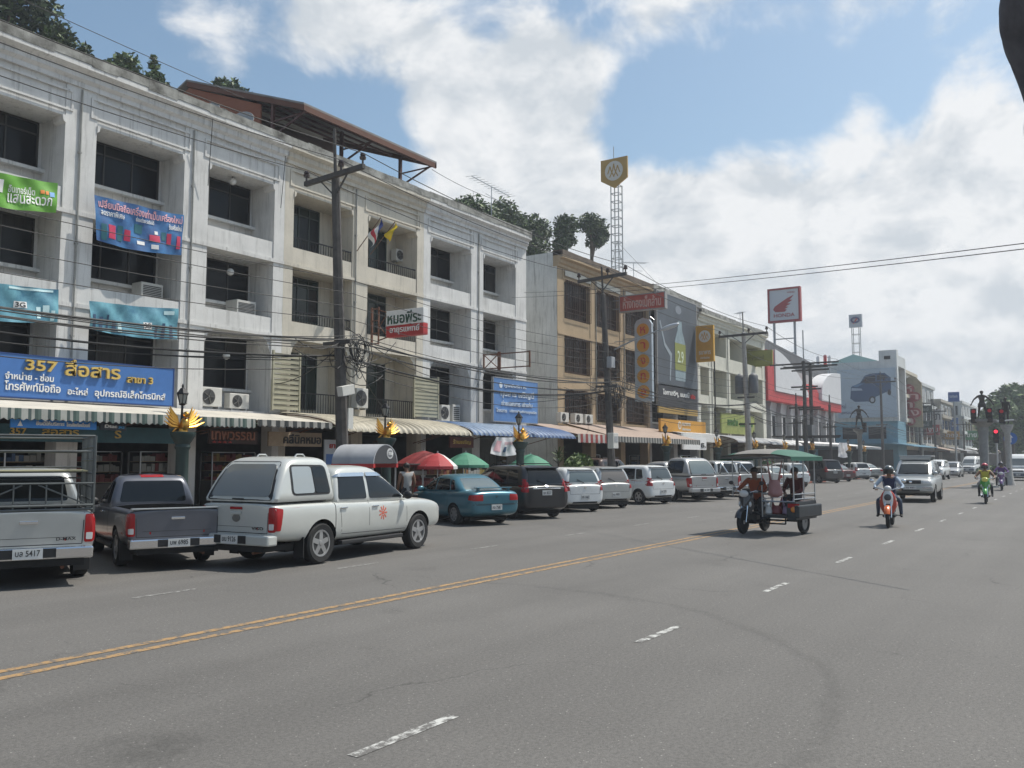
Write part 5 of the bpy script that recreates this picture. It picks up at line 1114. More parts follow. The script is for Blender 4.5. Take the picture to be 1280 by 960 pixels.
labs = ['golden bird lamp on a dark green column, behind the grey pickup', 'golden bird lamp above the grey domed cart canopy', 'golden bird lamp in front of the blue ribbed canopy', 'golden bird lamp at the end of the pinkish tan canopy', 'golden bird lamp beside the small amber cloth',
        'golden bird lamp above the three wheeler roof', 'golden bird lamp in front of the wide white canopy beyond the light grey pole', 'golden bird lamp near the twin post utility structure', 'golden bird lamp before the cross street', 'golden bird lamp farthest down the kerb']
bl = bird_lamp(labs[0], 13.3, 18.35)
for i, x in enumerate((20.6, 28.2, 41.9, 49.2, 55.9, 62.4, 69.5, 81.6, 87.7)):
    c = copy_tree(bl); c.location = (x, 18.35, .14); c['label'] = labs[i + 1]

# ------------------------------------------------------------------ trees and plants
leaf_d = mat('dark_leaf', (.045, .072, .028), .6, vary=.3, scale=3); leaf_m = mat('mid_leaf', (.085, .135, .042), .6, vary=.3, scale=3); leaf_l = mat('light_leaf', (.15, .21, .065), .6, vary=.3, scale=3)
bark = mat('bark', (.10, .075, .05), .9, vary=.3, scale=4)
def crown_mb(blobs, n, s, rg, w=(.45, .4, .15)):
    mb = MB()
    vol = [b[3] ** 2 for b in blobs]; tot = sum(vol)
    for b, v in zip(blobs, vol):
        for _ in range(int(n * v / tot)):
            d = Vector((rg.gauss(0, 1), rg.gauss(0, 1), rg.gauss(0, 1))).normalized(); rr = b[3] * (rg.random() ** .35) * rg.uniform(.72, 1.12)
            p = Vector(b[:3]) + Vector((d.x * rr, d.y * rr, d.z * rr * .85))
            a = Vector((rg.gauss(0, 1), rg.gauss(0, 1), rg.gauss(0, .6))).normalized(); c = a.cross(Vector((rg.gauss(0, 1), rg.gauss(0, 1), rg.gauss(0, 1)))).normalized()
            l = s * rg.uniform(.6, 1.4); k = l * .42
            q = rg.random(); mb.cur = 0 if q < w[0] else (1 if q < w[0] + w[1] else 2)
            mb.add([p - a * l, p - a * l * .1 + c * k, p + a * l, p - a * l * .1 - c * k], [(0, 1, 2, 3)])
    return mb
def tree(lab, base, blobs, n, s, seed, trunk=.22, w=(.45, .4, .15), group=None, name='broadleaf_tree', cat='tree'):
    """blobs: (x, y, z, r) relative to the base"""
    rg = random.Random(seed); t = thing(name, lab, cat, base, group=group)
    mb = crown_mb(blobs, n, s, rg, w); me = mb.mesh('crown', [leaf_d, leaf_m, leaf_l], recalc=False); link('crown', me, t)
    tr = MB(); zmin = min(b[2] - b[3] * .3 for b in blobs); tr.tube([(0, 0, 0), (.05, 0, zmin * .5), (0, .05, max(zmin, .2))], [trunk, trunk * .8, trunk * .6], 8)
    for b in blobs: tr.tube([(0, .05, max(zmin, .2) * .92), Vector((b[0] * .5, b[1] * .5, (zmin + b[2]) / 2)), b[:3]], [trunk * .5, trunk * .3, trunk * .1], 5)
    tr.build('trunk', bark, t, smooth=50); return t
def hill_tree(lab, u, v, Y, rx, seed, n, blobs, s=.22, w=(.5, .38, .12)):
    """crown centred where the photograph shows it, trunk standing on the hill behind the roofs"""
    c = FY(u, v, Y); z0 = hillz(c.x, Y); tree(lab, (c.x, Y, z0), [(a * rx, b_ * rx, c.z - z0 + d * rx, r * rx) for a, b_, d, r in blobs], n, s, seed, .25, w, 'trees on the hill behind the roofs')
BL = [(-.5, 0, 0, .6), (.45, .2, .1, .65), (0, -.2, .45, .6), (.1, .3, -.35, .6), (-.2, .1, -.6, .55)]
hill_tree('big dark tree crown in the top left corner behind the white parapet', 8, 12, 44, 2.9, 11, 4200, BL, .22, (.8, .18, .02))
hill_tree('small tree right of the big dark crown above the parapet', 76, 52, 42, .95, 12, 900, BL, .16)
hill_tree('thin tree top with an airy crown above the white parapet', 106, 66, 42, .75, 13, 420, [(0, 0, .3, .5), (.2, 0, -.3, .5), (-.3, 0, -.9, .5), (.4, 0, -1.0, .5)], .15)
hill_tree('light green leafy tree above the white parapet', 154, 92, 42, 1.15, 14, 1500, BL, .17, (.2, .5, .3))
hill_tree('pointed green tree just left of the brown rooftop shelter', 194, 98, 42, .9, 15, 1100, [(0, 0, 0, .6), (-.1, 0, .8, .35), (-.15, 0, 1.2, .2), (.5, 0, -.5, .6), (-.4, 0, -.5, .6), (1.0, 0, -.9, .4)], .16, (.25, .5, .25))
hill_tree('ragged tree top showing over the ridge of the brown shelter', 291, 112, 46, 1.2, 16, 700, [(-.8, 0, 0, .45), (0, 0, .15, .5), (.7, 0, -.1, .5), (1.3, 0, -.4, .4)], .18)
hill_tree('dense green tree behind the right end of the white parapet', 592, 268, 40, 2.4, 17, 3800, [(-.9, 0, -.2, .55), (-.2, 0, .1, .6), (.5, 0, 0, .6), (.9, 0, -.6, .6)], .2)
hill_tree('wide green tree in the gap between the white and tan shophouses', 656, 292, 40, 2.9, 18, 5600, [(-.6, 0, .1, .55), (.2, 0, .2, .55), (.75, 0, .2, .5), (.5, 0, -.5, .6), (1.0, 0, -.7, .5), (0, 0, -.6, .7)], .2)
hill_tree('mid green tree between the two wide crowns behind the white roof', 624, 280, 41, 2.2, 41, 3000, BL, .2)
hill_tree('dark round tree above the left end of the tan roof', 708, 292, 36, 1.6, 19, 2800, [(0, 0, .45, .7), (-.35, 0, -.1, .55), (.2, 0, -.3, .45), (-.6, 0, -.7, .5)], .17, (.75, .22, .03))
hill_tree('dark round tree with a bare stem gap beside the lattice mast', 740, 291, 36, 1.75, 20, 3200, [(-.25, 0, .4, .65), (.5, 0, .35, .65), (.95, 0, .05, .5), (.35, 0, -.3, .55)], .17, (.75, .22, .03))
def shrub(lab, base, blobs, n, s, seed, w, group=None): tree(lab, base, blobs, n, s, seed, .05, w, group, 'shrub', 'shrub')
p = FY(748, 318, 24.5); shrub('low green creepers growing on the tan parapet', (p.x, 24.6, 12.86), [(-2.2, 0, .25, .4), (-1.3, 0, .2, .35), (0, 0, .3, .45), (1.0, 0, .2, .3), (1.7, 0, .35, .3)], 700, .10, 21, (.3, .5, .2))
p = FY(728, 585, 18.8); shrub('light green bush on the pavement behind the white hatchbacks', (p.x, 18.9, .14), [(0, 0, 1.5, .55), (-.5, 0, 1.3, .5), (.5, 0, 1.25, .45), (0, .2, .8, .5)], 1500, .13, 22, (.05, .35, .6))
p = FY(698, 560, 20.2); t = thing('potted_plant', 'spiky potted plant under the end of the blue ribbed canopy', 'plant', (p.x, 20.2, .14)); k = MB(); rg = random.Random(5)
for i in range(46):
    a = rg.uniform(0, 6.28); e = rg.uniform(.1, 1.3); L_ = rg.uniform(.4, .75); d_ = Vector((math.cos(a) * math.cos(e), math.sin(a) * math.cos(e), math.sin(e))); b0 = Vector((0, 0, 1.6 + rg.uniform(-.2, .3)))
    s_ = d_.cross(Vector((0, 0, 1))).normalized() * .035; m_ = b0 + d_ * L_ * .6; e_ = b0 + d_ * L_ + Vector((0, 0, -.18)); k.cur = rg.choice((0, 1, 1)); k.add([b0 - s_ * .5, m_ - s_, e_, m_ + s_, b0 + s_ * .5], [(0, 1, 2, 3, 4)])
link('leaves', k.mesh('leaves', [leaf_d, leaf_m], recalc=False), t); MB().tube([(0, 0, .3), (0, 0, 1.7)], .04, 6).build('stem', bark, t); MB().lathe([(.2, 0), (.28, .45), (.30, .5), (.25, .5), (.22, .4), (.02, .4)], 14).build('pot', mat('clay_pot', (.3, .12, .06), .8), t, smooth=40)
# trees at the far right end
for i, (u, v, X, r, sd_, lab) in enumerate(((1254, 522, 128, 2.6, 31, 'leafy tree behind the bronze statue on the signal column'), (1264, 508, 140, 3.4, 32, 'tallest green tree at the far right beyond the junction'), (1280, 515, 134, 3.6, 33, 'broad green tree cut by the right edge of the view'), (1252, 545, 150, 3.0, 34, 'low dark tree under the taller trees at the far right'), (1300, 505, 150, 4.5, 35, 'green tree just outside the right edge'))):
    c = FX(u, v, X); tree(lab, (c.x, c.y, 0), [(0, r * .3, c.z + r * .1, r * .7), (0, -r * .5, c.z, r * .65), (.5, 0, c.z + r * .55, r * .5), (-.6, r * .6, c.z - r * .4, r * .6), (-.4, -r * .5, c.z - r * .5, r * .6)], 3200, .42, sd_, .25, (.15, .5, .35), 'trees beyond the junction')
c = FX(1262, 574, 110); shrub('low clipped bushes by the junction at the right', (c.x, c.y, 0), [(0, -1.5, .5, .8), (0, 0, .6, .8), (0, 1.5, .5, .8), (0, 2.6, .5, .7)], 900, .2, 40, (.3, .4, .3))

# ------------------------------------------------------------------ stalls under the canopies
def parasol(lab, x, y, ztop, r, cols, n=8, drop_=.45, z0=.14):
    t = thing('parasol', lab, 'parasol', (x, y, z0)); zt = ztop - z0
    c = MB()
    for i in range(n * 4):
        a, b = 2 * math.pi * i / (n * 4), 2 * math.pi * (i + 1) / (n * 4); c.cur = (i // 4) % len(cols)
        def P(q, f, s=0): 
            rr = r * f; w_ = 1 - .05 * f * abs(math.sin(q * n / 2)); return (rr * math.cos(q) * w_, rr * math.sin(q) * w_, zt - drop_ * f ** 1.5)
        for f0, f1 in ((0.02, .35), (.35, .7), (.7, 1)): c.add([P(a, f0), P(a, f1), P(b, f1), P(b, f0)], [(0, 1, 2, 3)])
        e0, e1 = P(a, 1), P(b, 1); c.add([e0, (e0[0], e0[1], e0[2] - .10), (e1[0], e1[1], e1[2] - .10), e1], [(0, 1, 2, 3)])
    c.build('canopy', cols, t, smooth='all'); MB().tube([(0, 0, 0), (0, 0, zt + .06)], .025, 8).build('pole', steel, t)
    rb = MB()
    for i in range(n): a = 2 * math.pi * i / n; rb.bar((.02 * math.cos(a), .02 * math.sin(a), zt - .06), (r * .95 * math.cos(a), r * .95 * math.sin(a), zt - drop_ * .92), .012)
    rb.build('ribs', steel, t); return t
par_red = mat('parasol_red', (.36, .03, .035), .7, vary=.1); par_shaded = mat('parasol_shaded_red', (.22, .02, .02), .7, vary=.15); par_green = mat('parasol_green', (.05, .21, .13), .7, vary=.1); par_white = mat('parasol_white', (.62, .6, .58), .7)  # the darker red paints shade on the second red parasol
p = FY(547, 566, 18.6); parasol('bright red and white parasol over the snack stall', p.x, 18.6, p.z, .68, [par_red, par_red, par_white, par_red])
p = FY(530, 565, 19.8); parasol('red parasol in painted shade, deeper under the cream canopy', p.x, 19.8, p.z + .05, 1.0, [par_shaded])
p = FY(582, 566, 18.9); parasol('green parasol next to the red one, by the teal sedan', p.x, 18.9, p.z + .02, .85, [par_green])
p = FY(663, 568, 19.2); parasol('green parasol behind the black wagon', p.x, 19.2, p.z + .02, .9, [par_green])
rg = random.Random(9); goods = [mat('goods_red', (.16, .03, .025), .6), mat('goods_orange', (.20, .09, .03), .6), mat('goods_yellow', (.24, .18, .05), .6), mat('goods_blue', (.04, .08, .16), .6), mat('goods_white', (.28, .28, .26), .6), mat('goods_green', (.07, .2, .07), .6)]
def stall(lab, x, y, w, h, d, cloth, shelves=2, kinds=(0, 1, 2, 4)):
    t = thing('stall', lab, 'stall', (x, y, .14), group='stalls and goods under the canopies')
    MB().box(-w / 2, w / 2, -d / 2, d / 2, .05, h * .5).build('counter', cloth, t)
    f = MB()
    for sx_ in (-1, 1):
        for sy_ in (-1, 1): f.box(sx_ * w / 2 - .02, sx_ * w / 2 + .02, sy_ * d / 2 - .02, sy_ * d / 2 + .02, 0, h)
    f.box(-w / 2, w / 2, -d / 2, d / 2, h, h + .03); f.build('frame', steel, t)
    for s in range(shelves):
        z = h * .5 + .02 + s * (h * .5) / shelves; MB().box(-w / 2 + .03, w / 2 - .03, -d / 2 + .03, d / 2 - .03, z, z + .02).build('shelf', mat('shelf_board', (.3, .24, .16), .8), t)
        k = MB(); xx = -w / 2 + .08
        while xx < w / 2 - .15:
            ww = rg.uniform(.08, .2); k.cur = rg.randrange(len(kinds)); k.box(xx, xx + ww * .9, -d / 2 + .05, d / 2 - .1, z + .024, z + .024 + rg.uniform(.1, h * .5 / shelves * .8)); xx += ww
        k.build('goods', [goods[q] for q in kinds], t)
    return t
p = FY(545, 600, 19.0); stall('snack stall with red goods under the red parasol', p.x, 19.2, 1.8, 1.5, .7, par_shaded, 2, (0, 1, 0, 4))
p = FY(590, 600, 19.6); stall('food stall with white boxes beneath the green parasol', p.x, 19.8, 1.5, 1.45, .7, mat('stall_cloth', (.3, .3, .28), .8), 2, (4, 2, 1))
for (u, y, lab, kinds) in ((40, 24.5, 'glass counter with phone boxes in the open phone shop', (4, 0, 3)), (110, 25.5, 'tall rack of red packets deep in the phone shop', (0, 0, 4)), (200, 24.6, 'white cabinet with red notices at the phone shop entrance', (4, 4, 0)), (285, 25.0, 'rack of amber goods in the shop with the red lettered sign', (2, 1, 0)),
                           (640, 24.6, 'shelves of goods in the shop under the blue ribbed canopy', (4, 3, 2)), (735, 24.4, 'rack of red goods in the corner of the tan shophouse', (0, 2, 3)), (800, 24.4, 'blue and white display stand under the pinkish tan canopy', (3, 4, 3)), (852, 24.2, 'shelves of green packets inside the bank shop front', (5, 4, 2)), (915, 23.0, 'display of bright souvenirs under the grey corrugated canopy', (0, 2, 3, 1)), (960, 21.0, 'souvenir display under the white corrugated canopy', (1, 0, 5))):
    p = FY(u, 590, y); stall(lab, p.x, y, 1.8, 1.9, .6, mat('counter_grey', (.12, .11, .10), .7), 3, kinds)
# domed cart canopy
X0_, Y0_ = FY(466, 570, 17.4).x, 17.5
ck = thing('food_cart', 'food cart with a grey half barrel canopy, dark front and white oval emblem', 'food cart', (X0_, Y0_, .05), R(14)); ck.scale = (.92, .92, .96)
prof = [(.80 * math.cos(R(a)), .58 * math.sin(R(a))) for a in range(0, 181, 12)]
for (nm, y0, y1, m_) in (('canopy', -.55, .9, mat('grey_canopy_sheet', (.33, .34, .36), .6, vary=.15)),):
    o = [(x * 1.0, 1.72 + z) for x, z in prof]; i_ = [(x * .95, 1.72 + z * .95) for x, z in reversed(prof)]
    MB().prism(o + i_, 'y', y0, y1).build(nm, m_, ck, smooth=35)
MB().prism([(x * .945, 1.725 + z * .945) for x, z in prof], 'y', -.54, -.50).build('front_panel', mat('charcoal_panel', (.05, .05, .055), .6), ck)
polyplate(b := MB(), circ(.28, 2.02, .21, .16, 18), (0, -.54, 0), XP, ZP, .002, .014); b.build('emblem', mat('pale_emblem', (.5, .5, .5), .6), ck); polyplate(b := MB(), circ(.28, 2.02, .15, .11, 18), (0, -.54, 0), XP, ZP, .016, .02); b.build('emblem', mat('mid_emblem', (.2, .2, .21), .6), ck)
lettering('กาแฟ', (.15, -.562, 1.97), XP, .26, .12, white_t, ck, world=False)
MB().box(-.82, -.70, -.56, .91, 1.60, 1.715).box(.70, .82, -.56, .91, 1.60, 1.715).build('edge_strip', red_p, ck)
for sx_ in (-.75, .75):
    for sy_ in (-.5, .85): MB().box(sx_ - .02, sx_ + .02, sy_ - .02, sy_ + .02, .3, 1.6).build('leg', steel, ck)
MB().box(-.72, .72, -.46, .82, .35, .95).build('counter', steel, ck, bevel=.02)
for sx_ in (-.5, .5):
    M = Matrix.Translation((sx_, -.5, .25)) @ Matrix.Rotation(R(90), 4, 'X'); MB().lathe([(.05, -.03), (.22, -.03), (.25, 0), (.22, .03), (.05, .03)], 16, M).build('wheel', black_p, ck)
# pale cloth sign under the blue canopy
t, q = cloth_banner('pale printed cloth hanging under the blue ribbed canopy', [XZ(619, 546, 20.2), XZ(650, 546, 20.2), XZ(646, 568, 20.2), XZ(613, 567, 20.2)], 20.2, [mat('pale_cloth', (.52, .52, .54), .8, vary=.12)], [('picture', mat('pink_print', (.5, .3, .33), .7), [(.1, .3, .2, .8)]), ('picture', mat('dark_print', (.03, .07, .14), .6), [(.4, .5, .5, .8)])], group='cloth signs under the canopies')
cloth_text(t, q, 'อาหารตามสั่ง', .4, .92, .15, .4, MATS['pink_print'])
s13 = board('shop_sign', 'dark red shop sign with gold letters inside the shade of the cream canopy', 'sign', FY(563, 550, 21.5).x, FY(592, 550, 21.5).x, 2.28, 2.72, 21.5, mat('maroon_sign', (.12, .03, .02), .6), .08); words(s13, 'ร้านเจริญ', FY(566, 550, 21.5).x, FY(588, 550, 21.5).x, 2.4, 2.62, 21.5, gold_t)
t, q = cloth_banner('white cloth hanging from the far white canopy', [XZ(1048, 553, 18.9), XZ(1062, 553, 18.9), XZ(1061, 571, 18.9), XZ(1048, 571, 18.9)], 18.9, [MATS['pale_cloth']], None, group='cloth signs under the canopies')

# ------------------------------------------------------------------ signal columns with bronze statues: see the figure builder below
# ------------------------------------------------------------------ vehicles
def paint(name, col, metal=.0, rough=.32, dirt=.0): return mat('paint_' + name, col, rough, metal, spec=.5, coat=.6, vary=.05 + dirt, scale=2.5)
silver_pt = mat('paint_silver', (.40, .41, .40), .32, .55, coat=.5, vary=.06, scale=2); white_pt = paint('white', (.66, .67, .66)); pearl_pt = mat('paint_pearl', (.56, .57, .54), .32, .2, coat=.5, vary=.05, scale=2)
grey_pt = mat('paint_slate', (.10, .105, .125), .32, .45, coat=.5, vary=.08, scale=2); black_pt = paint('black', (.008, .008, .010)); teal_pt = mat('paint_teal', (.045, .15, .20), .32, .35, coat=.5, vary=.06, scale=2); maroon_pt = paint('maroon', (.09, .012, .015)); dark_pt = paint('dark', (.035, .03, .03))
champ_pt = mat('paint_champagne', (.36, .36, .36), .35, .4, coat=.5, vary=.06, scale=2); navyg_pt = mat('paint_bluegrey', (.10, .14, .20), .33, .4, coat=.5, vary=.06, scale=2)
tyre_m = mat('tyre_rubber', (.018, .018, .018), .85, vary=.3, scale=8); rim_m = mat('alloy_rim', (.42, .42, .42), .35, metal=.7, vary=.1); rim_d = mat('dull_hub', (.22, .22, .22), .5, metal=.4)
cglass = mat('car_glass', (.008, .010, .012), .06, spec=.42); cglass_l = mat('car_glass_light', (.075, .09, .095), .06, spec=.6); cglass_b = mat('car_glass_pale', (.11, .14, .145), .08, spec=.9)
tl_red = mat('tail_lamp_red', (.30, .006, .008), .25, coat=.25, spec=.3); tl_clear = mat('lamp_clear', (.55, .55, .54), .15, coat=.8); amber = mat('lamp_amber', (.6, .2, .02), .2, coat=.6)
chrome = mat('chrome', (.70, .71, .72), .12, metal=1.0); trim_b = mat('black_trim', (.014, .014, .015), .6); plate_w = mat('plate_white', (.58, .58, .56), .5, vary=.06); under_m = mat('underbody', (.012, .011, .010), .9)
arch_m = mat('wheel_arch', (.008, .008, .008), .95)

def section(x, zb, zt, wb, wm, wt, crown=.03):
    h = zt - zb
    return [(x, 0, zb), (x, wb * .80, zb), (x, wb, zb + .03 * h), (x, wm, zb + .30 * h), (x, wm, zb + .62 * h), (x, (wm + wt) / 2 + .012, zb + .86 * h), (x, wt, zt - .02), (x, wt - .10, zt + .01), (x, wt * .5, zt + crown), (x, 0, zt + crown * 1.2)]
def loft_half(secs):
    """closed mesh from mirrored half sections running along x"""
    k = len(secs[0]); V = []; ring = 2 * k - 2
    for s in secs: V += s + [(p[0], -p[1], p[2]) for p in reversed(s[1:-1])]
    Fc = [(i * ring + j, i * ring + (j + 1) % ring, (i + 1) * ring + (j + 1) % ring, (i + 1) * ring + j) for i in range(len(secs) - 1) for j in range(ring)]
    for e in (0, len(secs) - 1):                 # end caps as strips between the two sides
        o = e * ring
        for j in range(k - 1):
            a, b = o + j, o + j + 1; c = o + (ring - j) % ring; d = o + (ring - j - 1) % ring
            f = [a, b, d, c]; f = list(dict.fromkeys(f))
            if len(f) > 2: Fc.append(tuple(f if e == 0 else reversed(f)))
    return V, Fc
def ring_loft(rings, n=9):
    """closed mesh from stacked plan outlines: each ring (z, xr, xf, w, rr, rf): rear x, front x, half width, corner radii"""
    V = []; cnt = None
    for (z, xr, xf, w, rr, rf) in rings:
        pts = []
        for (cx, cy, r, a0) in ((xf - rf, w - rf, rf, 0), (xr + rr, w - rr, rr, 90), (xr + rr, -w + rr, rr, 180), (xf - rf, -w + rf, rf, 270)):
            for i in range(5): a = R(a0 + 90 * i / 4); pts.append((cx + r * math.cos(a), cy + r * math.sin(a), z))
        cnt = len(pts); V += pts
    Fc = [(i * cnt + j, i * cnt + (j + 1) % cnt, (i + 1) * cnt + (j + 1) % cnt, (i + 1) * cnt + j) for i in range(len(rings) - 1) for j in range(cnt)]
    Fc += [tuple(range(cnt - 1, -1, -1)), tuple((len(rings) - 1) * cnt + j for j in range(cnt))]
    return V, Fc
def roundpoly(pts, r, n=3):
    out = []; k = len(pts)
    for i, p in enumerate(pts):
        p = Vector(p); a = Vector(pts[i - 1]) - p; b = Vector(pts[(i + 1) % k]) - p; q = min(r, a.length * .45, b.length * .45)
        s, e = p + a.normalized() * q, p + b.normalized() * q
        for j in range(n + 1):
            t = j / n; out.append(tuple((s * (1 - t) + p * t) * (1 - t) + (p * (1 - t) + e * t) * t))
    return out
class Shell:
    """outer surface of a vehicle that lamps, panes and trim are laid on"""
    def __init__(s, objs):
        V = []; Fc = []
        for o in objs:
            off = len(V); V += [v.co.copy() for v in o.data.vertices]; Fc += [tuple(off + i for i in p.vertices) for p in o.data.polygons]
        s.t = BVHTree.FromPolygons(V, Fc)
    def hit(s, ax, a, b):
        if ax[1] == 'y': o = Vector((a, 5 if ax[0] == '+' else -5, b)); d = Vector((0, -1 if ax[0] == '+' else 1, 0))
        elif ax[1] == 'x': o = Vector((8 if ax[0] == '+' else -8, a, b)); d = Vector((-1 if ax[0] == '+' else 1, 0, 0))
        else: o = Vector((a, b, 8)); d = Vector((0, 0, -1))
        h = s.t.ray_cast(o, d); return (h[0], h[1], -d) if h[0] is not None else None
    def patch(s, mb, ax, poly, off=.006, nx=10, ny=5, rim=.02):
        """a plate of the given outline laid on the shell, with its edge turned down to it"""
        A = sorted(set([p[0] for p in poly] + [min(p[0] for p in poly) + (max(p[0] for p in poly) - min(p[0] for p in poly)) * i / nx for i in range(nx + 1)]))
        A = [a for i, a in enumerate(A) if i == 0 or a - A[i - 1] > 1e-4]
        cols = []
        for a in A:
            ys = []
            for i in range(len(poly)):
                p, q = poly[i], poly[(i + 1) % len(poly)]
                if abs(p[0] - q[0]) < 1e-9:
                    if abs(p[0] - a) < 1e-6: ys += [p[1], q[1]]
                elif min(p[0], q[0]) - 1e-7 <= a <= max(p[0], q[0]) + 1e-7: ys.append(p[1] + (q[1] - p[1]) * (a - p[0]) / (q[0] - p[0]))
            if ys: cols.append((a, min(ys), max(ys)))
        G = []; last = None
        for a, lo, hi in cols:
            c = []
            for j in range(ny + 1):
                h = s.hit(ax, a, lo + (hi - lo) * j / ny)
                if h is None: c.append(None); continue
                c.append((h[0] + h[2] * off, h[0] - h[2] * rim))
            G.append(c)
        V = []; idx = {}
        def vi(i, j, k):
            if (i, j, k) not in idx: idx[(i, j, k)] = len(V); V.append(G[i][j][k])
            return idx[(i, j, k)]
        Fc = []
        ok = lambda i, j: 0 <= i < len(G) and 0 <= j <= ny and G[i][j] is not None
        cell = lambda i, j: 0 <= i < len(G) - 1 and 0 <= j < ny and ok(i, j) and ok(i + 1, j) and ok(i, j + 1) and ok(i + 1, j + 1)
        for i in range(len(G) - 1):
            for j in range(ny):
                if not cell(i, j): continue
                Fc.append((vi(i, j, 0), vi(i + 1, j, 0), vi(i + 1, j + 1, 0), vi(i, j + 1, 0)))
                if not cell(i, j - 1): Fc.append((vi(i, j, 0), vi(i, j, 1), vi(i + 1, j, 1), vi(i + 1, j, 0)))
                if not cell(i, j + 1): Fc.append((vi(i, j + 1, 0), vi(i + 1, j + 1, 0), vi(i + 1, j + 1, 1), vi(i, j + 1, 1)))
                if not cell(i - 1, j): Fc.append((vi(i, j, 0), vi(i, j + 1, 0), vi(i, j + 1, 1), vi(i, j, 1)))
                if not cell(i + 1, j): Fc.append((vi(i + 1, j, 0), vi(i + 1, j, 1), vi(i + 1, j + 1, 1), vi(i + 1, j + 1, 0)))
        mb.add(V, Fc); return mb
    def put(s, t, name, m, ax, poly, off=.006, r=0.0, nx=10, ny=5, rim=.02, parent=None):
        p = roundpoly(poly, r) if r else poly
        mb = MB(); s.patch(mb, ax, p, off, nx, ny, rim); return mb.build(name, m, parent or t, smooth=35)
    def both(s, t, name, m, poly, **k):
        for ax in ('+y', '-y'): s.put(t, name, m, ax, poly, **k)
    def line(s, mb, ax, pts, w=.008, off=.0022):
        """a thin shut line following the shell"""
        P = []
        for i in range(len(pts) - 1):
            a, b = Vector(pts[i]), Vector(pts[i + 1]); n = max(2, int((b - a).length / .12)); P += [a.lerp(b, j / n) for j in range(n + (1 if i == len(pts) - 2 else 0))]
        Q = [s.hit(ax, p[0], p[1]) for p in P]; Q = [h for h in Q if h]
        for i in range(len(Q) - 1):
            a, b = Q[i][0] + Q[i][2] * off, Q[i + 1][0] + Q[i + 1][2] * off
            if (b - a).length > .3: continue
            sd_ = (b - a).cross(Q[i][2]).normalized() * w / 2; mb.add([a - sd_, b - sd_, b + sd_, a + sd_], [(0, 1, 2, 3)])
def wheel(t, x, y, r, w, rim, spokes=5):
    s = 1 if y > 0 else -1; M = Matrix.Translation((x, y, r)) @ Matrix.Rotation(R(-90 * s), 4, 'X')      # local z points outwards
    h = w / 2; rr = r * .66
    tyre = MB().lathe([(rr, -h * .9), (r * .9, -h), (r * .985, -h * .75), (r, -h * .3), (r, h * .3), (r * .985, h * .75), (r * .90, h), (rr * 1.02, h * .92), (rr, h * .7), (rr, -h * .9)], 26, M).build('wheel', tyre_m, t, smooth=40)
    k = MB().lathe([(rr * .99, h * .72), (rr * .99, h * .86), (rr * .86, h * .84), (rr * .84, h * .45), (.02, h * .40), (.02, h * .38), (rr * .9, h * .38)], 26, M)
    k.mi = [0] * 78 + [1] * (len(k.f) - 78)
    for i in range(spokes):
        a = 2 * math.pi * i / spokes + .3; c, s_ = math.cos(a), math.sin(a); p = Vector((-s_, c, 0))
        V = [Vector((c, s_, 0)) * q + p * (e * g_) + Vector((0, 0, z)) for q, g_ in ((rr * .10, rr * .20), (rr * .90, rr * .17)) for e in (-1, 1) for z in (h * .45, h * .80 if q < rr * .5 else h * .78)]
        k.add(V, [(0, 1, 3, 2), (4, 6, 7, 5), (1, 5, 7, 3), (0, 4, 5, 1), (2, 3, 7, 6)], M)
    k.lathe([(rr * .22, h * .5), (rr * .20, h * .86), (.01, h * .9)], 12, M); k.build('rim', [rim, mat('rim_shadow_gap', (.03, .03, .03), .6)], tyre, smooth=35)
    return tyre
def finish_body(name, t, V, Fc, m, wheels, W, sub=2, cuts=(), arch=1.13, extra_cut=None):
    """smooth the shell, cut the wheel arches (and a load bed), return the finished mesh object"""
    me = bpy.data.meshes.new(name); me.from_pydata([tuple(v) for v in V], [], Fc)
    bm = bmesh.new(); bm.from_mesh(me); bmesh.ops.recalc_face_normals(bm, faces=bm.faces); bm.to_mesh(me); bm.free()
    me.materials.append(m); me.materials.append(arch_m)
    o = bpy.data.objects.new(name, me); COL.objects.link(o)
    s = o.modifiers.new('s', 'SUBSURF'); s.levels = sub; s.render_levels = sub
    tmp = []
    cm = MB()
    for (x, r) in wheels:
        for sgn in (-1, 1):
            M = Matrix.Translation((x, 0, r)) @ Matrix.Rotation(R(90), 4, 'X'); y0, y1 = sorted((-sgn * (W / 2 - .34), -sgn * (W / 2 + .3)))
            cm.lathe([(r * arch, y0), (r * arch, y1)], 30, M)
    def cutter(mb):
        me2 = mb.mesh('cut', arch_m); c = bpy.data.objects.new('cut', me2); COL.objects.link(c); b = o.modifiers.new('b', 'BOOLEAN'); b.operation = 'DIFFERENCE'; b.object = c; b.solver = 'EXACT'; b.material_mode = 'TRANSFER'; tmp.append(c)
    if wheels: cutter(cm)
    for c in cuts: cutter(c)
    me3 = evaluated(o); me3.name = name; o.modifiers.clear(); old = o.data; o.data = me3; bpy.data.meshes.remove(old)
    for c in tmp: drop(c)
    me3.polygons.foreach_set('use_smooth', [True] * len(me3.polygons)); me3.set_sharp_from_angle(angle=R(38)); o.parent = t
    return o
def plate(t, sh, ax, y, z, txt, w=.34, h=.15):
    h_ = sh.hit(ax, y, z); x = h_[0].x; s = -1 if ax[0] == '-' else 1
    p = MB().box(x + s * .004, x + s * .022, y - w / 2, y + w / 2, z - h / 2, z + h / 2).build('licence_plate', plate_w, t)
    ux = Vector((0, -1, 0)) if s < 0 else Vector((0, 1, 0)); org = Vector((x + s * .022, y - ux.y * w * .42, z - h * .30))
    lettering(txt, org, ux, w * .84, h * .58, blk_t, p, depth=.003, world=False)
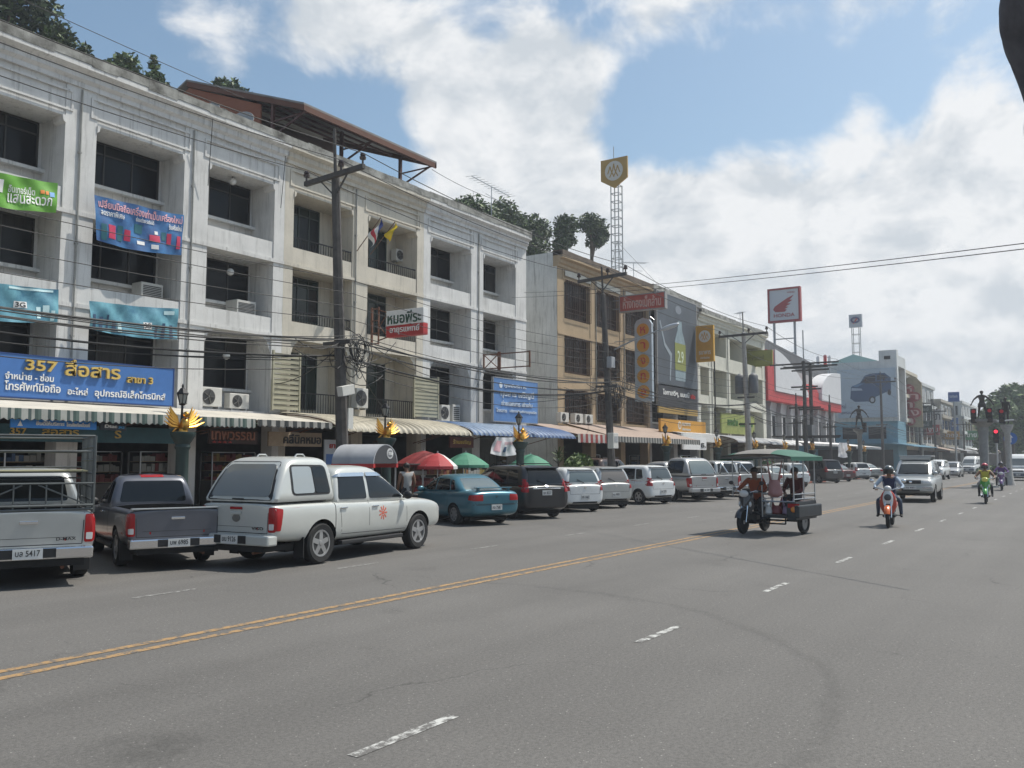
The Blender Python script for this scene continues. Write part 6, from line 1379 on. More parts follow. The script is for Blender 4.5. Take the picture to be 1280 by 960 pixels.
def mirror(t, x, y, z, m):
    s = 1 if y > 0 else -1; M = Matrix.Translation((x, y + s * .10, z)) @ Matrix.Rotation(R(-8), 4, 'Z')
    MB().ell((0, 0, 0), (.07, .115, .085), 12, 8, M).bar((x - .0, y - s * .02, z - .05), (x, y + s * .05, z - .04), .035).build('wing_mirror', m, t, smooth='all')
def handle(t, sh, x, z, m=None, ax=None):
    for a in (('+y', '-y') if ax is None else (ax,)):
        h = sh.hit(a, x, z); 
        if h: y = h[0].y; s = 1 if y > 0 else -1; MB().box(x - .09, x + .09, y + s * .002, y + s * .035, z - .014, z + .014).build('handle', m or chrome, t, bevel=.008)

def make_car(name, label, group, P, spec, txt='กข 1234'):
    """generic passenger car: L W H wb r, body stations and cabin rings"""
    t = thing(name, label, spec.get('cat', 'car'), group=group); W = spec['W'] / 2; r = spec['r']
    secs = [section(x, zb, zt, w * W * .93, w * W, w * W * spec.get('tumble', .93)) for x, zb, zt, w in spec['body']]
    V, Fc = loft_half(secs)
    body = finish_body('body', t, V, Fc, P, [(spec['ax'][0], r), (spec['ax'][1], r)], spec['W'], 2)
    V, Fc = ring_loft([(z, xr, xf, w * W, rr, rf) for z, xr, xf, w, rr, rf in spec['cabin']]); cab = finish_body('cabin', t, V, Fc, P, [], spec['W'], 1)
    sh = Shell([body, cab])
    for x in spec['ax']:
        for s in (1, -1): wheel(t, x, s * (W - .115), r, .20, spec.get('rim', rim_m), spec.get('spokes', 5))
    g_ = spec.get('glass', cglass)
    sh.put(t, 'windscreen', cglass, '+x', spec['ws'], r=.06, off=.005); sh.put(t, 'rear_window', spec.get('rear_glass', g_), '-x', spec['rw'], r=.06, off=.005)
    for w_ in spec['side']: sh.both(t, 'side_window', g_, w_, r=.05, off=.005)
    for w_ in spec['tail']:
        for ax_s in (1, -1): sh.put(t, 'tail_light', tl_red, '-x', [(a * ax_s, b) for a, b in w_], r=.03, off=.010, rim=.06)
    for w_ in spec.get('tail_side', []): sh.both(t, 'tail_light', tl_red, w_, r=.03, off=.008)
    for w_ in spec.get('head', []):
        for ax_s in (1, -1): sh.put(t, 'headlight', tl_clear, '+x', [(a * ax_s, b) for a, b in w_], r=.03, off=.010, rim=.06)
    if 'grille' in spec: sh.put(t, 'grille', trim_b, '+x', spec['grille'], r=.03, off=.006); sh.put(t, 'emblem', chrome, '+x', circ(0, sum(p[1] for p in spec['grille']) / 4, .06, .05, 12), off=.012, nx=6, ny=4)
    for nm, m_, ax, poly, off in spec.get('trim', []): sh.put(t, nm, m_, ax, poly, off=off, r=.015)
    ln = MB()
    for pts in spec.get('seams', []):
        for ax in ('+y', '-y'): sh.line(ln, ax, pts)
    for pts in spec.get('rear_seams', []): sh.line(ln, '-x', pts)
    if ln.v: ln.build('shut_lines', trim_b, t)
    for x, z in spec.get('handles', []): handle(t, sh, x, z, P if spec.get('body_handles') else chrome)
    mx_, mz_ = spec['mirror']; h = sh.hit('+y', mx_, mz_); yy = h[0].y if h else W
    for s in (1, -1): mirror(t, mx_, s * yy, mz_, P)
    plate(t, sh, '-x', 0, spec['plate'][0], txt); 
    if len(spec['plate']) > 1: plate(t, sh, '+x', 0, spec['plate'][1], txt)
    zb = min(b[1] for b in spec['body']); MB().box(spec['ax'][0] - .5, spec['ax'][1] + .4, -W + .25, W - .25, zb - .05, zb + .10).build('underbody', under_m, t)
    for e in spec.get('extras', []): e(t, sh, W)
    return t
def rear_wiper(z0, y0, y1, z1):
    def f(t, sh, W):
        a, b = sh.hit('-x', y0, z0)[0], sh.hit('-x', y1, z1)[0]; MB().bar(a + Vector((-.02, 0, 0)), b + Vector((-.02, 0, 0)), .018).build('wiper', trim_b, t)
    return f
def badge(z, r=.05, m=None):
    def f(t, sh, W): sh.put(t, 'emblem', m or chrome, '-x', circ(0, z, r, r * .8, 12), off=.012, nx=6, ny=4)
    return f
def spoiler(x, z, w, d=.18, m=None, h=.03):
    def f(t, sh, W): MB().box(x - d, x + .02, -w, w, z, z + h).build('spoiler', m or t.children[0].data.materials[0], t, bevel=.012)
    return f
def hatch_spec(k=1.0, H=1.52, rglass=None, fit=False):
    L = 3.85 * k; a = -L / 2; b = L / 2
    return dict(W=1.69, r=.30, ax=(a + .62, b - .78), glass=cglass, rear_glass=rglass or cglass_l,
        body=[(a + .00, .36, .86, .80), (a + .03, .30, .92, .90), (a + .25, .22, .96, .98), (a + .7, .20, .95, 1), (a + 1.6, .18, .93, 1), (b - 1.3, .18, .92, 1), (b - .9, .19, .90, .99), (b - .35, .21, .78, .95), (b - .08, .26, .68, .84), (b, .32, .60, .74)],
        cabin=[(.80, a + .10, b - .70, .93, .20, .3), (.97, a + .07, b - .85, .93, .22, .32), (1.20, a + .13, b - 1.20, .87, .22, .3), (H - .10, a + .22, b - 1.66, .78, .25, .3), (H - .02, a + .34, b - 1.86, .72, .28, .3), (H + .02, a + .75, b - 2.2, .50, .3, .3)],
        ws=[(-.58, .99), (.58, .99), (.50, H - .10), (-.50, H - .10)], rw=[(-.60, 1.02), (.60, 1.02), (.50, H - .13), (-.50, H - .13)],
        side=[[(a + .42, 1.05), (a + .78, 1.00), (a + .86, H - .14), (a + .55, H - .16)], [(a + .86, 1.0), (a + 1.56, .98), (a + 1.58, H - .12), (a + .92, H - .13)], [(a + 1.64, .98), (b - 1.02, .97), (b - 1.62, H - .12), (a + 1.66, H - .12)]],
        tail=[[(.62, .74), (.80, .74), (.80, 1.08), (.68, 1.08)]], tail_side=[[(a + .03, .76), (a + .20, .78), (a + .14, 1.06), (a + .08, 1.05)]],
        head=[[(.42, .62), (.78, .64), (.78, .80), (.5, .74)]], grille=[(-.34, .50), (.34, .50), (.38, .60), (-.38, .60)],
        seams=[[(a + .86, .30), (a + .84, .98)], [(a + 1.61, .26), (a + 1.61, 1.0)], [(b - .98, .30), (b - .98, .95)], [(a + .86, .26), (b - .98, .26)]], rear_seams=[[(-.60, .62), (-.62, .98)], [(.60, .62), (.62, .98)], [(-.6, .62), (.6, .62)]],
        handles=[(a + 1.02, .90), (a + 1.82, .89)], mirror=(b - 1.12, 1.0), plate=(.52, .40), trim=[('bumper_strip', trim_b, '-x', [(-.5, .30), (.5, .30), (.5, .36), (-.5, .36)], .006)],
        extras=[rear_wiper(.99, 0, .28, 1.12), badge(.84), spoiler(a + .36, H - .075, .52, .17)], body_handles=True)
def sedan_spec():
    L = 4.25; a = -L / 2; b = L / 2; H = 1.38
    return dict(W=1.69, r=.29, ax=(a + .95, b - .82), glass=cglass, rear_glass=cglass_b, rim=rim_d, spokes=7,
        body=[(a + .00, .38, .80, .80), (a + .04, .30, .92, .92), (a + .35, .22, .95, .97), (a + 1.0, .20, .93, 1), (a + 2.0, .18, .90, 1), (b - 1.2, .18, .88, 1), (b - .8, .19, .84, .98), (b - .3, .22, .74, .94), (b - .06, .28, .66, .84), (b, .34, .58, .76)],
        cabin=[(.78, a + .55, b - .95, .91, .2, .3), (.93, a + .62, b - 1.10, .90, .22, .3), (1.15, a + .92, b - 1.52, .83, .22, .3), (H - .08, a + 1.20, b - 1.86, .74, .25, .28), (H - .01, a + 1.36, b - 2.05, .68, .28, .28), (H + .02, a + 1.7, b - 2.4, .48, .28, .28)],
        ws=[(-.58, .93), (.58, .93), (.50, H - .09), (-.50, H - .09)], rw=[(-.60, .97), (.60, .97), (.50, H - .10), (-.50, H - .10)],
        side=[[(a + .98, .97), (a + 1.22, .95), (a + 1.34, H - .13), (a + 1.20, H - .15)], [(a + 1.28, .95), (a + 2.05, .94), (a + 2.05, H - .11), (a + 1.42, H - .12)], [(a + 2.12, .94), (b - 1.30, .93), (b - 1.80, H - .10), (a + 2.12, H - .10)]],
        tail=[[(.44, .68), (.76, .68), (.78, .84), (.44, .86)]], tail_side=[[(a + .05, .69), (a + .22, .70), (a + .2, .84), (a + .06, .84)]],
        head=[[(.42, .60), (.76, .60), (.76, .72), (.46, .72)]], grille=[(-.34, .56), (.34, .56), (.36, .66), (-.36, .66)],
        seams=[[(a + 1.30, .28), (a + 1.26, .95)], [(a + 2.08, .24), (a + 2.08, .95)], [(b - 1.22, .28), (b - 1.22, .9)], [(a + 1.3, .24), (b - 1.22, .24)]], rear_seams=[[(-.72, .90), (-.68, .60), (.68, .60), (.72, .90)]],
        handles=[(a + 1.45, .84), (a + 2.28, .83)], mirror=(b - 1.38, .95), plate=(.50, .40), trim=[('bumper_strip', trim_b, '-x', [(-.74, .565), (.74, .565), (.74, .585), (-.74, .585)], .006)],
        extras=[badge(.80, .025), spoiler(a + .26, 1.02, .58, .16, None, .025), lambda t, sh, W: [MB().box(a + .14, a + .22, s * .5 - .03, s * .5 + .03, .94, 1.02).build('spoiler_foot', t.children[0].data.materials[0], t) for s in (-1, 1)]], body_handles=True)
def wagon_spec(H=1.62, L=4.5):
    a = -L / 2; b = L / 2
    return dict(W=1.75, r=.32, ax=(a + .85, b - .88), glass=cglass, rear_glass=cglass, cat='car',
        body=[(a + .00, .38, .92, .84), (a + .03, .32, 1.0, .93), (a + .3, .24, 1.03, .98), (a + .9, .22, 1.01, 1), (a + 2.0, .20, .99, 1), (b - 1.3, .20, .97, 1), (b - .9, .21, .95, .99), (b - .3, .24, .84, .95), (b - .06, .3, .74, .84), (b, .36, .66, .76)],
        cabin=[(.85, a + .08, b - .80, .93, .18, .3), (1.03, a + .05, b - .95, .92, .2, .32), (1.28, a + .14, b - 1.32, .87, .2, .3), (H - .10, a + .26, b - 1.75, .79, .22, .3), (H - .02, a + .38, b - 1.95, .74, .25, .3), (H + .02, a + .8, b - 2.4, .52, .3, .3)],
        ws=[(-.60, 1.04), (.60, 1.04), (.52, H - .1), (-.52, H - .1)], rw=[(-.64, 1.08), (.64, 1.08), (.54, H - .13), (-.54, H - .13)],
        side=[[(a + .38, 1.10), (a + 1.0, 1.07), (a + 1.06, H - .15), (a + .55, H - .16)], [(a + 1.12, 1.06), (a + 1.95, 1.05), (a + 1.95, H - .12), (a + 1.18, H - .14)], [(a + 2.02, 1.05), (b - 1.12, 1.03), (b - 1.68, H - .12), (a + 2.02, H - .12)]],
        tail=[[(.64, .82), (.82, .82), (.80, 1.22), (.68, 1.22)]], tail_side=[[(a + .03, .84), (a + .16, .86), (a + .2, 1.2), (a + .10, 1.2)]],
        head=[[(.42, .68), (.80, .70), (.80, .86), (.5, .82)]], grille=[(-.36, .60), (.36, .60), (.40, .74), (-.40, .74)],
        seams=[[(a + 1.08, .32), (a + 1.08, 1.05)], [(a + 1.98, .28), (a + 1.98, 1.05)], [(b - 1.05, .32), (b - 1.05, 1.0)]], rear_seams=[[(-.64, .66), (-.66, 1.0)], [(.64, .66), (.66, 1.0)], [(-.64, .66), (.64, .66)]],
        handles=[(a + 1.28, .96), (a + 2.2, .95)], mirror=(b - 1.22, 1.08), plate=(.80, .45), trim=[('chrome_strip', chrome, '-x', [(-.5, .92), (.5, .92), (.5, .95), (-.5, .95)], .012)],
        extras=[badge(1.0, .06), spoiler(a + .40, H - .075, .56, .2), rear_wiper(1.06, 0, .3, 1.18), lambda t, sh, W: [MB().tube([(a + .6, s * W * .66, H + .0), (a + .75, s * W * .66, H + .055), (b - 2.2, s * W * .66, H + .055), (b - 2.05, s * W * .66, H + .0)], .018, 6).build('roof_rail', trim_b, t) for s in (-1, 1)]])
def place(t, u, Y, theta, wheel_local):
    """put the vehicle so that the named tyre stands where the photograph shows it on the line y = Y"""
    x = Y / ray(u, 600).y * ray(u, 600).x; c, s = math.cos(theta), math.sin(theta); lx, ly = wheel_local
    t.location = (x - c * lx + s * ly, Y - s * lx - c * ly, 0.005); t.rotation_euler = (0, 0, theta); return t
CARG = 'vehicles parked nose to the left kerb'
TH = R(66)
# ---- pickups
def make_pickup(name, label, group, P, L=5.15, W=1.76, H=1.70, cab='double', canopy=False, rollbar=False, txt='บธ 3126', rear_glass=None, r=.35, seam=True, tail_text=None):
    t = thing(name, label, 'pickup truck', group=group); a = -L / 2; b = L / 2; hw = W / 2; axr, axf = a + 1.18, b - .98
    cr = a + (1.56 if cab == 'double' else 2.10)                        # rear wall of the cab
    st = [(a + .0, .50, 1.05, .965), (a + .02, .46, 1.08, .985), (a + .5, .42, 1.08, .985), (axr, .40, 1.075, 1.0), (a + 1.5, .38, 1.07, .99), (cr, .36, 1.06, .985), (cr + 1.0, .35, 1.04, .985), (b - 1.62, .35, 1.02, .985), (b - 1.15, .36, 1.02, .99), (b - .60, .38, 1.0, .98), (b - .26, .40, .95, .95), (b - .07, .43, .87, .86), (b - .015, .47, .80, .80), (b, .50, .76, .76)]
    secs = [section(x, zb, zt, w * hw * .95, w * hw, w * hw * .955, .015 if x < cr else .04) for x, zb, zt, w in st]
    V, Fc = loft_half(secs); cuts = [MB().box(cr - .03, cr - .012, -1.2, 1.2, .55, 1.5)]
    if not canopy: cuts.append(MB().box(a + .09, cr - .10, -hw + .13, hw - .13, .62, 1.5))
    body = finish_body('body', t, V, Fc, P, [(axr, r), (axf, r)], W, 2, cuts, 1.17)
    V, Fc = ring_loft([(.95, cr, b - 1.10, hw * .95, .08, .25), (1.07, cr + .01, b - 1.25, hw * .94, .08, .28), (1.35, cr + .06, b - 1.68, hw * .86, .10, .26), (H - .10, cr + .14, b - 2.06, hw * .77, .14, .26), (H - .02, cr + .24, b - 2.22, hw * .71, .18, .26), (H + .02, cr + .6, b - 2.5, hw * .5, .2, .25)]); cabo = finish_body('cab', t, V, Fc, P, [], W, 1)
    sh = Shell([body, cabo])
    for x in (axr, axf):
        for s in (1, -1): wheel(t, x, s * (hw - .13), r, .225, rim_m, 5)
    sh.put(t, 'windscreen', cglass, '+x', [(-.66, 1.10), (.66, 1.10), (.56, H - .10), (-.56, H - .10)], r=.06)
    sh.put(t, 'rear_window', rear_glass or cglass, '-x', [(-.64, 1.14), (.64, 1.14), (.56, H - .13), (-.56, H - .13)], r=.06)
    if cab == 'double': wins = [[(cr + .10, 1.10), (cr + .92, 1.09), (cr + .94, H - .13), (cr + .22, H - .13)], [(cr + 1.0, 1.09), (b - 1.48, 1.08), (b - 2.06, H - .13), (cr + 1.02, H - .13)]]; seams = [[(cr + .10, 1.05), (cr + .16, .52)], [(cr + .96, .46), (cr + .96, 1.06)], [(b - 1.42, .48), (b - 1.42, 1.02)], [(cr + .16, .48), (b - 1.42, .45)]]; hd = [(cr + .20, .95), (cr + 1.14, .94)]
    else: wins = [[(cr + .10, 1.12), (cr + .42, 1.11), (cr + .44, H - .13), (cr + .22, H - .15)], [(cr + .50, 1.10), (b - 1.48, 1.08), (b - 2.06, H - .13), (cr + .52, H - .13)]]; seams = [[(cr + .46, .46), (cr + .46, 1.06)], [(b - 1.42, .48), (b - 1.42, 1.02)], [(cr + .46, .46), (b - 1.42, .45)]]; hd = [(cr + .64, .95)]
    for w_ in wins: sh.both(t, 'side_window', cglass, w_, r=.06)
    ln = MB()
    for pts in seams:
        for ax in ('+y', '-y'): sh.line(ln, ax, pts, .010)
    tz = 1.035
    sh.line(ln, '-x', [(-.70, .60), (-.72, tz + .02)], .012); sh.line(ln, '-x', [(.70, .60), (.72, tz + .02)], .012); sh.line(ln, '-x', [(-.70, .60), (.70, .60)], .012); sh.line(ln, '-x', [(-.60, .70), (.60, .70)], .006)
    ln.build('shut_lines', trim_b, t)
    for x, z in hd: handle(t, sh, x, z)
    for s in (1, -1):
        sh.put(t, 'tail_light', tl_red, '-x', [(s * .725, .62), (s * .855, .62), (s * .86, 1.03), (s * .735, 1.03)], off=.012, r=.03, rim=.06)
        sh.put(t, 'headlight', tl_clear, '+x', [(s * .48, .70), (s * .80, .72), (s * .80, .90), (s * .52, .86)], off=.01, r=.03, rim=.08)
        lt = sh.put(t, 'reverse_light', tl_clear, '-x', [(s * .75, .66), (s * .835, .66), (s * .84, .76), (s * .75, .76)], off=.02, r=.015, rim=.0)
        mirror(t, b - 1.50, s * hw * .955, 1.12, trim_b)
        MB().box(axr - .48, axr - .46, s * (hw - .24), s * (hw - .02), .14, .50).build('mud_flap', trim_b, t)
    sh.both(t, 'tail_light', tl_red, [(a + .0, .64), (a + .14, .64), (a + .20, 1.0), (a + .02, 1.03)], off=.008, r=.02)
    sh.put(t, 'grille', chrome, '+x', [(-.44, .70), (.44, .70), (.44, .86), (-.44, .86)], off=.008, r=.03)
    # rear bumper: painted ends, dark step
    bm_ = MB().box(a - .13, a + .10, -hw + .04, hw - .04, .40, .575); bo = bm_.build('rear_bumper', P if canopy else chrome, t, bevel=.03); MB().box(a - .142, a - .131, -.36, .36, .43, .56).build('step', trim_b, bo)
    MB().box(a - .10, a + .6, -hw + .16, hw - .16, .30, .395).build('underbody', under_m, t); MB().box(a + .6, b - .3, -.55, .55, .24, .42).build('chassis', under_m, t)
    p = MB().box(a - .156, a - .145, -.19, .19, .42, .565).build('licence_plate', plate_w, t); lettering(txt, (a - .156, .155, .46), (0, -1, 0), .31, .085, blk_t, p, depth=.003, world=False)
    h_ = sh.hit('-x', 0, .92)[0]; MB().box(h_.x - .03, h_.x - .003, -.12, .12, .90, .95).build('tailgate_handle', P if canopy else chrome, t, bevel=.008)
    MB().tube([(a - .05, -.45, .28), (a + .5, -.45, .30)], .03, 8).build('exhaust', rust, t)
    [MB().box(axr + .55, axf - .55, s * (hw - .16), s * (hw - .02), .28, .36).build('side_sill', trim_b, t, bevel=.02) for s in (-1, 1)]
    if tail_text:
        h_ = sh.hit('-x', -.52, .68)[0]; lettering(tail_text, (h_.x - .004, -.36, .655), (0, -1, 0), .26, .045, trim_b, t, depth=.004, world=False)
    return t, sh, dict(a=a, b=b, cr=cr, hw=hw, H=H, axr=axr, axf=axf, r=r, P=P, body=body)
def add_canopy(t, g_, side_glass=None, back_glass=None, lift=.17):
    a, cr, hw, H, P = g_['a'], g_['cr'], g_['hw'], g_['H'], g_['P']; T = H + lift
    V, Fc = ring_loft([(1.085, a + .03, cr - .02, hw * .955, .08, .06), (1.13, a + .03, cr - .02, hw * .96, .09, .06), (1.40, a + .16, cr - .03, hw * .90, .10, .08), (T - .16, a + .34, cr - .02, hw * .83, .13, .10), (T - .05, a + .46, cr - .08, hw * .77, .18, .14), (T, a + .62, cr - .2, hw * .66, .2, .18), (T + .012, a + .8, cr - .35, hw * .45, .2, .2)])
    co = finish_body('canopy', t, V, Fc, P, [], hw * 2, 1); sh = Shell([co])
    rf = sh.put(t, 'canopy_window_frame', trim_b, '-x', [(-.76, 1.14), (.76, 1.14), (.60, T - .075), (-.60, T - .075)], r=.08, off=.006); sh.put(t, 'rear_glass', back_glass or cglass_l, '-x', [(-.69, 1.20), (.69, 1.20), (.56, T - .12), (-.56, T - .12)], r=.10, off=.013)
    for ax in ('+y', '-y'):
        sh.put(t, 'canopy_window_frame', trim_b, ax, [(a + .44, 1.21), (cr - .12, 1.21), (cr - .20, T - .14), (a + .46, T - .13)], r=.10, off=.006)
        sh.put(t, 'canopy_window', side_glass or cglass_l, ax, [(a + .48, 1.245), (cr - .55, 1.245), (cr - .58, T - .165), (a + .50, T - .165)], r=.06, off=.013); sh.put(t, 'canopy_window', cglass, ax, [(cr - .53, 1.245), (cr - .155, 1.245), (cr - .225, T - .165), (cr - .56, T - .165)], r=.06, off=.013)
    ln = MB()
    for ax in ('+y', '-y'): sh.line(ln, ax, [(a + .06, 1.105), (cr - .04, 1.105)], .022, .004)
    sh.line(ln, '-x', [(-.82, 1.105), (.82, 1.105)], .022, .006); ln.build('canopy_seal', trim_b, co)
    h = sh.hit('-x', 0, 1.165)[0]; MB().box(h.x - .04, h.x - .012, -.13, .13, 1.145, 1.175).build('canopy_handle', trim_b, t, bevel=.01)
    for y in (-.45, .45): MB().tube([(a + .9, y, T), (a + .95, y, T + .045), (cr - .45, y, T + .045), (cr - .4, y, T)], .016, 6).build('roof_rail', silver_pt, co)
    MB().box(a - .016, a - .004, -.14, .14, .985, 1.03).build('brake_light', tl_red, t, bevel=.005)
    return sh
# the white pickup with a canopy, driving
hero, hsh, hg = make_pickup('pickup_truck', 'white double cab pickup with a tall canopy and red flower sticker, driving up the street', 'moving vehicles', mat('paint_offwhite', (.52, .53, .50), .3, .25, coat=.6, vary=.05, scale=1.5), 5.15, 1.78, 1.70, 'double', True, txt='บบ 9126', r=.36, tail_text='VIGO')
add_canopy(hero, hg, mat('canopy_pane', (.30, .33, .34), .08, spec=.9), mat('canopy_rear_pane', (.16, .165, .155), .07, spec=.9))
for s in (-1, 1):                                                                 # door visors
    ax = '+y' if s > 0 else '-y'; cr, b, H = hg['cr'], hg['b'], hg['H']
    hsh.put(hero, 'door_visor', chrome, ax, [(cr + .12, H - .19), (cr + .94, H - .19), (cr + .95, H - .12), (cr + .24, H - .12)], off=.03, r=.02); hsh.put(hero, 'door_visor', chrome, ax, [(cr + 1.0, H - .19), (b - 2.0, H - .19), (b - 2.1, H - .12), (cr + 1.01, H - .12)], off=.03, r=.02)
stk = MB(); cx, cz = hg['cr'] + 1.38, .80                                           # red flower emblem on the front door
for i in range(9):
    a_ = 2 * math.pi * i / 9; hsh.patch(stk, '-y', [(cx + .05 * math.cos(a_ - .25), cz + .05 * math.sin(a_ - .25)), (cx + .05 * math.cos(a_ + .25), cz + .05 * math.sin(a_ + .25)), (cx + .125 * math.cos(a_ + .12), cz + .135 * math.sin(a_ + .12)), (cx + .125 * math.cos(a_ - .12), cz + .135 * math.sin(a_ - .12))], .004, 4, 3, 0)
hsh.patch(stk, '-y', circ(cx, cz, .035, n=10), .004, 4, 3, 0); stk.build('emblem', mat('sticker_red', (.55, .12, .07), .5), hero)
hsh.put(hero, 'emblem', mat('badge_grey', (.22, .22, .21), .3, metal=.6), '-x', circ(0, .84, .09, .065, 16), off=.010, nx=10, ny=4)
c, s = math.cos(R(5)), math.sin(R(5)); lx, ly = hg['axr'], -(hg['hw'] - .02)
hero.location = (11.21 - c * lx + s * ly, 11.46 - s * lx - c * ly, .005); hero.rotation_euler = (0, 0, R(5))
# slate grey pickup
gp, gsh, gg = make_pickup('pickup_truck', 'slate grey pickup with an empty bed, parked between the caged truck and the white pickup', CARG, grey_pt, 5.0, 1.74, 1.68, 'extra', txt='บพ 6985', r=.35)
gsh.put(gp, 'brake_light', tl_red, '-x', [(-.22, 1.625), (.22, 1.625), (.22, 1.675), (-.22, 1.675)], off=.012)
MB().box(gg['a'] - .01, gg['a'] + .09, -.80, .80, 1.085, 1.115).build('tailgate_lit_edge', silver_pt, gp, bevel=.012)  # pale strip painting the sunlit top edge of the tailgate
gp.scale = (.92, .92, .92); place(gp, 262, 13.60, R(67), (gg['axr'] * .92, -(gg['hw'] - .02) * .92))
# silver pickup with a cage
sp_, ssh, sg = make_pickup('pickup_truck', 'silver pickup with a tall black steel cage on its bed, cut by the left edge', CARG, silver_pt, 5.1, 1.78, 1.68, 'extra', txt='บล 5417', r=.36, tail_text='D-MAX')
cg = MB(); a, cr, hw = sg['a'] + .04, sg['cr'] - .06, sg['hw'] - .06; zt = 2.18
for x in (a, (a + cr) / 2, cr):
    for s in (-1, 1): cg.tube([(x, s * hw, 1.05), (x, s * hw, zt)], .024, 6)
for x0_, x1_ in ((a, cr),):
    for s in (-1, 1):
        for z in (1.22, 1.42, 1.62, 1.82, 2.02, zt): cg.tube([(x0_, s * hw, z), (x1_, s * hw, z)], .016, 6)
        for i in range(1, 9): cg.tube([(x0_ + (x1_ - x0_) * i / 9, s * hw, 1.1), (x0_ + (x1_ - x0_) * i / 9, s * hw, zt)], .010, 5)
for x in (a, cr):
    for z in (zt, 1.95): cg.tube([(x, -hw, z), (x, hw, z)], .018, 6)
for z in (1.70, 1.62, 1.52): cg.tube([(cr, -hw, z), (cr, hw, z)], .015, 6)
cg.build('cage', mat('galvanised_cage', (.10, .11, .11), .5, metal=.5, vary=.3), sp_)
ga = MB().tube([(a - .02, -hw, 1.16), (a - .02, hw, 1.16)], .022, 6).tube([(a - .02, -hw, 1.10), (a - .02, hw, 1.10)], .018, 6)
for i in range(9): ga.tube([(a - .02, -hw + 2 * hw * i / 8, 1.10), (a - .02, -hw + 2 * hw * i / 8, 1.48 if i not in (0, 8) else 1.5)], .012, 5)
ga.tube([(a - .02, -hw, 1.48), (a - .02, hw, 1.48)], .016, 6); ga.tube([(a - .02, -hw + .05, 1.15), (a - .02, -.1, 1.46)], .012, 5).tube([(a - .02, hw - .05, 1.15), (a - .02, .1, 1.46)], .012, 5); ga.build('tail_rail', MATS['galvanised_cage'], sp_)
MB().box(cr - 1.2, cr, -hw + .02, hw - .02, 1.64, 1.66).build('cage_shelf', mat('weathered_board', (.30, .28, .17), .8, vary=.3), sp_)
place(sp_, 112, 13.5, R(64), (sg['axr'], -(sg['hw'] - .02)))
# the other pickups of the row
k, sh_, kg = make_pickup('pickup_truck', 'grey brown pickup with a canopy, parked right after the small white rounded hatchback', CARG, champ_pt, 5.1, 1.76, 1.70, 'double', True, txt='กค 2207'); add_canopy(k, kg, cglass, cglass_b); place(k, 838, 15.55, TH, (kg['axr'], kg['hw'] - .02))
k, sh_, kg = make_pickup('pickup_truck', 'plain silver pickup with chrome bumper', CARG, mat('paint_dull_silver', (.30, .30, .30), .35, .5, coat=.4, vary=.06), 5.05, 1.76, 1.72, 'double', False, txt='บง 7740'); place(k, 868, 15.45, TH, (kg['axr'], kg['hw'] - .02)); k['label'] = 'plain silver pickup with an open bed next to the grey brown canopied pickup'
def rollbar(k, kg):
    cr, hw = kg['cr'], kg['hw']; MB().tube([(cr - .75, -hw + .18, 1.08), (cr - .22, -hw + .22, 1.62), (cr - .20, 0, 1.68), (cr - .22, hw - .22, 1.62), (cr - .75, hw - .18, 1.08)], .035, 8).tube([(cr - .15, -hw + .2, 1.08), (cr - .22, -hw + .22, 1.60)], .03, 8).tube([(cr - .15, hw - .2, 1.08), (cr - .22, hw - .22, 1.60)], .03, 8).build('roll_bar', chrome, k, smooth='all')
k, sh_, kg = make_pickup('pickup_truck', 'silver pickup with a chrome roll bar, parked left of the three wheeler', CARG, silver_pt, 5.1, 1.78, 1.72, 'double', False, txt='กท 4158'); rollbar(k, kg); place(k, 901, 15.5, TH, (kg['axr'], kg['hw'] - .02))
k, sh_, kg = make_pickup('pickup_truck', 'silver pickup half hidden behind the driver of the three wheeler', CARG, champ_pt, 5.1, 1.76, 1.70, 'double', False, txt='ขจ 3310'); place(k, 926, 15.6, TH, (kg['axr'], kg['hw'] - .02))
# cars of the row
def car(label, P, spec, u, Y, th=TH, txt='กข 1234', right=True, name='parked_car', group=CARG):
    t = make_car(name, label, group, P, spec, txt); place(t, u, Y, th, (spec['ax'][0], (-1 if right else 1) * (spec['W'] / 2 - .02))); return t
car('teal blue sedan with a small boot spoiler, parked nose in by the red parasol', teal_pt, sedan_spec(), 628, 14.5, R(68), 'กจ 7587')
car('glossy black wagon with red tail lamps between the teal sedan and the white hatchback', black_pt, wagon_spec(), 694, 14.45, R(64), 'ขก 8537')
car('white hatchback with a pale rear window right after the black wagon', white_pt, hatch_spec(1.0, 1.52, cglass_b), 744, 14.95, R(62), 'กง 1462')
car('silver hatchback with red lamps between the two white hatchbacks', silver_pt, hatch_spec(.98, 1.53, mat('car_glass_warm', (.16, .14, .12), .08, spec=.9)), 780, 15.1, R(63), 'กฉ 9035')
car('white rounded hatchback with a dark side window, rightmost of the small hatchbacks', white_pt, hatch_spec(1.02, 1.56, cglass_l), 832, 15.05, R(72), 'กบ 2279')
